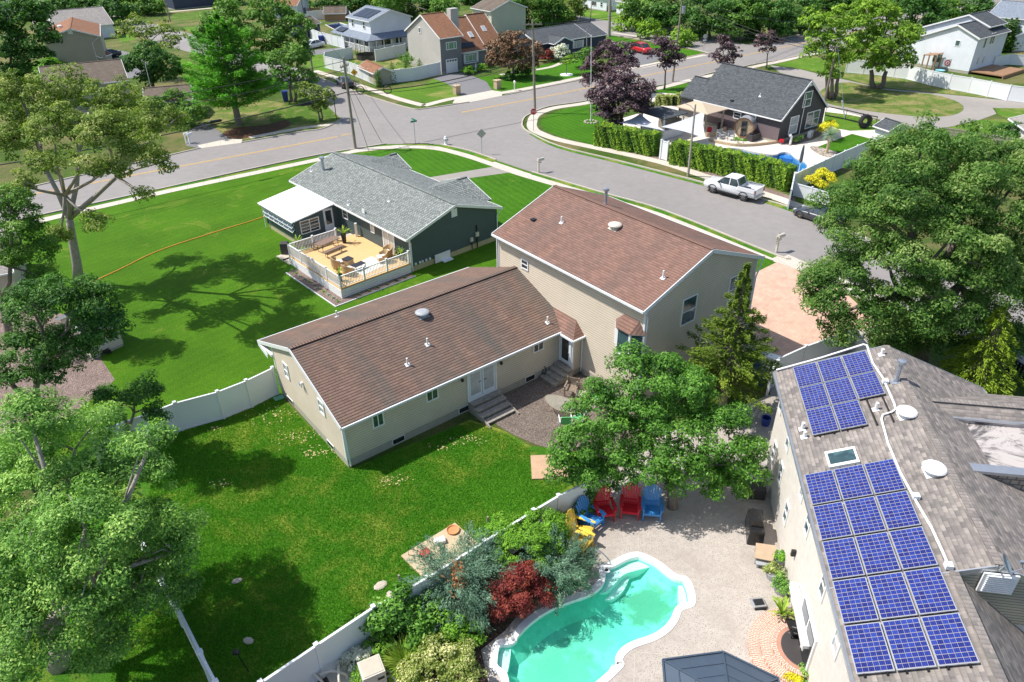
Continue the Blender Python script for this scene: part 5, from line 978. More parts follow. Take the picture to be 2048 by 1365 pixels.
h=simple('tan_gable_house','tan two storey house with a wide plain gable wall and reddish brown roof',t_(460,425),t_(1050,380),5.2,14,6.6,'sd_tan','sh_tan',gable_rot=True); MB().box(h.px(*t_(735,335),(0,.25,0),(0,-1,0)),(.7,.08,.7)).build('gable_vent',M['white'],h.t); h.spout([(h.px(*t_(1050,380),(0,.2,0),(0,-1,0)).x-.3,.1,5.0),(h.px(*t_(1050,380),(0,.2,0),(0,-1,0)).x-1.4,.2,4.2),(h.px(*t_(1050,380),(0,.2,0),(0,-1,0)).x-1.4,.2,.2)])
MB().lathe([(.4,0),(.38,.2),(.1,.3)],h.L(G(*t_(630,283),6.2)),10).build('roof_vent',M['white'],h.t)
simple('hip_roof_house','low house with a light grey shingle roof beyond the tan gable house',t_(600,310),t_(1185,252),2.6,13,5.2,'sd_white','sh_lgrey',wins=((.4,1.6,.8,.5),)); simple('low_wing_house','low light grey roofed house with an arched white gable front at the far left',t_(380,300),t_(560,285),2.6,9,4.2,'sd_white','sh_lgrey',wins=((.2,1.4,.9,1),(.6,1.4,.9,1)))
h=simple('old_brown_roof_house','house with a stained brown roof half hidden by the big oak',BRA,BRB,4.3,11.2,6.0,'sd_tan','sh_old',wins=((.2,3.2,1,1),)); 
simple('low_garage_wing','low brown roofed garage wing with a thin white pole in front of it',(291,208),(382,200),2.4,7,3.6,'sd_tan','sh_old',cat='garage')
simple('small_shed','little brown roofed shed against the tan gable house',t_(815,600),t_(1050,605),2.0,3,2.9,'sd_tan','sh_tan',cat='shed',gable_rot=True)
simple('pale_yellow_house','pale yellow green two storey house with tan roof behind the grey split level house',(942,16),(980,23),5.0,9,6.6,'sd_pale','sh_old',wins=((.3,3.9,1.3,1.1),(.8,3.9,.6,.9),(.3,1.6,1.2,1.1)))
simple('pale_yellow_house_annex','lower grey green annex with a small dark window beside the pale yellow house',(976,36),(1000,38),2.9,8,4.4,'sd_pale','sh_old',wins=((.5,1.8,.6,.9),),cat='annex')
simple('white_cottage','small white cottage with dark shutters at the top beside the woods',(1232,2),(1262,7),2.8,7,4.4,'sd_white','sh_lgrey',wins=((.2,1.5,.7,1),(.7,1.6,.9,.6))); simple('white_ranch','white ranch house partly out of the top edge with a dark fence',(1163,-8),(1212,-1),2.7,9,4.4,'sd_white','sh_lgrey',wins=((.5,1.4,1.6,1.1),(.8,1.4,.8,1.1)))
simple('brown_roof_far_house','distant house with pinkish brown roof at the top left centre',(545,12),(592,12),2.8,9,4.4,'sd_white','sh_tan'); simple('red_barn_shed','small red brown barn roofed shed behind the white fence at the top',(648,28),(690,27),1.7,4,3.0,'wood','sh_old',cat='shed')
simple('blue_pool_house','blue sided pool house with a grey roof beside the white fence',(612,52),(641,46),2.4,5,3.5,'sd_navy','sh_old',cat='pool house'); MB
simple('backyard_shed','small beige shed with tan roof inside the white corner fence',(716,134),(746,147.5),1.8,3.2,2.6,'sd_tan','sh_tan',cat='shed')
simple('far_top_house','far house with grey roof and dark eaves at the top edge left of centre',(60,14),(110,-2),2.8,9,4.4,'sd_white','sh_lgrey'); simple('dark_roof_far_house','dark roofed building along the top edge beside the parking area',(345,-4),(430,-12),2.8,8,4,'sd_navy','sh_char')
h=simple('top_right_house','white two storey house with slate blue roof in the top right corner',(1976,32),(2060,40),5.2,11,7.2,'sd_white','sh_blue',wins=((.25,3.8,.9,1.2),(.6,3.8,.6,.9))); simple('top_right_annex','lower slate roofed wing in front of the top right white house',(1972,50),(2030,72),2.6,6,3.8,'sd_white','sh_blue',cat='annex')
# far right white saltbox
U,Vv,ang=fr(52.7)
Fh=House('white_saltbox_house','large white sided house with an asymmetric dark grey roof behind the long white fence',(0,0,0),ang)
Fh.block(126.7,136.8,49.8,61.5,49.5,61.8,5.2,3.1,53.2,6.75,rk0=.25,rk1=.25,wm=0); Fh.block(132,137.5,51,62.3,50.6,62.6,6.2,4.4,54.2,7.6,rk0=.25,rk1=.2,wm=0,fz=3); Fh.finish(['sd_white'],['sh_char'],'white')
nF=(-1,0,0); pF=(126.7,0,0); Fh.winpx(pF,nF,(1912,80),(1919,94),style='n',gl='glassb',fw=.1); 
for c in((1870,116),(1877,117)): Fh.win(pF,nF,c,.7,1.3,style='n',gl='glassb')
for c in((1970,86),(1983,78),(1987,77)): Fh.win((0,49.8,0),(0,-1,0),c,.8,1.6,style='n',gl='glassb')
for c in((1955,122),(1966,120)): Fh.win((0,49.8,0),(0,-1,0),c,.7,1.2,style='n',gl='curtain')
dk=MB(); dk.bb(127,134.5,45.0,49.7,.35,.5); dk.bb(127,134.5,44.9,45.05,.0,.5); dk.build('deck',M['wood'],Fh.t)
# right edge house
simple('right_edge_house','white walled house with a light roof and gutter at the right edge',(2019,238),(2140,322),2.7,9,4.2,'stucco','sh_lgrey')
# sheds
h=simple('beige_shed','beige sided shed with dark roof under the left trees beside a mower',(170,668),(235,640),2.05,3.4,2.9,'sd_cream','sh_char',cat='shed',rk=.1)
simple('white_shed','white shed with small grey roof by the corner of the pale patio',(1748,252),(1778,262),2.1,3.0,2.8,'sd_white','sh_char',cat='shed',rk=.1)
simple('left_edge_house','white sided house mostly hidden by trees at the left edge',(-60,560),(20,545),2.6,8,4.2,'sd_cream','sh_lgrey')
ORD=['first','second','third','fourth','fifth','sixth','seventh','eighth','ninth','tenth','eleventh','twelfth']
# ---------------- fences ----------------
fence('white_fence','white vinyl privacy fence with a gate running left from the beige house',GL([(556,789),(505,815),(449,838),(366,861),(310,884),(200,925)]),h=1.83)
tp=lambda pts,h:[Vector((*G(x,y,h).xy,0)) for x,y in pts]
fence('white_fence','long white vinyl fence dividing the backyard lawn from the pool yard',tp([(1207,948),(1117,991),(1067,1020.7),(969,1082),(854,1155),(746,1214),(632,1290),(520.5,1365),(420,1440)],1.9),h=1.85)
fence('white_fence','white vinyl fence seen end on at the lower left beside the dark trees',tp([(250,1020),(343,1190),(400,1305),(431,1365),(470,1450)],1.9),h=1.85,postw=.16)
fence('white_fence','white fence run beside the gable wall and shadowed driveway of the beige house',tp([(1469,676),(1512,699),(1556,722)],1.85),h=1.8)
fence('white_fence','white vinyl fence along the far side of the salmon paver driveway',tp([(1545,738),(1556,717),(1612,692),(1660,675),(1691,664),(1712,656)],1.85),h=1.8)
fence('white_fence','short white fence piece rising behind the top corner of the solar house',tp([(1712,656),(1724,676),(1745,700)],1.9),h=1.85)
fence('white_fence','white fence between the dark house yard and the big round tree',tp([(1590,348),(1606,340),(1650,320),(1690,302),(1740,281)],1.85)[::1],h=1.8)
fence('white_fence','white fence end facing the street beside the clipped hedge',tp([(1590,346),(1583,380)],1.85),h=1.8)
fence('white_fence','low greyish vinyl fence in front of the yellow round shrub',tp([(1592,366),(1625,375),(1662,386)],1.3),h=1.25)
fence('white_fence','long white fence in front of the white saltbox house at the right',GL([(1690,146),(1760,152),(1812,159),(1858,171),(1895,179),(1935,186),(1973,194),(2012,202),(2060,208)]),h=2.0)
fence('white_fence','white corner fence around the yard of the grey split level house',GL([(881,150),(828,162),(752,171),(700,149),(651,137),(652,128),(706,118)]),h=1.9)
fence('white_fence','white fence between the porch house and the grey split level yard',GL([(752,124),(790,116),(812,111)]),h=1.9); fence('white_fence','white fence behind the blue bin and white sedan',GL([(616,74),(640,85),(690,98)]),h=1.9); fence('white_fence','white fence at the back of the small blue pool',GL([(612,42),(660,38),(700,40),(706,52)]),h=1.9)
fence('white_fence','white slatted picket fence at the left edge under the trees',GL([(-20,575),(8,590),(40,573)]),h=1.4,slat=.16,rails=False,cap=False)
fence('white_fence','white fence with scalloped top behind the wooden deck at the far right',GL([(1985,135),(2015,130),(2060,133)]),h=1.6); fence('white_fence','grey weathered fence between the far right tree top and the lime lawn',GL([(1880,288),(1950,298),(2060,320)]),h=1.8,mat='deckw',slat=.16,cap=False)
fence('white_fence','white gate between the two clipped hedges',GL([(1320,318),(1333,322)]),h=2.0,postw=.18)
fence('iron_fence','dark metal picket fence at the right edge behind the drooping conifer',GL([(1975,720),(2010,745),(2080,790)]),h=1.1,mat='darkm',slat=.25,cap=False,postw=.06)
t=fence('chain_link_fence','thin black chain link fence behind the big tyre',GL([(1650,232),(1690,240),(1722,248),(1750,254)]),h=1.2,mat='darkm',slat=9,cap=False,postw=.05,rails=True)
for o in[x for x in t.children if x.name.startswith('panel')]: bpy.data.objects.remove(o)
fence('wooden_fence','dark wooden deck rail in front of the white ranch at the top',GL([(1163,14),(1195,20),(1222,25)]),h=1.2,mat='wood',slat=.2,cap=False)
fence('wooden_fence','brown wooden fence behind the white fence at the top left centre',GL([(608,33),(640,30)]),h=1.6,mat='wood',slat=.2,cap=False)
# ---------------- text and signs ----------------
def textmesh(s,size,mat,name,parent,M4,th=.004):
    cu=bpy.data.curves.new(name,'FONT'); cu.body=s; cu.size=size; cu.align_x='CENTER'; cu.align_y='CENTER'; cu.extrude=th
    o=bpy.data.objects.new(name,cu); C.objects.link(o); dg=bpy.context.evaluated_depsgraph_get(); me=bpy.data.meshes.new_from_object(o.evaluated_get(dg)); bpy.data.objects.remove(o)
    me.transform(M4); me.materials.clear(); me.materials.append(M[mat]); return link(bpy.data.objects.new(name,me),parent)
def facemat(p,n): n=Vector(n).normalized(); r=Vector((0,0,1)).cross(n).normalized(); u=n.cross(r); m=Matrix((r,u,n)).transposed().to_4x4(); m.translation=Vector(p); return m
M['stopred']=plain('sign_red',(.50,.015,.02),.4,var=.05); M['signback']=plain('sign_back_grey',(.42,.43,.44),.4,.5,var=.08); M['signyel']=plain('sign_yellow',(.80,.42,.02),.4,var=.05); M['signgrn']=plain('sign_green',(.01,.22,.14),.4)
def polyplate(mb,k,r,M4,th=.01,rot=0,m=0):
    a=[M4@Vector((r*math.cos(2*math.pi*(i+.5)/k+rot),r*math.sin(2*math.pi*(i+.5)/k+rot),0)) for i in range(k)]; nz=(M4.to_3x3()@Vector((0,0,1)))*th
    b=[p+nz for p in a]; mb.face(b,m); mb.face(a[::-1],m)
    for i in range(k): j=(i+1)%k; mb.face([a[i],a[j],b[j],b[i]],m)
def sign(name,label,bx,by,z,kind,n):
    b=G(bx,by); t=thing(name,label,'road sign',b); MB().tube([(0,0,0),(0,0,z+.35)],.035,6).build('post',M['steel'],t); F=facemat(Vector(n).normalized()*.05+Vector((0,0,z)),n)
    q=MB()
    if kind=='stop': polyplate(q,8,.40,F,.008); q.build('rim',M['white'],t); q=MB(); polyplate(q,8,.375,F@Matrix.Translation((0,0,.009)),.006); q.build('plate',M['stopred'],t); textmesh('STOP',.30,'white','lettering',t,F@Matrix.Translation((0,0,.02)))
    if kind=='stopback': polyplate(q,8,.40,F,.01); q.build('plate',M['signback'],t); MB().box((0,0,z-.65),(.75,.03,.2),0,.5).build('name_blade',M['white'],t)
    if kind=='diamond': polyplate(q,4,.52,F,.01,math.pi/4); q.build('plate',M['signback'],t)
    if kind=='yellow': 
        polyplate(q,4,.52,F,.01,math.pi/4); q.build('plate',M['signyel'],t); F2=F@Matrix.Translation((0,0,.016)); a=MB()
        for p0,p1 in(((-.02,-.22),(-.02,.12)),((-.02,-.02),(.14,.1))): a.beam(F2@Vector((*p0,0)),F2@Vector((*p1,0)),.06,.01,0,up=n)
        a.build('symbol',M['black'],t)
    if kind=='blade': MB().box((0,0,z+.1),(.8,.02,.2),0,.6).box((0,0,z+.32),(.8,.02,.2),0,-.9).build('name_blade',M['signgrn'],t)
    return t
sign('stop_sign','red octagonal stop sign facing the camera at the curved corner',1067,262,2.3,'stop',(-.1,-1,.0)); sign('stop_sign','back of a stop sign with a white name blade at the far street corner',1407,102,2.4,'stopback',(.2,1,0)); sign('warning_sign','grey back of a diamond sign on the grass strip of the side street',964,309,2.3,'diamond',(.2,-1,0)); sign('warning_sign','yellow diamond warning sign beside the white corner fence',712,176,2.2,'yellow',(.3,-1,0)); sign('street_name_sign','green street name blades on a thin post at the intersection',831,288.6,2.5,'blade',(0,-1,0))
# ---------------- poles and wires ----------------
def pole(label,base_,top_,r=.16,mat='pole',arms=(),extra=None,name='utility_pole',cat='utility pole',dy=0):
    b=G(*base_); e=atY(*top_,b.y+dy); t=thing(name,label,cat,b); v=e-b; MB().tube([(0,0,0),v*.5,v],[r,r*.85,r*.65],10).build('post',M[mat],t)
    for z,L,a in arms:
        c=v*((v.z-z)/v.z); d=Vector((math.cos(a),math.sin(a),0))*L/2; q=MB(); q.beam(c-d,c+d,.11,.13)
        for s_ in(-.9,-.4,.4,.9): q.lathe([(.04,0),(.06,.05),(.03,.14)],c+d*s_+Vector((0,0,.06)),6)
        q.build('crossarm',M[mat],t)
    if extra: extra(t,v)
    return b,e,t
def transformer(t,v): c=v*.82+Vector((.35,-.1,0)); MB().lathe([(.02,-.5),(.27,-.48),(.27,.42),(.2,.48),(.02,.5)],c,14).build('transformer',M['binb' if 0 else 'steel'],t,smooth=False)
def transformer_d(t,v): c=v*.80+Vector((.3,-.1,0)); MB().lathe([(.02,-.5),(.25,-.48),(.25,.42),(.02,.5)],c,14).build('transformer',M['navyt'],t)
P1=pole('tall wooden utility pole leaning left on the near verge of the intersection',(711,298),(686.5,115),.17,arms=((.9,1.6,1.2),)); P2=pole('tall utility pole behind the stop sign with a crossarm at its top',(1070,226),(1065,39),.17,arms=((.6,2.4,.1),)); P3=pole('utility pole with a dark transformer beside the white sedan drive',(626,146),(600,-12),.16,extra=transformer_d)
P4=pole('pale wooden lamp pole rising in front of the clipped hedge',(1376,353),(1391,209),.13,'polel'); P5=pole('utility pole with a grey transformer behind the small purple tree',(1345,164),(1366,-14),.16,extra=transformer,arms=((.8,2.2,.4),)); P6=pole('very thick pale pole behind the navy ranch house',(1218,74),(1222,-60),.33,'polel')
pole('thin pole between the mailbox and white ranch at the top',(1181,42),(1183,3),.11); P7=pole('brown leaning pole wrapped by the lime green tree trunks',(1648,206),(1675,90),.17,'bark',arms=((.3,2.2,.3),)); P8=pole('utility pole beyond the road bend at the edge of the woods',(1614,88),(1620,38),.15); P9=pole('thin wooden pole in front of the navy ranch front window',(1173.6,106),(1173.6,58),.10,'polel'); P10=pole('utility pole near the parking area in the top left',(341,44),(326,-8),.15)
P11=pole('bare white pole leaning over the low brown garage roof',(309,206),(290,127),.06,'white',name='white_pole',cat='pole'); P12=pole('white flagpole beside the dark maples',(1181.6,245),(1182.5,70),.055,'white',name='flagpole',cat='flagpole')
st=thing('stone_ring','ring of pale stones around the foot of the white flagpole','stones',G(1181.6,245)); 
for i in range(12): a=i*math.pi/6; MB().lathe([(.02,0),(.16,.02),(.14,.14),(.02,.18)],(.75*math.cos(a),.75*math.sin(a),0),7).build('stone',M['stone_y'],st)
wm=MB()
arm=MB().tube([(0,0,-.6),(-.5,-.1,-.1),(-1.1,-.2,.15)],.03,6).build('lamp_arm',M['steel'],P4[2]); arm.location=P4[1]-P4[0]
off=thing('guy_wire_post','pale guide sleeve on a guy wire in the grass island','guy wire',G(1690,239)); MB().tube([(0,0,0),atY(1684,202,G(1690,239).y)-G(1690,239)],.07,6).build('sleeve',M['white'],off); MB().tube([(0,0,0),P7[1]-G(1690,239)],.015,5).build('wire',M['steel'],off)
PL=(G(-420,560),Vector((0,0,0))); PLt=PL[0]+Vector((0,0,10.5))
def wire(label,pairs,sag=.7,r=.022,name='overhead_wire'):
    r=r*1.35; o=pairs[0][0]; t=thing(name,label,'wire',o); q=MB()
    for a,b in pairs:
        pts=[]
        for i in range(15): u=i/14; p=a.lerp(b,u); p.z-=sag*4*u*(1-u); pts.append(p-o)
        q.tube(pts,r,5,cap=False)
    q.build('cable',M['wire'],t); return t
dz=lambda p,d:Vector((p.x,p.y,p.z-d))
t1,t2,t5=P1[1],P2[1],P5[1]
wire('upper power wire from the leaning pole to the left edge',[(dz(t1,.4),dz(PLt,.3))],1.0); wire('second power wire from the leaning pole to the left edge',[(dz(t1,1.3),dz(PLt,1.6))],1.0)
wire('thick black telephone cable strung left from the leaning pole',[(dz(t1,3.6),dz(PLt,4.2))],.9,.04); wire('thick black telephone cable between the leaning pole and the stop sign pole',[(dz(t1,3.6),dz(t2,4.3))],.9,.04); wire('thin wire just under the thick cable between the leaning pole and the stop sign pole',[(dz(t1,3.9),dz(t2,4.8))],.9,.02)
wire('power wires from the stop sign pole to the transformer pole in the purple tree',[(dz(t2,.5)+Vector((s_,0,0)),dz(t5,.7)+Vector((s_,0,0))) for s_ in(-1,1)],.9,.018); wire('black cables at middle height between the stop sign pole and the transformer pole',[(dz(t2,k),dz(t5,k+.2)) for k in(3.9,4.5,5.0)],.7,.025)
wire('cables from the transformer pole to the pole at the road bend',[(dz(t5,k),dz(P8[1],k)) for k in(.6,3.2,3.9)],.8,.028); wire('cables from the transformer pole to the brown leaning pole',[(dz(t5,k),dz(P7[1],k)) for k in(.8,1.2)],.8,.022); wire('power wire between the transformer pole by the sedan and the leaning pole',[(dz(P3[1],.5),dz(t1,.4))],.7,.02)
gw=wire('pair of guy wires slanting down right from the leaning pole',[(dz(t1,3.0),G(738,303)),(dz(t1,2.0),G(765,288))],0,.018,'guy_wire')
for px_,py_,dd in((548,204,1),(575,219,0),(590,218,0)): pass
lp=thing('cable_loops','two black coiled cable loops hanging on the telephone cable','cable loop',dz(t1,3.7).lerp(dz(t2,4.4),.06))
for k,x in enumerate((0,3.0)):
    MB().tube([((x+.42*math.cos(a)),0,.05+.42*math.sin(a)) for a in[2*math.pi*i/20 for i in range(21)]],.05,6,cap=False).build('loop',M['wire'],lp)
for n_,lab in((.10,'black splice case on the cable just left of the leaning pole'),(.30,'black splice case on the cable further left')): c=dz(t1,3.75).lerp(dz(PLt,4.3),n_); c.z-=.35; bxs=thing('splice_case',lab,'splice case',c); d=(PLt-t1).normalized(); MB().tube([d*-.7,d*-.5,d*.5,d*.7],[.04,.14,.14,.04],8).build('case',M['black'],bxs)
lamp=thing('street_lamp','black lantern post at the corner under the small tree','street lamp',G(673,238)); MB().tube([(0,0,0),(0,0,3.2)],.05,8).build('post',M['darkm'],lamp); MB().lathe([(.05,3.1),(.25,3.2),(.28,3.3),(.1,3.5),(.02,3.55)],(0,0,0),10).build('lantern',M['darkm'],lamp)
# ---------------- street furniture ----------------
hy=thing('fire_hydrant','white and grey fire hydrant on the corner verge','fire hydrant',G(892,290)); MB().lathe([(.2,0),(.2,.05),(.13,.07),(.13,.5),(.17,.52),(.17,.56),(.13,.6),(.09,.72),(.03,.76),(.03,.82),(.01,.82)],(0,0,0),12).build('barrel',M['white'],hy,smooth=False)
for a in(0,math.pi,-math.pi/2): MB().tube([(0,0,.42),(.22*math.cos(a),.22*math.sin(a),.42)],.07,8).build('outlet',M['pewter'],hy)
hy.scale=(1.35,)*3
def mailbox(label,x,y,rz,mat='beigep',s=1.0):
    t=thing('mailbox',label,'mailbox',G(x,y),rz,'kerbside mailboxes'); MB().box((0,0,.5),(.12,.12,1.0)).box((.1,0,.85),(.35,.1,.08)).build('post',M[mat],t)
    q=MB(); pr=[(-.11,0),(.11,0),(.11,.13),(.08,.2),(0,.235),(-.08,.2),(-.11,.13)]
    for i in range(len(pr)): a,b=pr[i],pr[(i+1)%len(pr)]; q.face([(-.1,a[0],1+a[1]),(.5,a[0],1+a[1]),(.5,b[0],1+b[1]),(-.1,b[0],1+b[1])])
    q.face([(-.1,a,1+b) for a,b in pr]); q.face([(.5,a,1+b) for a,b in pr]); q.build('box',M[mat],t); MB().box((.2,.13,1.18),(.03,.02,.16)).build('flag',M['darkm'],t); t.scale=(s,s,s); return t
mailbox('beige mailbox on a post beside the side street near the grey ranch driveway',1077,346,.6,s=1.25); mb_=mailbox('beige mailbox with dark house numbers at the end of the paver driveway',1552,505,.6,s=1.25); q=MB()
for k in range(4): q.box((-.115,0,.62+.14*k),(.01,.06+.02*(k%2),.06))
q.build('house_number',M['black'],mb_)
mailbox('white mailbox at the end of the driveway under the big oak edge',380,288,1,'white'); mailbox('second white mailbox left of the driveway by the street',373,287,1,'white'); mailbox('white mailbox on a white post on the far kerb',1029,181,-1.4,'white',1.1); mailbox('small black mailbox on the lawn at the top',1161,37,.5,'darkm',1.1)
for x,y,l in((914,189,'left brick pillar at the mouth of the grey house driveway'),(995,178,'right brick pillar at the mouth of the grey house driveway')):
    t=thing('brick_pillar',l,'pillar',G(x,y),.65); MB().bb(-.4,.4,-.4,.4,0,1.15).build('shaft',M['woodl'],t); MB().bb(-.48,.48,-.48,.48,1.15,1.27).build('cap',M['slab2'],t); MB().tube([(0,0,1.27),(0,0,1.4)],.03,6).build('finial',M['darkm'],t)
# ---------------- vehicles ----------------
def paint(name,c,rough=.25,metal=0.0):
    m,nt,b=base(name); b.inputs['Base Color'].default_value=rgb(c); b.inputs['Roughness'].default_value=rough; b.inputs['Metallic'].default_value=metal; b.inputs['Coat Weight'].default_value=.6; b.inputs['Coat Roughness'].default_value=.05; return m
M['p_white']=paint('car_paint_white',(.74,.75,.77)); M['p_grey']=paint('car_paint_grey',(.085,.09,.10),.3,.5); M['p_black']=paint('car_paint_black',(.02,.02,.024)); M['p_red']=paint('car_paint_red',(.50,.015,.02)); M['p_org']=paint('paint_orange',(.5,.08,.02))
M['rimd']=plain('wheel_rim_grey',(.30,.30,.31),.3,.8,var=.1); M['rimb']=plain('wheel_rim_bronze',(.38,.29,.20),.3,.7,var=.1); M['tail']=plain('tail_light_red',(.35,.01,.012),.2); M['headl']=plain('headlight_glass',(.5,.52,.55),.1)
def loft(mb,st,ringf,m=0):
    rings=[ringf(*s_) for s_ in st]; n=len(rings[0])
    for a,b in zip(rings,rings[1:]):
        for i in range(n-1): mb.face([a[i],b[i],b[i+1],a[i+1]],m)
    mb.face(rings[0],m); mb.face(rings[-1][::-1],m)
def car(name,label,cat,loc,rz,body,cabin,paintm,wheels,wr,track,rim='rimd',bed=None,extra=None):
    """body: (x, halfwidth, z_bottom, z_belt, z_top); cabin: (x, hw_belt, hw_roof, z_belt, z_roof). front is +x"""
    t=thing(name,label,cat,loc,rz); q=MB()
    loft(q,body,lambda x,w_,zb,zm,zt:[(x,-w_*.88,zb),(x,-w_,zb+(zm-zb)*.35),(x,-w_,zm),(x,-w_*.93,zt-(zt-zm)*.3),(x,-w_*.78,zt),(x,0,zt+.02),(x,w_*.78,zt),(x,w_*.93,zt-(zt-zm)*.3),(x,w_,zm),(x,w_,zb+(zm-zb)*.35),(x,w_*.88,zb)])
    bo=q.build('body',M[paintm],t,smooth=True)
    if cabin:
        q=MB(); loft(q,cabin,lambda x,wb,wr_,zb,zr:[(x,-wb,zb),(x,-wr_,zr),(x,0,zr+.02 if zr>zb+.1 else zr),(x,wr_,zr),(x,wb,zb)]); q.build('windows',M['glass'],t)
        q=MB(); rs=[c for c in cabin if c[4]>c[3]+.38]; 
        for a,b in zip(rs,rs[1:]): q.hexa([(a[0],-a[2]*1.0,a[4]),(a[0],a[2],a[4]),(b[0],b[2],b[4]),(b[0],-b[2],b[4]),(a[0],-a[2]*.98,a[4]+.035),(a[0],a[2]*.98,a[4]+.035),(b[0],b[2]*.98,b[4]+.035),(b[0],-b[2]*.98,b[4]+.035)])
        q.build('car_roof',M[paintm],t); q=MB()
        mids=[cabin[0],*rs[:1],rs[len(rs)//2],*rs[-1:],cabin[-1]]
        for s_ in(-1,1):
            for i,(a,b) in enumerate(zip(cabin,cabin[1:])): q.beam((a[0],s_*(a[2]+.01),a[4]+.01),(b[0],s_*(b[2]+.01),b[4]+.01),.07,.05)
            for c in rs[1:-1] if len(rs)>2 else rs[:1]: q.beam((c[0],s_*(c[1]+.005),c[3]),(c[0],s_*(c[2]+.01),c[4]),.08,.05,up=(0,1,0))
        q.build('pillar',M[paintm],t)
    for x in wheels:
        for s_ in(-1,1):
            w0=MB(); y=s_*track; yo=y+s_*.02
            for (r0,y0),(r1,y1) in zip([(wr*.62,y-s_*.22),(wr*.95,y-s_*.22),(wr,y-s_*.18),(wr,y-s_*.03),(wr*.95,yo),(wr*.66,yo)],[(wr*.95,y-s_*.22),(wr,y-s_*.18),(wr,y-s_*.03),(wr*.95,yo),(wr*.66,yo),(wr*.64,yo-s_*.04)]):
                for j in range(20): a0,a1=j*math.pi/10,(j+1)*math.pi/10; w0.face([(x+r0*math.cos(a0),y0,wr+r0*math.sin(a0)),(x+r0*math.cos(a1),y0,wr+r0*math.sin(a1)),(x+r1*math.cos(a1),y1,wr+r1*math.sin(a1)),(x+r1*math.cos(a0),y1,wr+r1*math.sin(a0))])
            wo=w0.build('wheel',M['tyre'],t); rm=MB()
            rm.face([(x+wr*.64*math.cos(j*math.pi/10),yo-s_*.06,wr+wr*.64*math.sin(j*math.pi/10)) for j in range(20)],1)
            for j in range(7): a0=j*2*math.pi/7; rm.beam((x,yo-s_*.02,wr),(x+wr*.64*math.cos(a0),yo-s_*.02,wr+wr*.64*math.sin(a0)),.07,.03,0,up=(0,1,0))
            rm.lathe([(.01,0),(.07,0)],(x,yo,wr),8,0) if 0 else None; rm.build('rim',[M[rim],M['black']],wo)
            ar=MB().tube([(x+(wr*1.12)*math.cos(a),s_*(track+.035),wr+(wr*1.12)*math.sin(a)) for a in[math.pi*i/10 for i in range(11)]],.035,6); ar.build('wheel_arch',M['black'],t)
    if extra: extra(t)
    return t
def yaw(a,b): d=G(*a)-G(*b); return math.atan2(d.y,d.x)
def pk(t):
    q=MB(); q.bb(-2.55,-.95,-.72,.72,.98,1.0); q.build('bed_floor',M['black'],t); q=MB()
    for s_ in(-1,1): q.bb(-2.6,-.9,s_*.93-.07,s_*.93+.07,.95,1.32)
    q.bb(-2.68,-2.58,-.92,.92,.75,1.30); q.bb(-.95,-.85,-.9,.9,.95,1.25); q.build('bed_side',M['p_white'],t); q=MB()
    for s_ in(-1,1): q.bb(-2.55,-1.0,s_*.83-.05,s_*.83+.05,1.32,1.34)
    q.build('bed_rail',M['black'],t)
    for s_ in(-1,1): MB().box((-2.69,s_*.84,1.05),(.05,.16,.4)).build('tail_light',M['tail'],t); MB().box((2.55,s_*.72,.98),(.12,.3,.2)).build('headlight',M['headl'],t); MB().box((.95,s_*1.06,1.28),(.12,.2,.18)).build('mirror',M['black'],t)
    MB().box((-2.78,0,.55),(.18,1.7,.16)).build('rear_bumper',M['alu'],t); MB().box((2.66,0,.8),(.08,1.2,.4)).build('grille',M['black'],t)
    for s_ in(-1,1): MB().bb(-.8,1.0,s_*.95-.08,s_*.95+.08,.38,.46).build('running_board',M['black'],t)
    MB().box((-1.6,.35,1.1),(.6,.3,.25)).build('toolbox',M['black'],t)
pr=yaw((1423,387),(1483,403)); c=(G(1423,387)+G(1483,403))/2; nrm=Vector((-math.sin(pr),math.cos(pr),0)); c=c+nrm*(-.95 if nrm.y<0 else .95)+ (G(1423,387)-G(1483,403)).normalized()*(-.05)
car('pickup_truck','white four door pickup truck with black wheels parked by the hedge','pickup truck',c,pr,[(2.68,.80,.55,.85,.98),(2.5,.93,.45,.95,1.08),(1.6,.96,.42,1.05,1.16),(1.1,.96,.42,1.05,1.2),(-.9,.96,.42,1.1,1.2),(-.95,.96,.42,.95,1.0),(-2.6,.95,.5,.95,1.0),(-2.66,.93,.55,.95,1.0)],[(1.35,.86,.80,1.15,1.17),(.65,.86,.68,1.15,1.78),(.0,.86,.70,1.15,1.84),(-.65,.86,.70,1.15,1.82),(-.95,.86,.72,1.15,1.2)],'p_white',(1.62,-1.58),.42,.93,'rimd',extra=pk)
def sp(t):
    for s_ in(-1,1): MB().box((1.95,s_*.62,.58),(.2,.25,.12)).build('headlight',M['headl'],t); MB().box((-2.12,s_*.6,.68),(.08,.4,.08)).build('tail_light',M['tail'],t); MB().box((.55,s_*.98,.92),(.12,.16,.1)).build('mirror',M['p_grey'],t)
    MB().box((-1.98,0,.86),(.25,1.2,.03)).build('spoiler',M['p_grey'],t); MB().box((2.12,0,.33),(.1,1.1,.14)).build('grille',M['black'],t)
pr=yaw((1597,437),(1649,455)); c=(G(1597,437)+G(1649,455))/2; nrm=Vector((-math.sin(pr),math.cos(pr),0)); c=c+nrm*(-.9 if nrm.y<0 else .9)
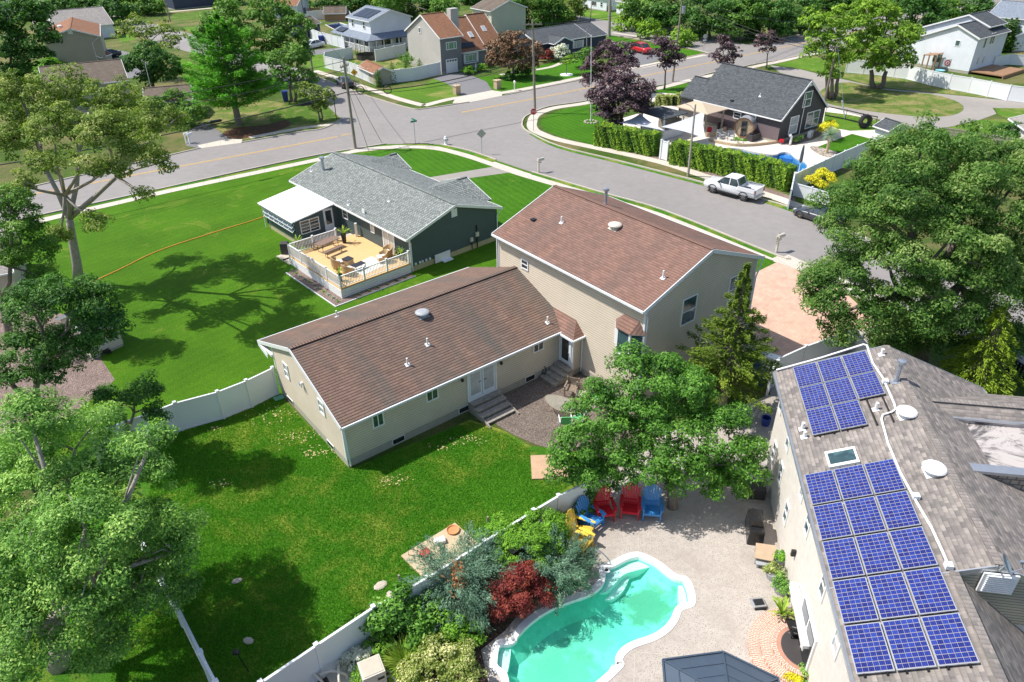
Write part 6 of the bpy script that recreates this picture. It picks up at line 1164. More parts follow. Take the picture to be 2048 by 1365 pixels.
car('sports_car','dark grey low sports coupe with bronze wheels under the edge of the big tree','sports car',c,pr,[(2.18,.55,.22,.36,.42),(2.0,.80,.18,.5,.60),(1.4,.90,.18,.62,.74),(.8,.89,.18,.68,.82),(0,.88,.18,.70,.84),(-.9,.92,.18,.76,.88),(-1.7,.92,.22,.78,.86),(-2.1,.78,.3,.66,.74),(-2.18,.6,.35,.55,.6)],[(1.0,.72,.62,.80,.82),(.25,.72,.52,.82,1.22),(-.25,.72,.54,.82,1.28),(-.85,.72,.52,.84,1.18),(-1.75,.66,.52,.84,.87)],'p_grey',(1.27,-1.24),.33,.86,'rimb',extra=sp)
def lights(t,L=2.2,z=.75,w_=.6):
    for s_ in(-1,1): MB().box((L-.05,s_*w_,z),(.1,.3,.14)).build('headlight',M['headl'],t); MB().box((-L+.03,s_*(w_+.05),z+.1),(.1,.25,.2)).build('tail_light',M['tail'],t)
SED=([(2.28,.6,.3,.5,.58),(2.1,.84,.24,.65,.76),(1.2,.89,.22,.8,.92),(.7,.9,.22,.84,.96),(-1.2,.9,.22,.86,.98),(-2.05,.86,.25,.85,.95),(-2.28,.72,.35,.7,.8)],[(1.15,.78,.7,.92,.95),(.4,.78,.58,.95,1.38),(-.2,.78,.6,.95,1.43),(-.85,.78,.58,.96,1.38),(-1.65,.76,.66,.95,.98)])
SUV=([(2.2,.7,.35,.7,.85),(2.05,.88,.3,.85,.98),(1.2,.92,.3,.95,1.08),(-2.0,.92,.3,1.0,1.1),(-2.2,.88,.35,1.0,1.1)],[(1.35,.82,.75,1.05,1.08),(.7,.82,.68,1.05,1.6),(-.2,.82,.7,1.05,1.68),(-1.5,.82,.7,1.05,1.66),(-2.1,.82,.74,1.05,1.1)])
car('sedan','white four door sedan parked before the white fence','car',G(625,98)+Vector((0,.6,0)),yaw((604,102),(640,95))+0.0,*SED,'p_white',(1.35,-1.35),.33,.84,extra=lights)
car('parked_suv','black car seen from behind at the kerb by the white corner fence','car',G(688,176)+Vector((0,1,0)),yaw((660,155),(700,186)),*SED,'p_black',(1.35,-1.35),.34,.86,extra=lights)
car('red_car','bright red car parked nose in beside the navy ranch house','car',G(1284,108)+Vector((0,.8,0)),yaw((1302,112),(1270,104)),*SUV,'p_red',(1.35,-1.35),.36,.87,extra=lights)
car('dark_car','dark car partly hidden by the tree beside the tan gable house','car',G(212,118)+Vector((0,.8,0)),yaw((200,114),(225,110)),*SED,'p_black',(1.35,-1.35),.34,.86,extra=lights)
t=car('riding_mower','small orange riding mower near the light grey roofed house','mower',G(243,68),2.6,[(1.0,.4,.3,.7,.8),(.5,.45,.3,.8,.95),(-.3,.45,.3,.5,.6),(-.9,.45,.3,.5,.65)],None,'p_org',(.6,-.6),.3,.5); MB().box((-.5,0,.85),(.4,.5,.4)).build('seat',M['black'],t)
# ---------------- bins, tyre, AC ----------------
def bin_(label,p,rz=0,s=1): t=thing('wheelie_bin',label,'bin',p,rz,'blue wheelie bins'); q=MB(); q.hexa([(-.25,-.28,.05),(.25,-.28,.05),(.25,.28,.05),(-.25,.28,.05),(-.32,-.36,1.0),(.32,-.36,1.0),(.32,.36,1.0),(-.32,.36,1.0)]); q.build('body',M['binb'],t); MB().hexa([(-.34,-.38,1.0),(.34,-.38,1.0),(.34,.4,1.0),(-.34,.4,1.0),(-.33,-.3,1.1),(.33,-.3,1.1),(.33,.4,1.06),(-.33,.4,1.06)]).build('lid',M['binb'],t); t.scale=(s,s,s*1.05); return t
bin_('blue wheelie bin in the shade under the pine tree',G(572,203),.3,1.25); bin_('blue wheelie bin beside the tail of the white sedan',G(643,88),.2,1.3); bin_('second blue wheelie bin behind the white sedan',G(649,87),.2,1.2); bin_('blue bin with dark lid inside the narrow side yard',G(1508,752),.2,1.2)
def torus(mb,c,R0,r0,axis,n=28,k=10,tread=0):
    q=Vector(axis).to_track_quat('Z','Y').to_matrix(); c=Vector(c)
    P=lambda a,b:(c+q@Vector(((R0+(r0+(tread if int(a*40/math.pi)%2 and abs(b)<1.2 else 0))*math.cos(b))*math.cos(a),(R0+(r0)*math.cos(b))*math.sin(a),r0*1.1*math.sin(b))))
    for i in range(n):
        for j in range(k): a0,a1=2*math.pi*i/n,2*math.pi*(i+1)/n; b0,b1=2*math.pi*j/k,2*math.pi*(j+1)/k; mb.face([P(a0,b0),P(a1,b0),P(a1,b1),P(a0,b1)])
ty=thing('tractor_tyre','huge black tractor tyre standing upright on the lawn','tyre',G(1727,257),.1); q=MB(); torus(q,(0,0,.82),.58,.24,(0.1,-1,.1),40,12); 
for i in range(20): a=i*math.pi/10; q.beam((.80*math.cos(a),-.2,.82+.80*math.sin(a)),(.82*math.cos(a+.14),.2,.82+.82*math.sin(a+.14)),.07,.07)
q.build('tyre_body',M['tyre'],ty)
ac=thing('air_conditioner','white outdoor air conditioner beside the dark gable wall','air conditioner',G(1619,276),.9); MB().bb(-.45,.45,-.18,.18,.15,.8).build('case',M['white'],ac); MB().bb(-.3,.15,-.2,-.18,.25,.7).build('fan_grille',M['pewter'],ac); MB().bb(-.4,.4,-.2,.2,0,.15).build('base',M['concp'],ac)
t=thing('pipe_stand','white pipe stand with a curved top before the dark house','pipe',G(1580,290)); MB().tube([(0,0,0),(0,0,.95),(-.1,0,1.08),(-.3,0,1.0)],.13,8).build('pipe_body',M['white'],t)
t=thing('red_cart','small red and black folded cart at the dark house corner','cart',G(1562,289)); MB().box((0,0,.4),(.4,.4,.3)).build('basket',M['redp'],t); MB().tube([(-.25,0,.05),(.2,0,.6),(.1,0,1.0)],.03,6).tube([(.25,0,.05),(-.2,0,.5)],.03,6).build('frame',M['black'],t)
um=thing('closed_umbrella','tall closed blue grey umbrella at the end of the blue pool','umbrella',G(1597,345)); MB().tube([(0,0,0),(0,0,2.9)],.03,6).build('pole',M['white'],um); MB().lathe([(.08,1.0),(.17,1.2),(.16,2.0),(.1,2.6),(.02,2.9)],(0,0,0),10).build('canopy',M['navyt'],um)
# ---------------- dark house yard ----------------
pv=thing('pavilion','open pavilion with a dark shingle hip roof over a white bar counter','pavilion',G(1318,252),R(0)); 
def hip(mb,pts,ze,zr,top=None,t=.1):
    c=sum((Vector(p) for p in pts),Vector((0,0)))/len(pts); apex=Vector((c.x,c.y,zr))
    for i in range(len(pts)): a=Vector((*pts[i],ze)); b=Vector((*pts[(i+1)%len(pts)],ze)); L=(b-a).length; h_=((a+b)/2-apex).length; mb.face([a,b,apex],0,[(0,0),(L,0),(L/2,h_)]); mb.face([a-Vector((0,0,t)),b-Vector((0,0,t)),b,a])
    mb.face([(*p,ze-t) for p in pts][::-1])
def canopy(t,corners_px,ze,zr,mat,postm,inset_=.85,posts=True,pr=.09):
    o=t.location; pts=[(G(x,y,ze)-o) for x,y in corners_px]; q=MB(); hip(q,[(p.x,p.y) for p in pts],ze,zr); q.build('roof',M[mat],t); c=sum(pts,Vector())/len(pts)
    if posts:
        for p in pts: a=c.lerp(p,inset_); MB().bb(a.x-pr,a.x+pr,a.y-pr,a.y+pr,0,ze-.05).build('post',M[postm],t)
    return c,pts
c,pts=canopy(pv,[(1278,223),(1330,239),(1376,226),(1320,212)],2.6,3.25,'sh_char','white'); q=MB(); a,b,e_,d=[c.lerp(p,.78) for p in pts]; 
for u_,v_ in((a,b),(b,e_)): q.beam(Vector((u_.x,u_.y,.55)),Vector((v_.x,v_.y,.55)),.3,1.0)
q.build('bar_counter',M['vinyl'],pv); q=MB(); q.beam(Vector((d.x,d.y,1.0)),Vector((e_.x,e_.y,1.0)),.12,1.9); q.build('back_panel',M['deckw'],pv)
gz=thing('canopy_gazebo','tan canvas gazebo canopy on grey wooden posts','gazebo',G(1405,250)); canopy(gz,[(1352,213),(1415,229),(1456,218),(1390,202)],2.7,3.3,'tan','deckw')
def sail(label,pxs,zs):
    P=[G(x,y,z) for (x,y),z in zip(pxs,zs)]; o=P[0]; t=thing('shade_sail',label,'shade sail',o); q=MB(); n=8; k=len(P); ctr=sum(P,Vector())/k
    for i in range(k):
        a,b=P[i],P[(i+1)%k]; prev=None
        for j in range(n+1):
            u_=j/n; e_=a.lerp(b,u_).lerp(ctr,.30*4*u_*(1-u_)*.5); 
            if prev is not None: q.face([prev-o,e_-o,ctr-o-Vector((0,0,.12))])
            prev=e_
    q.build('cloth',M['shade'],t)
sail('pale grey shade sail stretched in front of the gazebo',[(1322,254),(1410,222),(1412,278)],(2.0,2.8,1.8)); sail('pale grey shade sail left of the pavilion behind the hedge',[(1238,246),(1280,228),(1330,262)],(2.2,2.5,2.0)); 
su=thing('barrel_sauna','wooden barrel sauna with a metal covered top and open door','sauna',G(1484,278),0.0)
d=(G(1512,272)-G(1484,278)); d.z=0; ax=Vector((.55,.83,0)); ax.normalize(); sx=Vector((-ax.y,ax.x,0)); Rb,Lb=1.15,1.9
def barrel(mb,r0,r1,x0,x1,a0,a1,n=22,m=0):
    for i in range(n):
        t0=a0+(a1-a0)*i/n; t1=a0+(a1-a0)*(i+1)/n; f_=lambda r_,t_,x_: ax*x_+sx*(r_*math.cos(t_))+Vector((0,0,Rb+.1+r_*math.sin(t_)))
        mb.face([f_(r0,t0,x0),f_(r0,t1,x0),f_(r1,t1,x1),f_(r1,t0,x1)],m)
q=MB(); barrel(q,Rb,Rb,0,Lb,0,2*math.pi,28); barrel(q,Rb,Rb*.88,0,0,0,2*math.pi,28); q.build('barrel',M['wood'],su); q=MB(); barrel(q,Rb*.9,.01,.12,.12,0,2*math.pi,24); barrel(q,Rb,.01,Lb,Lb,0,2*math.pi,24); q.build('end_wall',M['woodl'],su); q=MB(); barrel(q,Rb*1.03,Rb*1.03,-.12,Lb+.1,-.15,math.pi+.15,20); q.build('metal_cover',M['alu'],su); q=MB(); q.box(ax*.08+Vector((0,0,1.15)),(.62,.06,1.7),0,math.atan2(sx.y,sx.x)); q.build('door',M['glassd'],su)
bx_=thing('wicker_box','dark wicker storage box beside the barrel sauna','storage box',G(1505,281),.65); MB().bb(-.75,.75,-.42,.42,0,.75).build('box',M['wickd'],bx_,bevel=.03); MB().bb(-.6,.4,-.2,.2,.76,.9).build('folded_towels',M['black'],bx_)
# ---- generic chairs ----
def adirondack():
    t=thing('adirondack_chair','','chair'); mat=M['redp']
    q=MB(); 
    for i in range(5): x=-.05-.115*i+.25; z=.36-.035*i; q.box((x,0,z),(.105,.54,.022),0,rot=Matrix.Rotation(.28,3,'Y'))
    q.build('seat',mat,t); q=MB()
    for i in range(7):
        y=(i-3)*.082; hgt=.78-.018*(i-3)**2; b0=Vector((-.28,y*.9,.24)); tip=Vector((-.28-hgt*.38,y*1.22,.24+hgt)); q.beam(b0,tip,.074,.018,0,up=(1,0,.4)); q.tube([tip-Vector((.01,0,0)),tip+Vector((-.012,0,.025))],.03,6) if 0 else None
    q.beam((-.34,-.24,.42),(-.34,.24,.42),.05,.03); q.build('backrest',mat,t)
    for s_ in(-1,1):
        q=MB(); y=s_*.33; pts=[(-.42,y,.52),(-.1,y,.56),(.2,y,.585),(.34,y,.57)]; ws=[.07,.11,.15,.10]
        for a,b,w0 in zip(pts,pts[1:],ws[1:]): q.beam(a,b,w0,.028)
        q.build('armrest',mat,t); MB().beam((.27,y*.93,.0),(.24,y*.93,.56),.10,.04,0,up=(0,1,0)).build('leg',mat,t); MB().hexa([(.29,y*.85-.02,.30),(.29,y*.85+.02,.30),(-.55,y*.8+.02,.0),(-.55,y*.8-.02,.0),(.29,y*.85-.02,.40),(.29,y*.85+.02,.40),(-.48,y*.8+.02,.12),(-.48,y*.8-.02,.12)]).build('leg',mat,t)
    q=MB().box((.29,0,.33),(.03,.56,.1)).build('front_rail',mat,t); return t
def recolor(t,m):
    for ch in t.children:
        ch.data=ch.data.copy(); ch.data.materials[0]=m; recolor(ch,m)
a0=adirondack(); first=True
for lab,c,f_,m in(('blue adirondack chair at the left of the row near the bushes',(1183,1052),(1197,1062),'bluep'),('red adirondack chair between the blue chair and the tree trunk side',(1208,1033),(1214,1052),'redp'),('red adirondack chair in the middle facing the pool squarely',(1259,1028),(1258,1052),'redp'),('blue adirondack chair half under the tree leaves at the right end',(1302,1032),(1303,1056),'bluep'),('upper yellow adirondack chair by the green bushes',(1164,1075),(1180,1081),'yelp'),('lower yellow adirondack chair partly behind the blue juniper',(1161,1097),(1177,1106),'yelp')):
    t=a0 if first else dup(a0); first=False; p=G(*c); g_=G(*f_)-p; t.location=p; t.rotation_euler=(0,0,math.atan2(g_.y,g_.x)); t['label']=lab; t['group']='plastic adirondack chairs round the pool corner'; recolor(t,M[m]); t.scale=(1.28,1.28,1.28)
def sling():
    t=thing('patio_chair','','chair'); 
    for s_ in(-1,1): MB().tube([(-.25,s_*.28,0),(-.3,s_*.28,.42),(-.36,s_*.28,.62),(-.1,s_*.29,.66),(.22,s_*.29,.62),(.28,s_*.29,.5),(.3,s_*.28,0)],.022,7).tube([(.26,s_*.25,.42),(-.22,s_*.25,.38),(-.42,s_*.25,.95)],.022,7).build('side_frame',M['white'],t)
    MB().box((.02,0,.405),(.5,.48,.02),0,rot=Matrix.Rotation(-.08,3,'Y')).build('seat',M['sling'],t); MB().beam((-.22,0,.4),(-.42,0,.95),.48,.02,0,up=(1,0,.3)).build('backrest',M['sling'],t); return t
s0=sling(); first=True
for lab,c,rz in(('green and white patio chair behind the wooden chairs, under the leaves',(1191,806),-2.5),('green and white patio chair right of the glass table',(1158,848),2.6),('green and white patio chair turned away at the lower end of the glass table',(1130,856),1.6)):
    t=s0 if first else dup(s0); first=False; t.location=G(*c); t.rotation_euler=(0,0,rz); t['label']=lab; t['group']='green sling chairs on the gravel'; t.scale=(1.15,)*3
def teak():
    t=thing('wooden_chair','','chair')
    for x in(-.28,.28):
        for y in(-.3,.3): MB().box((x,y,.32 if x>0 else .45),(.06,.06,.64 if x>0 else .9)).build('leg',M['teak'],t)
    for y in(-.3,.3): MB().box((0,y,.63),(.66,.07,.04)).build('armrest',M['teak'],t)
    q=MB(); 
    for i in range(5): q.box((-.22+.11*i,0,.40),(.09,.56,.03))
    q.build('seat',M['teak'],t); q=MB()
    for i in range(4): q.box((-.29,0,.5+.11*i),(.025,.56,.07))
    q.build('backrest',M['teak'],t); return t
s0=teak()
for k,(lab,c,rz) in enumerate((('weathered wooden armchair nearer the house corner',(1143,790),-.7),('weathered wooden armchair with a pale cushion beside the green chair',(1163,802),-.6))):
    t=s0 if k==0 else dup(s0); t.location=G(*c); t.rotation_euler=(0,0,rz-1.2); t['label']=lab; t['group']='weathered wooden armchairs'; t.scale=(1.15,)*3
    if k: MB().box((0,0,.45),(.5,.5,.06)).build('cushion',M['stone_y'],t,bevel=.02)
tb=thing('glass_table','oval glass garden table with a thin dark frame','table',G(1122,828),-.75); gm_,nt_,b_=base('table_glass'); b_.inputs['Base Color'].default_value=(.35,.34,.28,1); b_.inputs['Roughness'].default_value=.08; b_.inputs['Alpha'].default_value=.55; M['tglass']=gm_
q=MB(); q.face([(1.0*math.cos(a)*(1+.12*math.cos(2*a)),.6*math.sin(a),.72) for a in[2*math.pi*i/32 for i in range(32)]]); q.build('tabletop',M['tglass'],tb); q=MB(); q.tube([(1.0*math.cos(a)*(1+.12*math.cos(2*a)),.6*math.sin(a),.71) for a in[2*math.pi*i/32 for i in range(33)]],.02,6,cap=False); q.build('rim',M['teak'],tb)
for sx_ in(-.75,.75):
    for sy_ in(-.38,.38): MB().tube([(sx_,sy_,.7),(sx_*.8,sy_*.8,.35),(sx_*1.05,sy_*1.05,0)],.02,6).build('leg',M['teak'],tb)
hr=thing('garden_hose','coiled black garden hose on a reel against the beige wall','hose',G(1082,752)); q=MB()
for k in range(7): r_=.28+.02*k; q.tube([(r_*math.cos(a)+.05*math.sin(k*3)-.25*(k%2),.05*math.cos(k*5)+(.1*math.sin(a) if k<4 else r_*math.sin(a)*.6),(.42+r_*math.sin(a)) if k<4 else .04+.015*k) for a in[2*math.pi*i/20 for i in range(21)]],.022,5,cap=False)
q.build('coil',M['black'],hr); MB().box((0,.08,.35),(.3,.1,.5)).build('reel_stand',M['black'],hr)
# --- deck furniture (deck top at .78) ---
dz_=.785
pt=thing('picnic_table','brown picnic table with black frame on the tan deck','picnic table',G(657,499,dz_)); v1=G(688,484,dz_)-G(640,504,dz_); pt.rotation_euler=(0,0,math.atan2(v1.y,v1.x)); MB().bb(-1.0,1.0,-.4,.4,.70,.75).build('tabletop',M['brownt'],pt)
for x in(-.75,.75): MB().tube([(x,-.35,.7),(x,-.3,.02),(x,.3,.02),(x,.35,.7)],.025,6).build('leg',M['black'],pt)
bn=thing('picnic_bench','long brown bench beside the picnic table on the deck','bench',G(668,509,dz_)); bn.rotation_euler=pt.rotation_euler; MB().bb(-.95,.95,-.14,.14,.42,.46).build('seat',M['brownt'],bn)
for x in(-.7,.7): MB().tube([(x,-.12,.42),(x,-.12,.02),(x,.12,.02),(x,.12,.42)],.022,6).build('leg',M['black'],bn)
bn2=dup(bn,loc=G(640,493,dz_),label='second picnic bench on the far side of the deck table')
def wick():
    t=thing('wicker_armchair','','armchair'); q=MB(); q.bb(-.3,.32,-.32,.32,.1,.36); q.build('seat_base',M['wicker'],t,bevel=.03); MB().bb(-.26,.34,-.27,.27,.36,.46).build('cushion',M['cush'],t,bevel=.03)
    q=MB(); n=14; P=[]
    for i in range(n+1): a=-math.pi*.62+math.pi*1.24*i/n; P.append((-.05-.36*math.cos(a)*1.0,.40*math.sin(a),.62+.22*max(0,math.cos(a))))
    for a,b in zip(P,P[1:]): q.hexa([(a[0],a[1],.1),(a[0]*.9,a[1]*.88,.1),(b[0]*.9,b[1]*.88,.1),(b[0],b[1],.1),(a[0]*1.08-.02,a[1]*1.08,a[2]),(a[0]*.95,a[1]*.92,a[2]),(b[0]*.95,b[1]*.92,b[2]),(b[0]*1.08-.02,b[1]*1.08,b[2])])
    q.build('backrest',M['wicker'],t); return t
w0_=wick()
for k,(lab,c,rz) in enumerate((('tan wicker armchair in the middle of the deck',(676,535),.6),('tan wicker armchair with white cushion by the sliding door',(774,514),-2.5),('tan wicker armchair at the near deck corner with its back to the rail',(698,549),.9),('tan wicker armchair nearest the right deck rail',(765,524),-2.7))):
    t=w0_ if k==0 else dup(w0_); t.location=G(*c,dz_); t.rotation_euler=(0,0,rz); t['label']=lab; t['group']='tan wicker armchairs on the deck'; t.scale=(1.1,)*3
e_=thing('side_table','square tan wicker side table with black top','table',G(697,530,dz_),pt.rotation_euler[2]); MB().bb(-.3,.3,-.3,.3,.0,.5).build('base',M['wicker'],e_); MB().bb(-.33,.33,-.33,.33,.5,.54).build('tabletop',M['blackt'],e_)
e_=thing('coffee_table','low black coffee table on the pale rug','table',G(718,538,dz_),pt.rotation_euler[2]); MB().bb(-.5,.5,-.28,.28,.36,.4).build('tabletop',M['blackt'],e_)
for x in(-.45,.45):
    for y in(-.24,.24): MB().bb(x-.02,x+.02,y-.02,y+.02,0,.36).build('leg',M['blackt'],e_)
e_=thing('outdoor_rug','pale patterned rug under the coffee table','rug',G(735,532,dz_),pt.rotation_euler[2]); MB().bb(-1.3,1.3,-1.0,1.0,0,.012).build('cloth',M['cush'],e_)
po=thing('white_post','white utility column against the grey wall on the deck','post',G(714,473,dz_)); MB().bb(-.1,.1,-.1,.1,0,1.15).build('shaft',M['vinyl'],po)
def palm(label,p,rz=0,h=.55,r=.22,L=.55,n=26,potm='black'):
    t=thing('potted_palm',label,'potted plant',p,rz,'potted palms on the deck'); MB().lathe([(r*.7,0),(r,h),(r*.92,h),(r*.88,h*.9),(.01,h*.9)],(0,0,0),14).build('pot',M[potm],t); spiky('','','',M['f_palm'],None,n,L,.035,up=.5,parent=t,loc_off=(0,0,h),part='leaves'); return t
palm('tall potted palm in a black planter at the end of the deck rail',G(689,486,dz_),h=.75,L=.8); palm('potted palm at the far left corner of the deck rail',G(597,497,dz_),L=.6); palm('potted palm in the near corner of the deck rails',G(681,562,dz_),L=.6); palm('potted palm between the sliding door and the right rail',G(803,520,dz_),L=.75,h=.5)
gr=thing('covered_grill','dark covered grill beside the deck corner','grill',G(572,508)); MB().bb(-.3,.3,-.3,.3,0,1.0).build('cover',M['wickd'],gr,bevel=.05)
for i in range(11):
    p_=Gh.loc+Gh.rot@Vector((-6.65,-.2+i*.68,.03)); t=thing('small_plant',ORD[i]+' small grey green plant in the gravel strip, counted from the near deck corner','plant',p_,0,'small plants along the deck'); spiky('','','',M['f_yucca' if i%3 else 'f_bush'],None,22,.2,.02,up=.3,parent=t,part='leaves')
for i in range(6):
    p_=Gh.loc+Gh.rot@Vector((-5.0+i*.8,-.42,.03)); t=thing('small_plant',ORD[i]+' small dark plant under the near side of the deck, counted from the corner','plant',p_,0,'dark plants under the deck side'); spiky('','','',M['f_dark'],None,22,.18,.025,up=.3,parent=t,part='leaves')
for i,(x,y) in enumerate(((570,515),(582,522))): t=thing('concrete_slab',('pale stepping slab left of the deck, upper one','pale stepping slab left of the deck, lower one')[i],'slab',G(x,y),Gh.ang); MB().bb(-.45,.45,-.6,.6,0,.06).build('block',M['concp'],t)
oh=thing('orange_hose','thin orange hose curving across the bright lawn','hose',G(180,568)); pts=[p-oh.location+Vector((0,0,.03)) for p in smoothp(GL([(180,568),(205,556),(250,535),(300,510),(350,491),(400,475),(450,459),(500,444),(530,434)]),5)]; MB().tube(pts,.045,5).build('tube',M['orange'],oh)
# ---------------- pool yard ----------------
gr=thing('covered_grill','barbecue under a shiny black cover beside the stucco wall','grill',G(1507,1068),1.35); q=MB(); q.hexa([(-.75,-.36,.0),(.75,-.36,.0),(.75,.36,.0),(-.75,.36,.0),(-.72,-.33,.85),(.72,-.33,.85),(.72,.33,.85),(-.72,.33,.85)]); q.hexa([(-.45,-.32,.84),(.45,-.32,.84),(.45,.32,.84),(-.45,.32,.84),(-.38,-.2,1.22),(.38,-.2,1.22),(.38,.25,1.22),(-.38,.25,1.22)]); q.build('cover',M['cover'],gr,bevel=.06)
ch=thing('folding_chair','tan fabric reclining chair by the planters','chair',G(1528,1120),-.3); MB().hexa([(-.45,-.4,.38),(.3,-.42,.42),(.42,.45,.5),(-.42,.42,.45),(-.45,-.4,.42),(.3,-.42,.46),(.42,.45,.54),(-.42,.42,.49)]).build('cloth',M['tanc'],ch)
for x in(-.4,.35):
    for y in(-.35,.38): MB().tube([(x,y,.42),(x,y,0)],.02,6).build('leg',M['alu'],ch)
tb=thing('small_table','small grey plastic table below the tan chair','table',G(1529,1132),-.2); MB().bb(-.4,.4,-.22,.22,.2,.26).build('tabletop',M['pewter'],tb)
for x in(-.33,.33):
    for y in(-.16,.16): MB().bb(x-.03,x+.03,y-.03,y+.03,0,.2).build('leg',M['pewter'],tb)
rb=thing('pool_robot','silver and black pool cleaning robot on the concrete','pool cleaner',G(1516,1210),.1); MB().bb(-.27,.27,-.22,.22,.03,.16).build('body',M['alu'],rb,bevel=.03); MB().bb(-.2,.2,-.14,.14,.16,.2).build('lid',M['black'],rb,bevel=.015)
for s_ in(-1,1): MB().tube([(-.24,s_*.22,.06),(.24,s_*.22,.06)],.055,8).build('roller',M['black'],rb)
MB().tube([(0,-.25,.03),(.35,-.35,.03),(.6,-.3,.03),(.7,-.5,.03)],.012,5).build('cord',M['black'],rb)
def planter(label,c,r,h,mf='f_bush',mat='pewter',n=1):
    t=thing('planter',label,'planter',G(*c),0,'planters by the stucco wall'); MB().lathe([(r*.75,0),(r,h),(r*.93,h),(r*.9,h*.85),(.01,h*.85)],(0,0,0),18).build('pot',M[mat],t)
    bl=[(Vector((0,0,h+.05)),(r*1.05,r*1.05,r*.55))]; P,Nn,v=crown_pts([(b[0],b[1]) for b in bl],.14,.045,.5,1.2,1.3,-.1); leafmesh('foliage',t,M[mf],P,Nn,.045,.5,v); return t
planter('round grey planter with leafy green plant, topmost of the three',(1560,1125),.36,.35,'f_bush'); planter('round grey planter with brown stems and little foliage in the middle',(1545,1155),.36,.38,'f_var'); planter('round grey planter with trailing mixed leaves, lowest of the three',(1562,1182),.40,.36,'f_light')
t=palm('spiky bright green palm in a terracotta pot beside the brick steps',G(1560,1238),h=.3,L=.75,n=50,potm='brickr'); t['group']='planters by the stucco wall'
ir=thing('iron_plant_stand','tangled black iron stand at the top of the round brick steps','plant stand',G(1585,1275)); q=MB()
for i in range(26): a=RNG.uniform(0,6.28); z=RNG.uniform(.1,.8); c=Vector((RNG.normal()*.2,RNG.normal()*.3,z)); q.tube([c+Vector((.14*math.cos(a+b),.1*math.sin(b),.14*math.sin(a+b))) for b in(0,1,2,3,4)],.022,5)
for x in(-.25,.25):
    for y in(-.35,.35): q.tube([(x,y,0),(x,y,.9)],.025,5)
q.build('frame',M['black'],ir); MB().bb(-.28,.28,-.38,.38,.6,.63).build('shelf',M['black'],ir)
wb=thing('wicker_box','dark wicker storage box under the tree edge by the stucco wall','storage box',G(1506,990),1.45); MB().bb(-.35,.35,-.5,.5,0,.6).build('box',M['wickd'],wb,bevel=.04)
for i,(x,y,lab) in enumerate(((1520,770,'blue bundled object in the narrow side yard'),(1530,850,'blue bucket in the shade of the side yard'))): t=thing('blue_container',lab,'container',G(x,y)); MB().lathe([(.2,0),(.26,.5),(.22,.5),(.2,.1),(.01,.1)],(0,0,0),12).build('tub',M['binb'],t)
sf=thing('white_table','large white folding table in the narrow side yard','table',G(1530,735),-.65); MB().bb(-.9,.9,-.6,.6,.7,.75).build('tabletop',M['soffit'],sf)
for x in(-.7,.7): MB().tube([(x,-.4,.7),(x,-.4,.0),(x,.4,0),(x,.4,.7)],.02,5).build('leg',M['alu'],sf)
hr=thing('pool_handrail','looped metal handrail at the pool steps','handrail',G(1205,1128)); A_=G(1188,1128)-hr.location; B_=G(1219,1131)-hr.location; MB().tube(smoothp([A_,A_+Vector((0,0,.55)),A_.lerp(B_,.12)+Vector((0,0,.85)),A_.lerp(B_,.5)+Vector((0,0,.7)),B_+Vector((0,0,.25)),B_-Vector((0,0,.1))],5),.028,8).build('rail',M['steel'],hr)
sk_=thing('skimmer_lid','round black and white skimmer cover on the pool coping','skimmer lid',G(1213,1141,.04)); MB().lathe([(.01,.02),(.16,.02),(.16,0)],(0,0,0),16).build('disc',M['white'],sk_); MB().lathe([(.01,.03),(.08,.03),(.08,.02)],(0,0,0),12).build('centre',M['black'],sk_)
gzb=thing('metal_gazebo','navy grey metal roofed gazebo cut off by the bottom edge','gazebo',G(1440,1420)); c,pts=canopy(gzb,[(1325,1321),(1350,1600),(1600,1560),(1556,1358),(1446,1305)],2.35,2.95,'navyt','darkm'); q=MB()
o=gzb.location; cc=Vector((c.x,c.y,2.95))
for i,p in enumerate(pts):
    a=Vector((p.x,p.y,2.37)); q.beam(a,cc+Vector((0,0,.02)),.05,.04); b=pts[(i+1)%len(pts)]; b=Vector((b.x,b.y,2.37))
    for k in(.25,.5,.75): q.beam(a.lerp(cc,k)+Vector((0,0,.0)),b.lerp(cc,k)+Vector((0,0,.0)),.03,.03)
    q.beam(a,b,.06,.08)
q.build('ridge_seam',M['navyt'],gzb)
ht=thing('pool_heater','beige square pool heat pump in the corner bed','heat pump',G(748,1365),.45); MB().bb(-.42,.42,-.4,.4,.0,.95).build('case',M['beigep'],ht,bevel=.02); MB().bb(-.36,.36,-.34,.34,.95,.97).build('top_panel',M['concp'],ht); MB().bb(.1,.35,-.415,-.4,.6,.72).build('badge',M['black'],ht)
for k in(0,1): MB().tube(smoothp([Vector((.4,-.2+.2*k,.3)),Vector((.65,-.3+.2*k,.35)),Vector((.7,-.6,.1)),Vector((.6,-1.2,.05))],5),.05,7).build('pipe',M['beigep'],ht)
pq=thing('pool_pipes','looping grey pool pipes and a pump beside the cinder blocks','pump',G(640,1360)); 
for k,(a,b) in enumerate((((-.6,.1),(.2,-.3)),((.1,-.1),(1.0,.0)),((.7,.3),(.9,-.6)))): MB().tube(smoothp([Vector((*a,.05)),Vector((a[0],a[1],.45)),Vector(((a[0]+b[0])/2,(a[1]+b[1])/2,.6)),Vector((*b,.3)),Vector((*b,.0))],5),.05,7).build('pipe',M['beigep'],pq)
cb=thing('cinder_blocks','low stack of pale cinder blocks by the white fence','blocks',G(668,1330),.55); 
for k in range(3): MB().bb(-.5+.42*k,-.12+.42*k,-.2,.2,0,.2).bb(-.45+.42*k,-.33+.42*k,-.14,.14,.2,.21).build('block',M['concp'],cb)
t=thing('concrete_slab','plain pale slab on the ground beside the pool heater','slab',G(690,1362),.6); MB().bb(-.5,.5,-.8,.8,0,.08).build('block',M['concp'],t)
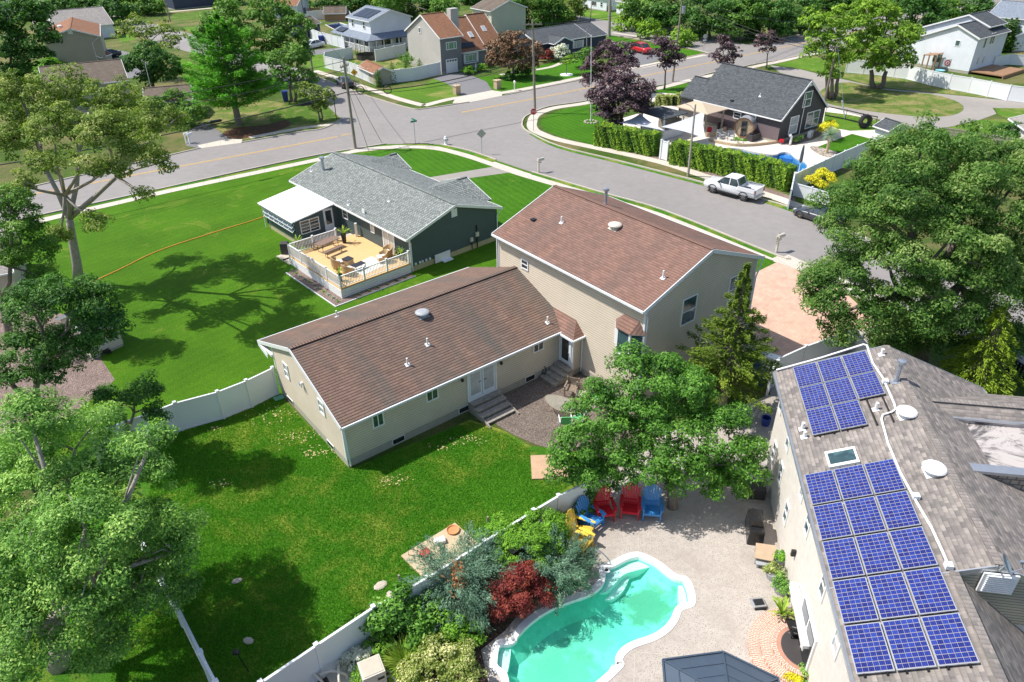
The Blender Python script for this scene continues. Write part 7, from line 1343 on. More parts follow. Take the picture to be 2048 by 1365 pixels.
def rock(label,x,y,r,m='stone_y',fl=.5): t=thing('rock',label,'rock',G(x,y),RNG.uniform(0,3)); q=MB(); q.lathe([(.01,0),(r*.9,.0),(r,r*fl*.4),(r*.7,r*fl*.85),(.01,r*fl)],(0,0,0),8,sx=1.2,sy=.8); q.build('stone',M[m],t)
rock('flat pinkish rock in the shaded lawn at the lower left',474,1163,.19); rock('pale flat rock in the lawn near the white fence',761,1172,.27,'stone_y',.3); rock('pinkish rock right against the white fence top bush',780,1192,.2); rock('small pale stone in the lawn shade',497,1283,.2)
sl2=thing('solar_garden_light','small black garden light on a thin stake in the lawn','garden light',G(498,1345)); v_=atY(472,1305,G(498,1345).y)-G(498,1345); MB().tube([(0,0,0),v_],.02,5).build('stake',M['black'],sl2); MB().box(v_,(.22,.16,.12)).build('head',M['black'],sl2)
mw=thing('red_mower','small red mower with its folding handle lying on the tan slab','mower',G(851,1112),.6); MB().bb(-.2,.2,-.2,.2,.08,.26).build('deck',M['redp'],mw,bevel=.03); MB().tube([(-.15,.15,.2),(-.6,.45,.45),(-.75,.1,.45),(-.2,-.15,.2)],.018,5).build('handle',M['black'],mw)
dsh=thing('terracotta_dish','round orange brown dish on the tan slab','dish',G(906,1062,.09)); MB().lathe([(.01,.03),(.22,.04),(.27,.1),(.3,.1),(.28,0)],(0,0,0),18).build('bowl',plain('terracotta',(.55,.25,.10),.7),dsh)
cnt=thing('white_bag','crumpled white sheet on the tan slab behind the blue juniper','sheet',G(880,1085,.09)); MB().box((0,0,.1),(.5,.35,.2),0,.4).build('cloth',M['white'],cnt,bevel=.06)
for x,y,lab in((798,1162,'short grey stake in the lawn near the flat pale rock'),(975,1045,'short grey stake in the lawn near the bright bush')): t=thing('wooden_stake',lab,'stake',G(x,y)); MB().tube([(0,0,0),(.02,0,.35)],.05,6).build('stick',M['deckw'],t)
t=thing('access_cover','square teal lid set in the lawn by the gate end of the white fence','lid',G(558,797),.6); MB().bb(-.28,.28,-.2,.2,0,.05).build('plate',M['teal'],t)
t=thing('wood_board','short brown board leaning on the white fence','board',G(517,800)); MB().box((0,-.08,.22),(.35,.04,.45),0,rot=Matrix.Rotation(.2,3,'X')).build('plank',M['woodl'],t)
mw=thing('push_mower','black push mower parked at the beige shed','mower',G(212,706),2.2); MB().bb(-.3,.3,-.25,.25,.08,.35).build('deck',M['black'],mw,bevel=.04); MB().tube([(-.25,.2,.3),(-.9,.2,.95),(-.9,-.2,.95),(-.25,-.2,.3)],.02,6).build('handle',M['alu'],mw)
for x in(-.25,.25):
    for y in(-.27,.27): MB().tube([(x,y-.03,.11),(x,y+.03,.11)],.11,12).build('wheel',M['tyre'],mw)
# dark yard chairs + far yard things
s1=teak(); s1['label']='grey garden chair left of the barrel sauna'; s1.location=G(1441,278); s1.rotation_euler=(0,0,-1.2); recolor(s1,M['pewter']); s2=dup(s1,loc=G(1461,281),rz=-1.8,label='grey garden chair right beside the barrel sauna door'); s1['group']=s2['group']='grey garden chairs by the sauna'; s1.scale=s2.scale=(1.15,)*3; s1.name='garden_chair'; s2.name='garden_chair'
t=thing('red_ball_planter','round red pot on the low wall by the gazebo','pot',G(1418,266)); MB().lathe([(.01,.1),(.25,.15),(.32,.42),(.22,.65),(.15,.68)],(0,0,0),14).build('pot',M['redp'],t)
t=thing('low_wall','low curved stone edge of the raised patio by the sauna','wall',G(1418,283)); q=MB(); strip(q,[p-t.location for p in smoothp(GL([(1418,283),(1440,288),(1470,293),(1500,293),(1530,290),(1556,286)]),4)],.28,0,.3); q.build('edge',M['slab2'],t)
t=thing('low_wall','stone bench wall at the front of the tan gazebo','wall',G(1395,262)); q=MB(); strip(q,[p-t.location for p in smoothp(GL([(1392,262),(1405,272),(1425,274),(1450,262)]),4)],.35,0,.5); q.build('edge',M['woodl'],t)
t=thing('black_seating','dark lounge seating under the tan gazebo','sofa',G(1450,258),.65); MB().bb(-1.0,1.0,-.4,.4,0,.4).bb(-1.0,1.0,.25,.45,.4,.8).build('seat',M['wickd'],t)
t=thing('blue_cover','bright blue covered grill beyond the pavilion','grill cover',G(1397,238),.65); MB().bb(-.8,.8,-.4,.4,0,1.0).build('cover',M['bluecl'],t,bevel=.1)
pg=thing('wooden_playhouse','brown wooden canopy frame beside the white saltbox house','play frame',G(1858,141),.7); MB().slab([(-1.2,-1,2.6),(1.2,-1,2.6),(1.2,1,2.3),(-1.2,1,2.3)],.1).build('roof',M['wood'],pg)
for x in(-1,1):
    for y in(-.9,.9): MB().bb(x-.08,x+.08,y-.08,y+.08,0,2.4).build('post',M['wood'],pg)
t=thing('target_board','white square board with red rings behind the white fence','target',G(1888,148)); F=facemat((0,-.1,1.6),(-.3,-1,0)); MB().box((0,0,1.6),(1.1,.06,1.1),0,-.3).build('board',M['white'],t)
for r_,z_,m in((.42,.0,'redp'),(.27,.01,'white'),(.13,.02,'redp')): q=MB(); polyplate(q,20,r_,F@Matrix.Translation((0,0,z_)),.005); q.build('ring',M[m],t)
t=thing('toy_bin','pale blue plastic tub beside the target board','toy',G(1878,150)); MB().lathe([(.5,0),(.7,.7),(.6,.7),(.01,.5)],(0,0,0),12).build('tub',plain('tub_blue',(.2,.5,.62),.4),t)
tr=thing('trampoline','dark netted trampoline inside the white corner fence','trampoline',G(735,118)); MB().lathe([(1.9,.0),(1.9,.8)],(0,0,0),16).build('skirt',M['wickd'],tr)
for i in range(8): a=i*math.pi/4; MB().tube([(1.9*math.cos(a),1.9*math.sin(a),.8),(1.9*math.cos(a),1.9*math.sin(a),2.6)],.04,5).build('post',M['darkm'],tr)
t=thing('grey_cushion_box','low charcoal covered box behind the split level fence','box',G(806,92)); MB().bb(-1.4,1.4,-.9,.9,0,.8).build('box',M['navyt'],t)
t=thing('garden_statue','small pale garden statue before the grey split level house','statue',G(952,143)); MB().lathe([(.25,0),(.25,.2),(.12,.25),(.16,.7),(.08,.95),(.12,1.05),(.02,1.2)],(0,0,0),10).build('figure',M['white'],t)
# ---------------- near trees ----------------
tree('oak_tree','big open oak at the left with bare pale limbs over the street',M['f_oak'],158,568,[(40,195,62,2),(130,185,58,4),(230,205,58,3),(310,245,50,0),(110,255,54,-3),(205,265,56,-5),(25,280,54,0),(270,300,46,-4),(325,325,26,-2),(85,325,36,-5),(215,340,32,-6),(290,395,18,-3),(190,440,24,-3),(120,475,30,-2),(45,370,28,-4),(350,240,30,1),(165,320,34,-7),(70,225,40,5),(250,250,44,2)],s=.085,asp=.55,cr=.42,cover=1.0,dens=1.0,trunk=.33,barkm='barkl',fork=.50,limbs=3,low=-.8,inner=.5)
tree('leafy_tree','medium green tree cut by the left edge below the oak',M['f_oak2'],20,690,[(30,450,52),(75,500,40),(0,520,50),(85,560,34),(20,410,38)],s=.075,cr=.42,trunk=.25,inner=.4,dens=1.1)
tree('dark_tree','dense dark green tree hiding the beige shed at the left',M['f_dark'],95,925,[(60,610,60),(140,600,58),(190,640,50),(60,690,58),(150,690,50),(215,665,34),(110,740,44),(30,750,44),(195,600,34)],s=.075,cr=.42,trunk=.28,inner=.45,dens=1.05)
tree('dark_tree','small dark round crowned tree touching the left white fence',M['f_dark'],262,905,[(290,790,38),(250,810,34),(310,830,24),(210,800,30)],s=.07,cr=.36,trunk=.16)
tree('leafy_tree','huge pale green tree filling the lower left corner',M['f_light'],120,1330,[(150,900,105,4),(60,960,95,3),(250,950,85,3.5),(290,1060,85,2),(170,1060,105,0),(50,1100,105,0),(330,1150,58,1),(240,1190,80,.5),(110,1240,90,-1.5),(20,1280,80,-2),(300,890,48,2),(215,1260,45,-1),(60,840,60,3),(20,1365,70,-2),(345,1105,48,1),(350,1185,42,1),(275,1190,62,0),(180,1150,80,-1),(40,1200,75,-1),(120,1000,90,2),(200,1300,45,-1)],s=.06,asp=.45,cr=.42,cover=1.0,dens=1.15,trunk=.36,limbs=3,inner=.35,barkm='barkl')
tree('leafy_tree','immense dense round tree filling the right side above the solar house',M['f_big'],1835,735,[(1800,335,80,2),(1840,310,75,3),(1900,370,105,2),(1990,400,95,2),(1800,420,105,1),(1720,450,85,1),(1725,405,58,2),(1900,480,110,0),(1780,540,110,0),(1690,590,85,0),(1990,540,100,0),(1870,600,95,-1),(1740,640,70,-1),(1970,640,70,0),(1660,640,45,0),(2060,460,90,1),(1650,565,42,0),(2060,330,70,3),(2050,570,90,0),(1940,300,60,4),(2000,670,60,-1),(1880,670,60,0),(1780,690,40,0)],s=.095,asp=.38,cr=.55,cover=1.1,dens=1.25,trunk=.45,limbs=2,inner=.3)
tree('magnolia_tree','glossy green spreading tree between the gravel patio and the pool yard',M['f_mag'],1345,1015,[(1200,830,55,1),(1290,790,72,2),(1370,790,62,2),(1240,885,75,1),(1340,880,90,1),(1430,875,78,1),(1480,925,52,.5),(1150,895,42,0),(1185,940,42,0),(1285,925,56,0),(1390,945,58,0),(1455,970,36,0),(1130,935,34,0),(1345,960,30,0),(1260,730,40,3),(1330,740,45,3),(1180,770,20,2)],s=.08,asp=.42,cr=.36,cover=1.1,dens=1.25,trunk=.22,limbs=2,inner=.32)
conifer('cedar_tree','tall irregular cedar with a thin spiky top and long side branches',M['f_cedar'],1440,835,9.2,2.9,layers=30,per=7,s=.085,asp=.33,tuft=260,droop=.05,z0=.22,up=.22,jit=.5,pw=1.25,wid=.17)
conifer('drooping_conifer','bright yellow green drooping conifer right of the solar house ridge',M['f_droop'],1935,800,6.0,2.9,layers=18,per=9,s=.09,asp=.3,tuft=230,droop=.5,z0=.05,jit=.3,pw=.75,wid=.22)
shrub('leafy_shrub','lime green large leafy bush spilling over the white fence','shrub',M['f_bush'],G(1050,1115),[(G(1050,1095,1.3),1.25),(G(1010,1070,1.3),.95),(G(1085,1060,1.5),1.0),(G(1100,1095,1.2),.9),(G(995,1100,1.0),.8)],s=.05,asp=.45,cr=.22)
juniper('juniper_bush','large blue green juniper with one orange dead branch in the fence bed',M['f_blue'],G(925,1195),2.05,2.0,n=190,s=.062,tuft=120)
b_=G(925,1195); dead=thing('dead_branch','orange brown dead branch lying on the blue juniper','branch',b_); P=RNG.normal(size=(260,3))*np.array([.16,.34,.12])+np.array([(G(915,1150,2.2)-b_).x,(G(915,1150,2.2)-b_).y,2.15]); leafmesh('twigs',dead,M['f_cedarb'],P,RNG.normal(size=(260,3)),.09,.3,RNG.random(260))
juniper('juniper_bush','second blue green juniper overhanging the pool edge beside the red maple',M['f_blue'],G(1115,1165),1.6,1.7,n=150,s=.06,tuft=115)
shrub('red_maple','dark red cutleaf maple between the two blue junipers','shrub',M['f_red'],G(1035,1225),[(G(1030,1170,1.3),.95),(G(1060,1195,1.0),.8),(G(1010,1205,.9),.75),(G(1045,1150,1.5),.6),(G(1075,1175,1.0),.6)],s=.055,asp=.35,cr=.26,droop=.4)
shrub('orange_shrub','small orange tipped shrub beside the red maple','shrub',M['f_orange'],G(1082,1195),[(G(1080,1185,.9),.3)],s=.045,cr=.14)
shrub('leafy_shrub','mid green shrub poking over the white fence left of the juniper','shrub',M['f_mag'],G(800,1275),[(G(790,1225,1.4),.85),(G(765,1240,1.3),.6),(G(825,1250,1.0),.7),(G(855,1215,.9),.6),(G(790,1270,.6),.7)],s=.085,asp=.5,cr=.28)
shrub('leafy_shrub','tangle of green shrubs under the juniper beside the long fence','shrub',M['f_bush'],G(880,1265),[(G(870,1245,.7),.7),(G(910,1262,.6),.6),(G(940,1270,.5),.5),(G(850,1285,.5),.6)],s=.07,cr=.26)
shrub('variegated_shrub','cream and green variegated shrub at the bottom edge','shrub',M['f_var'],G(890,1370),[(G(880,1320,.7),.85),(G(920,1345,.7),.8),(G(845,1350,.7),.75),(G(930,1300,.5),.45),(G(900,1380,.7),.9)],s=.05,asp=.5,cr=.24)
shrub('variegated_shrub','pale variegated shrub behind the yellow chairs','shrub',M['f_var'],G(1120,1062),[(G(1118,1050,.7),.5),(G(1105,1066,.6),.4)],s=.045,cr=.16)
shrub('leafy_shrub','dark green shrub behind the red and blue chairs','shrub',M['f_mag'],G(1150,1030),[(G(1145,1015,.6),.55),(G(1172,1004,.5),.45),(G(1125,1028,.5),.5)],s=.07,cr=.24)
spiky('grass_clump','arching yellow green ornamental grass left of the variegated shrub','ornamental grass',M['f_blade'],G(810,1335),380,1.2,.018,up=.3); spiky('grass_clump','dark green strappy grass clump by the pool path','ornamental grass',M['f_dark'],G(930,1285),160,.7,.02,up=.3)
shrub('flowering_shrub','white flowering low shrub against the long fence','shrub',M['f_white'],G(712,1325),[(G(715,1312,.4),.38),(G(700,1325,.3),.35),(G(728,1306,.4),.3)],s=.035,cr=.14); shrub('leafy_shrub','low green shrubs between the heat pump and the fence','shrub',M['f_bush'],G(735,1330),[(G(735,1345,.3),.45),(G(760,1290,.4),.5),(G(725,1350,.3),.3)],s=.055,cr=.2)
spiky('succulent','upright green leafy plant behind the cinder blocks','plant',M['f_bush'],G(655,1325),40,.7,.07,up=.9)
shrub('leafy_shrub','light green plant at the foot of the stucco wall at the bottom','shrub',M['f_light'],G(1622,1362),[(G(1622,1355,.3),.4)],s=.05,cr=.16); shrub('yellow_flower_shrub','yellow green plant tuft beside the gazebo roof','shrub',M['f_yel'],G(1590,1368),[(G(1590,1362,.2),.28)],s=.04,cr=.12)
shrub('bare_shrub','thin straggly shrub against the lit beige wall','shrub',M['f_oak2'],G(1215,800),[(G(1200,775,.8),.4),(G(1245,755,1.3),.35)],s=.04,cr=.14,cover=.35,dens=.5)
shrub('leafy_shrub','green shrub at the left end of the middle white fence','shrub',M['f_dark'],G(1218,985),[(G(1220,960,1.0),.6),(G(1170,985,.9),.5)],s=.07,cr=.22)
# ---------------- hedges, yellow shrubs ----------------
M['hcore']=plain('hedge_inside',(.025,.05,.012),.9)
def hedge(label,pts,w_,h,mat='f_hedge',s=.085,n=130,name='hedge'):
    o=pts[0]; t=thing(name,label,'hedge',o); P=[];Nn=[];v=[]; core=MB()
    for a,b in zip(pts,pts[1:]):
        L=(b-a).length; d=(b-a)/L; nrm=Vector((-d.y,d.x,0)); core.beam(a-o+d*.15+Vector((0,0,h*.46)),b-o-d*.15+Vector((0,0,h*.46)),w_*.72,h*.84)
        tot=int(L*(2*h+w_)*n*2); u=RNG.random(tot)*L; q=RNG.random(tot)*(2*h+w_); lump=.13*np.sin(u*2.1+q)+.10*np.sin(u*5.3+q*2.1)+.06*np.sin(u*11+q*5)
        for side in(0,1,2):
            m_=(q<h) if side==0 else ((q>=h)&(q<2*h) if side==1 else q>=2*h); uu=u[m_]; qq=q[m_]; lp=lump[m_]+RNG.normal(size=m_.sum())*.04
            if side<2: sg=1 if side else -1; zz=qq%h+0; off=sg*(w_/2+lp)*(1-.10*(zz/h)**6); nn=np.array([nrm.x*sg,nrm.y*sg,.35])
            else: off=(qq-2*h)-w_/2; zz=h+lp*.6; nn=np.array([0,0,1.])
            pp=np.outer(uu,d[:])+np.outer(off,nrm[:])+np.array((a-o)[:]); pp[:,2]=zz if not np.isscalar(zz) else zz
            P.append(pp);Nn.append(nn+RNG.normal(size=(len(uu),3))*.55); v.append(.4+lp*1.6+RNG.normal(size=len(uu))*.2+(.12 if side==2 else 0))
    for e_,sg,nb in((pts[0],-1,pts[1]),(pts[-1],1,pts[-2])):
        d=((e_-nb).normalized()); nrm=Vector((-d.y,d.x,0)); k=int(w_*h*n*2); uu=RNG.uniform(-w_/2,w_/2,k); zz=RNG.uniform(0,h,k); pp=np.outer(uu,nrm[:])+np.array((e_-o)[:])+np.outer(RNG.normal(size=k)*.08,d[:]); pp[:,2]=zz; P.append(pp); Nn.append(np.array(d[:])+np.array([0,0,.35])+RNG.normal(size=(k,3))*.55); v.append(RNG.normal(.4,.2,k))
    leafmesh('foliage',t,M[mat],np.concatenate(P),np.concatenate(Nn),s,.5,np.concatenate(v)); core.build('core',M['hcore'],t); return t
hedge('clipped green hedge left of the white gate on the side street',GL([(1196,288),(1240,297),(1312,310)]),1.7,2.3); hedge('long clipped green hedge right of the white gate behind the pickup truck',GL([(1345,325),(1440,345),(1520,363),(1577,381)]),1.5,2.3)
hedge('low yellowish hedge beside the pale front walk of the dark house',GL([(1312,208),(1345,211),(1368,205)]),1.2,1.2,'f_var',.09)
shrub('yellow_shrub','bright yellow round shrub behind the low grey fence','shrub',M['f_yel'],G(1645,375),[(G(1643,362,1.0),1.2)],s=.09,cr=.32); shrub('yellow_shrub','smaller yellow green round shrub at the corner of the dark house','shrub',M['f_yel'],G(1658,262),[(G(1658,258,1.0),1.0),(G(1659,255,1.5),.8)],s=.10,cr=.28)
spiky('yucca_plant','pale blue green spiky yucca on a trunk in the stone bed','yucca',M['f_yucca'],G(1653,306),320,1.05,.02,up=-.4,arch=.15,loc_off=(0,0,1.9)); MB().tube([(0,0,0),(0,0,1.9)],.16,8).build('trunk',M['woodl'],bpy.data.objects['yucca_plant'])
shrub('leafy_shrub','small grey green shrub beside the dark gable wall','shrub',M['f_light'],G(1598,281),[(G(1598,279,.4),.45)],s=.06,cr=.2)
for x,y in((1475,283),(1486,285)): shrub('potted_shrub','small green potted plant '+('left' if x<1480 else 'right')+' of the sauna door','potted plant',M['f_bush'],G(x,y),[(G(x,y-3,.45),.35)],s=.06,cr=.16)
# ---------------- middle distance ----------------
conifer('pine_tree','bright green soft needled pine on the brown needle bed',M['f_pine'],478,250,12.5,5.6,layers=17,per=11,s=.18,asp=.25,tuft=430,droop=-.12,z0=.20,jit=.35,pw=.6,wid=.30,up=.16)
tree('leafy_tree','large green tree behind the pine at the top left centre',M['f_oak2'],497,170,[(450,40,38,2),(510,60,44,1),(560,40,40,2),(480,90,36,0),(575,85,38,0),(530,110,34,0),(600,55,28,1),(540,20,34,2),(420,70,26,2),(600,110,24,0)],s=.24,cr=.75,trunk=.3,dens=1.05)
tree('leafy_tree','green tree with two trunks above the side street corner',M['f_oak2'],585,205,[(590,120,30,1),(570,155,30,0),(610,160,26,0),(560,120,26,1)],s=.2,cr=.6,trunk=.2,trunks=2); tree('small_tree','thin small leaved tree over the black lantern post',M['f_oak'],641,242,[(625,190,22),(655,195,20),(640,212,20),(605,180,16)],s=.15,cr=.45,trunk=.11,dens=.9,trunks=2)
tree('leafy_tree','airy green tree with bare top branches beside the asphalt drive',M['f_oak'],305,165,[(290,70,30,2),(330,60,22,2),(250,65,22,2),(340,90,22,1),(270,45,18,3),(360,75,16,1)],s=.2,cr=.55,dens=.75,trunk=.2,inner=.5,cover=.8); tree('dark_tree','dense dark green round tree in front of the airy tree',M['f_dark'],310,195,[(300,115,34),(330,135,30),(270,130,28),(345,150,22),(300,155,28)],s=.2,cr=.6,trunk=.2)
tree('dark_tree','dark green tree mass in the top left corner',M['f_dark'],30,190,[(20,30,55,3),(60,70,45,1),(15,100,50,0),(70,120,34,0),(30,150,40,-1),(-20,60,60,2),(70,25,30,3)],s=.24,cr=.75,trunk=.3)
shrub('leafy_shrub','bright green shrub under the dark top left tree','shrub',M['f_bush'],G(95,150),[(G(95,140,1.5),2.0),(G(40,165,1.5),2.6),(G(110,128,1.5),1.4)],s=.16,cr=.5); conifer('small_conifer','small dark conifer against the tan gable wall',M['f_dark'],150,132,3.6,1.4,layers=9,per=7,s=.14,tuft=40)
shrub('leafy_shrub','dark green shrub at the corner of the low garage roof','shrub',M['f_oak2'],G(330,235),[(G(300,225,1.4),2.0),(G(345,215,1.6),2.1),(G(385,232,1.3),1.8),(G(250,235,1.4),2.2)],s=.15,cr=.5)
tree('copper_tree','copper brown rounded tree in front of the grey and navy houses',M['f_copper'],1027,157,[(1000,100,26),(1030,92,30),(1060,100,24),(990,125,20),(1025,122,30),(1055,128,20),(1020,80,18)],s=.2,cr=.55,trunk=.22,dens=1.25)
tree('purple_maple','dark purple maple standing behind the nearer purple maple',M['f_purple'],1205,190,[(1215,105,28,1),(1190,130,24,0),(1240,125,30,0),(1205,155,30,0),(1250,100,18,1),(1180,160,16,0)],s=.18,cr=.5,trunk=.22,barkm='barkd'); tree('purple_maple','large dense purple maple above the clipped hedge',M['f_purple'],1242,275,[(1240,170,38,1),(1210,190,30,0),(1275,185,30,0),(1250,215,40,0),(1205,220,24,0),(1285,215,22,0),(1225,245,22,0)],s=.16,cr=.5,trunk=.25,barkm='barkd')
tree('purple_maple','small purple and green tree on the verge by the crossing road',M['f_purple'],1328.5,180,[(1335,95,20,0),(1320,110,20,0),(1350,115,18,0),(1335,130,16,0),(1318,85,14,0)],s=.17,cr=.42,trunk=.13,dens=.95,inner=.5); tree('purple_maple','open purple tree right behind the dark roof ridge',M['f_purple'],1455,138,[(1450,95,20),(1435,115,16),(1470,110,16),(1455,125,16),(1445,80,12)],s=.17,cr=.42,trunk=.13,dens=.8,inner=.5); tree('purple_maple','slim young purple tree on the verge near the road bend',M['f_purple'],1532.5,137,[(1533,75,15),(1520,88,13),(1548,85,13),(1535,98,13)],s=.17,cr=.4,trunk=.10,dens=.9)
tree('lime_tree','lime green tree with leaning trunks at the road side of the island',M['f_lime'],1662,198,[(1640,60,34,1),(1670,40,28,2),(1650,95,34,0),(1680,120,28,-1),(1630,110,22,0),(1665,150,20,-1),(1690,85,24,0),(1625,40,24,2)],s=.2,cr=.6,trunk=.26,trunks=3,dens=.95,inner=.4,fork=.4); tree('lime_tree','tall dense lime green tree with a forked trunk on the island edge',M['f_lime'],1753,178,[(1740,40,42,2),(1780,60,38,1),(1710,60,34,1),(1770,25,30,3),(1740,90,42,0),(1790,100,34,0),(1710,110,28,0),(1760,130,34,-1),(1800,125,24,0),(1730,15,28,3),(1815,70,22,1)],s=.2,cr=.65,trunk=.34,trunks=2,dens=1.15,fork=.35)
shrub('leafy_shrub','dark green shrub by the right edge house','shrub',M['f_dark'],G(2020,278),[(G(2020,272,1.2),1.8),(G(2008,282,.8),1.4),(G(2038,262,1.4),1.6)],s=.14,cr=.45)
for i,(x,y,h_) in enumerate(((757.5,174,2.4),(786.5,166,3.0),(813.5,161,3.0),(841,153,2.6))): conifer('arborvitae',('small thin evergreen at the white fence corner','narrow dark evergreen, left of the pair along the white fence','narrow dark evergreen, right of the pair along the white fence','thin sparse young evergreen nearest the grey house')[i],M['f_dark' if i in(1,2) else 'f_oak2'],x,y,h_,.75,layers=12,per=8,s=.10,tuft=30,droop=-.3,z0=.03,pw=.5,cat='evergreen')
for x,y,l in((937,144,'round green shrub left of the garden statue'),(966,138,'round green shrub right of the garden statue')): shrub('leafy_shrub',l,'shrub',M['f_bush'],G(x,y),[(G(x,y-1,.5),.9)],s=.11,cr=.3)
shrub('flowering_shrub','white flowering bush before the navy ranch porch','shrub',M['f_white'],G(1121,110),[(G(1121,107,1.2),1.6)],s=.16,cr=.4); shrub('red_shrub','low reddish shrub between the copper tree and the navy porch','shrub',M['f_red'],G(1092,116),[(G(1092,114,.8),1.3),(G(1105,110,.8),1.0)],s=.13,cr=.35); tree('young_tree','small young green tree in a white mulch ring on the lawn',M['f_lime'],1133,150,[(1133,118,10),(1128,124,8)],s=.13,cr=.4,trunk=.07,dens=.8)
t=thing('tree_ring','white round stone ring around the young tree','ring',G(1133,150)); MB().lathe([(.01,.06),(1.0,.06),(1.05,0)],(0,0,0),18).build('ring',M['white'],t)
shrub('leafy_shrub','green shrub under the dark purple tree by the road','shrub',M['f_oak2'],G(1165,128),[(G(1165,120,1.2),1.7),(G(1175,112,1.4),1.5)],s=.15,cr=.4); shrub('leafy_shrub','leafy shrubs in the bed under the copper tree','shrub',M['f_dark'],G(1042,150),[(G(1045,147,.5),1.2),(G(1018,155,.4),.9),(G(1060,146,.4),.8)],s=.12,cr=.3)
shrub('leafy_shrub','ragged shrub at the grey split level side fence','shrub',M['f_oak2'],G(812,128),[(G(812,122,1.4),1.4)],s=.13,cr=.35,cover=.6)
# ---------------- background woods ----------------
bgl=[(1090,50,'f_oak2',[(1030,25,36),(1065,10,34),(1095,30,30),(1010,55,24),(1085,62,22)],'dark leafy tree above the copper tree'),(1120,40,'f_oak',[(1110,15,30),(1140,10,26),(1125,35,18)],'paler tree beside the navy ranch roof'),
 (1255,62,'f_lime',[(1260,40,16),(1245,52,12),(1275,50,12)],'low lime green shrubs at the edge of the woods'),(1295,78,'f_lime',[(1300,58,16),(1310,75,13),(1290,85,9)],'lime green small tree in front of the woods'),(1362,92,'f_lime',[(1362,70,15),(1350,80,10),(1372,78,10)],'round lime bush beside the transformer pole'),
 (1290,60,'f_oak2',[(1290,15,30),(1320,30,24),(1265,10,22)],'tall thin tree at the left end of the woods'),(1330,68,'f_dark',[(1340,20,30),(1325,45,20)],'dark woodland tree behind the purple verge tree'),(1420,78,'f_dark',[(1400,25,36),(1440,30,34),(1385,60,18)],'dense dark woodland tree at the centre of the woods'),(1480,82,'f_oak2',[(1470,35,30),(1500,20,30),(1455,60,18)],'green woodland tree behind the second purple tree'),(1540,78,'f_dark',[(1530,25,34),(1560,35,28),(1510,60,18)],'dark woodland tree above the road bend'),(1600,68,'f_dark',[(1590,20,32),(1620,35,24),(1570,55,18)],'dark woodland tree at the right end of the woods'),
 (1860,55,'f_dark',[(1850,25,30),(1880,30,24),(1835,10,24)],'dark tree left of the white saltbox house'),(1900,40,'f_oak2',[(1900,15,22),(1920,28,16)],'green tree between the saltbox house and the far road'),(1965,30,'f_dark',[(1960,12,18),(1945,18,12)],'dark tree near the slate blue roof'),
 (700,22,'f_dark',[(690,5,26),(720,15,24),(660,10,22)],'dark tree behind the small blue pool'),(760,20,'f_lime',[(745,15,20),(720,8,16)],'lime green tree left of the dark rooftop panels'),(830,35,'f_dark',[(800,10,26),(840,20,28),(870,5,26),(822,42,14)],'dark tree behind the tan gable of the split level'),(890,40,'f_oak2',[(890,15,20),(780,0,24)],'green tree behind the chimney box'),
 (180,40,'f_dark',[(170,10,26),(200,20,22),(130,5,22)],'dark tree above the light grey hip roof'),(225,48,'f_dark',[(225,30,24),(240,15,22),(215,55,14)],'dark tree at the right end of the grey hip roof'),(150,18,'f_lime',[(140,12,14),(165,8,14)],'lime green tree at the top left edge'),(280,30,'f_oak2',[(280,12,24),(310,15,18),(255,8,20)],'green tree by the top left parking area'),(60,40,'f_oak2',[(60,12,24),(90,25,18)],'green tree beyond the far grey roof'),(370,14,'f_dark',[(360,3,12),(385,5,12)],'small dark tree beside the parking area'),(620,20,'f_oak2',[(600,15,16),(585,30,14)],'green tree by the pool house'),
 (960,8,'f_dark',[(950,-10,24),(1000,-8,22)],'dark tree behind the pale yellow house'),(1700,20,'f_dark',[(1690,0,30),(1650,0,26),(1730,-5,26)],'dark tree behind the lime green pair'),(1800,20,'f_dark',[(1800,5,28),(1830,0,26)],'dark tree behind the tall lime tree'),(430,10,'f_oak2',[(430,0,20),(470,5,20)],'green tree at the top edge left of centre')]
for x,y,m_,bl,lab in bgl:
    bl=[(a,b_+r_*.12,r_*1.22) for a,b_,r_ in bl]; tree('woodland_tree' if 1260<x<1640 else 'leafy_tree',lab,M[m_],x,y,bl,s=.30,cr=1.0,trunk=.28,dens=1.25,limbs=1,fork=.45,low=-.8)
# rows of pointed evergreens
for i,(x,y,h_) in enumerate(((1872,52,4.5),(1884,50,5),(1896,46,5))): conifer('arborvitae',('left','middle','right')[i]+' of the three pointed evergreens before the far road',M['f_lime'],x,y,h_,1.5,layers=12,per=8,s=.26,tuft=26,droop=-.3,z0=.03,pw=.6,cat='evergreen')
for i in range(7): conifer('arborvitae',ORD[i]+' from the left of the pointed evergreens in the right edge row',M['f_oak2'],1992+i*10.5,104-i*1.0,5.2,1.7,layers=14,per=8,s=.22,tuft=36,droop=-.3,z0=.03,pw=.6,cat='evergreen',group='evergreen row at the right edge')
# distant woods beyond the frame edge: one mass
P=[];Nn=[];v=[]
for k in range(420):
    a=RNG.uniform(-.85,.85); d=RNG.uniform(245,420); c=np.array([math.sin(a)*d,math.cos(a)*d,RNG.uniform(3,8)]); n=260; e=udir(n,-.5); r_=RNG.uniform(3,5.5); P.append(c+e*np.array([r_,r_,r_*1.0])*RNG.uniform(.8,1.05,(n,1))); Nn.append(e+np.array([0,0,.5])+RNG.normal(size=(n,3))*.4); v.append(RNG.normal(.4,.15)+RNG.normal(size=n)*.2)
tag(leafmesh('distant_woods',None,M['f_dark'],np.concatenate(P),np.concatenate(Nn),.75,.55,np.concatenate(v)),'far dark green woods beyond the houses','woods',kind='stuff')
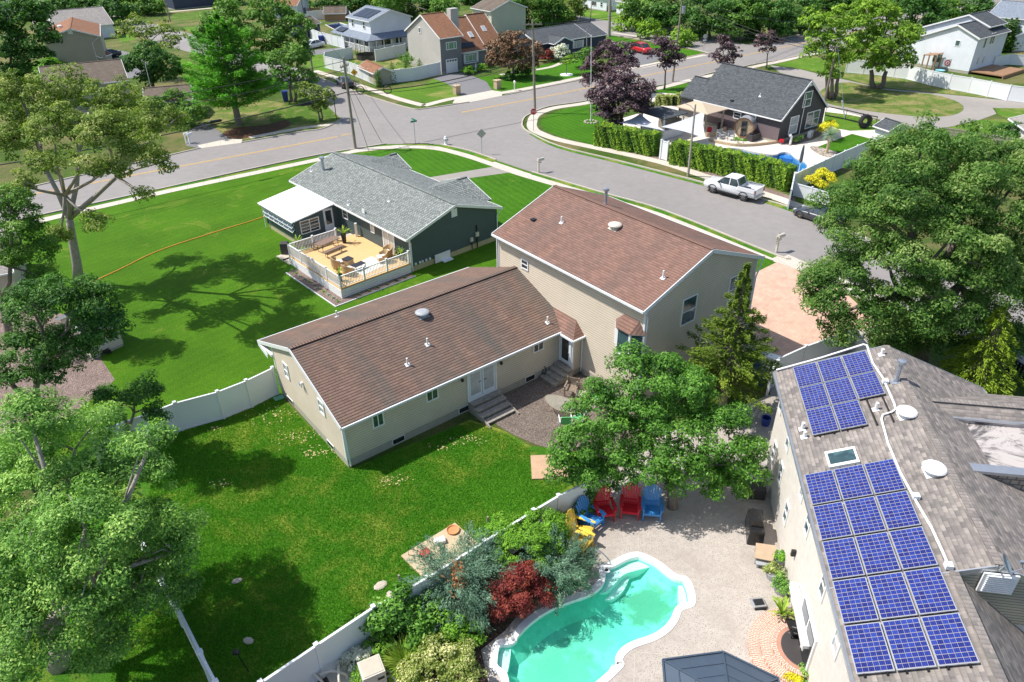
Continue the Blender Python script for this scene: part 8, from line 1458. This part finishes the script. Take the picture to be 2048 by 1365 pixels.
# ---------------- grass tufts so that lawns are not flat ----------------
def tufts(name,poly,mat,n,s,label):
    xs=[p[0] for p in poly]; ys=[p[1] for p in poly]; W=[G(x,y) for x,y in poly]; ax_=[p.x for p in W]; ay=[p.y for p in W]; X=RNG.uniform(min(ax_),max(ax_),n*3); Yy=RNG.uniform(min(ay),max(ay),n*3); ins=np.zeros(len(X),bool); j=len(W)-1
    for i in range(len(W)):
        c=((W[i].y>Yy)!=(W[j].y>Yy))&(X<(W[j].x-W[i].x)*(Yy-W[i].y)/(W[j].y-W[i].y+1e-9)+W[i].x); ins^=c; j=i
    X=X[ins][:n]; Yy=Yy[ins][:n]; k=len(X); P=np.stack([X,Yy,np.full(k,s*.45)],1); T=np.stack([RNG.normal(size=k)*.45,RNG.normal(size=k)*.45,np.ones(k)],1); Nn=np.stack([RNG.normal(size=k),RNG.normal(size=k),np.full(k,.3)],1)
    o=leafmesh(name,None,mat,P,Nn,s,.22,RNG.normal(.45,.2,k),T); tag(o,label,'grass',kind='stuff')
M['f_blg']=foliage('lawn_blades',(.040,.16,.010),(.085,.25,.014),(.18,.36,.035),trans=.25,gloss=.15)
tufts('grass',[(330,878),(560,794),(702,941),(940,845),(1010,868),(1060,900),(1062,960),(1150,965),(854,1150),(520,1364),(400,1600),(200,1600),(240,1150),(300,980)],M['f_blg'],170000,.055,'grass blades of the shaded backyard lawn')
# litter of fallen leaves and bare patches
M['f_straw']=foliage('straw',(.20,.14,.05),(.38,.29,.13),(.5,.42,.25))
lt=thing('leaf_litter','scattered brown leaves on the lawn near the gable wall','leaves',G(560,850)); P=[]
for x,y,sp,n in((545,830,1.0,70),(600,875,.7,70),(640,905,.5,60),(432,858,.25,22),(445,970,.25,26),(930,880,.5,50),(880,895,.4,30),(790,962,.4,45)):
    c=np.array((G(x,y)-lt.location)[:]); P.append(c+RNG.normal(size=(n,3))*np.array([sp,sp*.5,.0])+np.array([0,0,.05]))
P=np.concatenate(P); leafmesh('leaves',lt,M['f_straw'],P,np.tile([0,0,1.],(len(P),1))+RNG.normal(size=(len(P),3))*.3,.055,.6,RNG.uniform(.6,1,len(P)))
# ---------------- finish: put every house empty at the foot of its house ----------------
def meshes(o):
    for c in o.children:
        if c.type=='MESH': yield c
        yield from meshes(c)
for o in list(C.objects):
    if o.type=='EMPTY' and o.parent is None and o.location.length<1e-6:
        ms=list(meshes(o)); 
        if not ms: continue
        co_=np.concatenate([np.array([v.co[:] for v in m.data.vertices]) for m in ms]); mn,mx=co_.min(0),co_.max(0); c=Vector(((mn[0]+mx[0])/2,(mn[1]+mx[1])/2,0))
        seen=set()
        for m in ms:
            if m.data.name not in seen: seen.add(m.data.name); m.data.transform(Matrix.Translation(-c))
        o.location=o.rotation_euler.to_matrix()@c
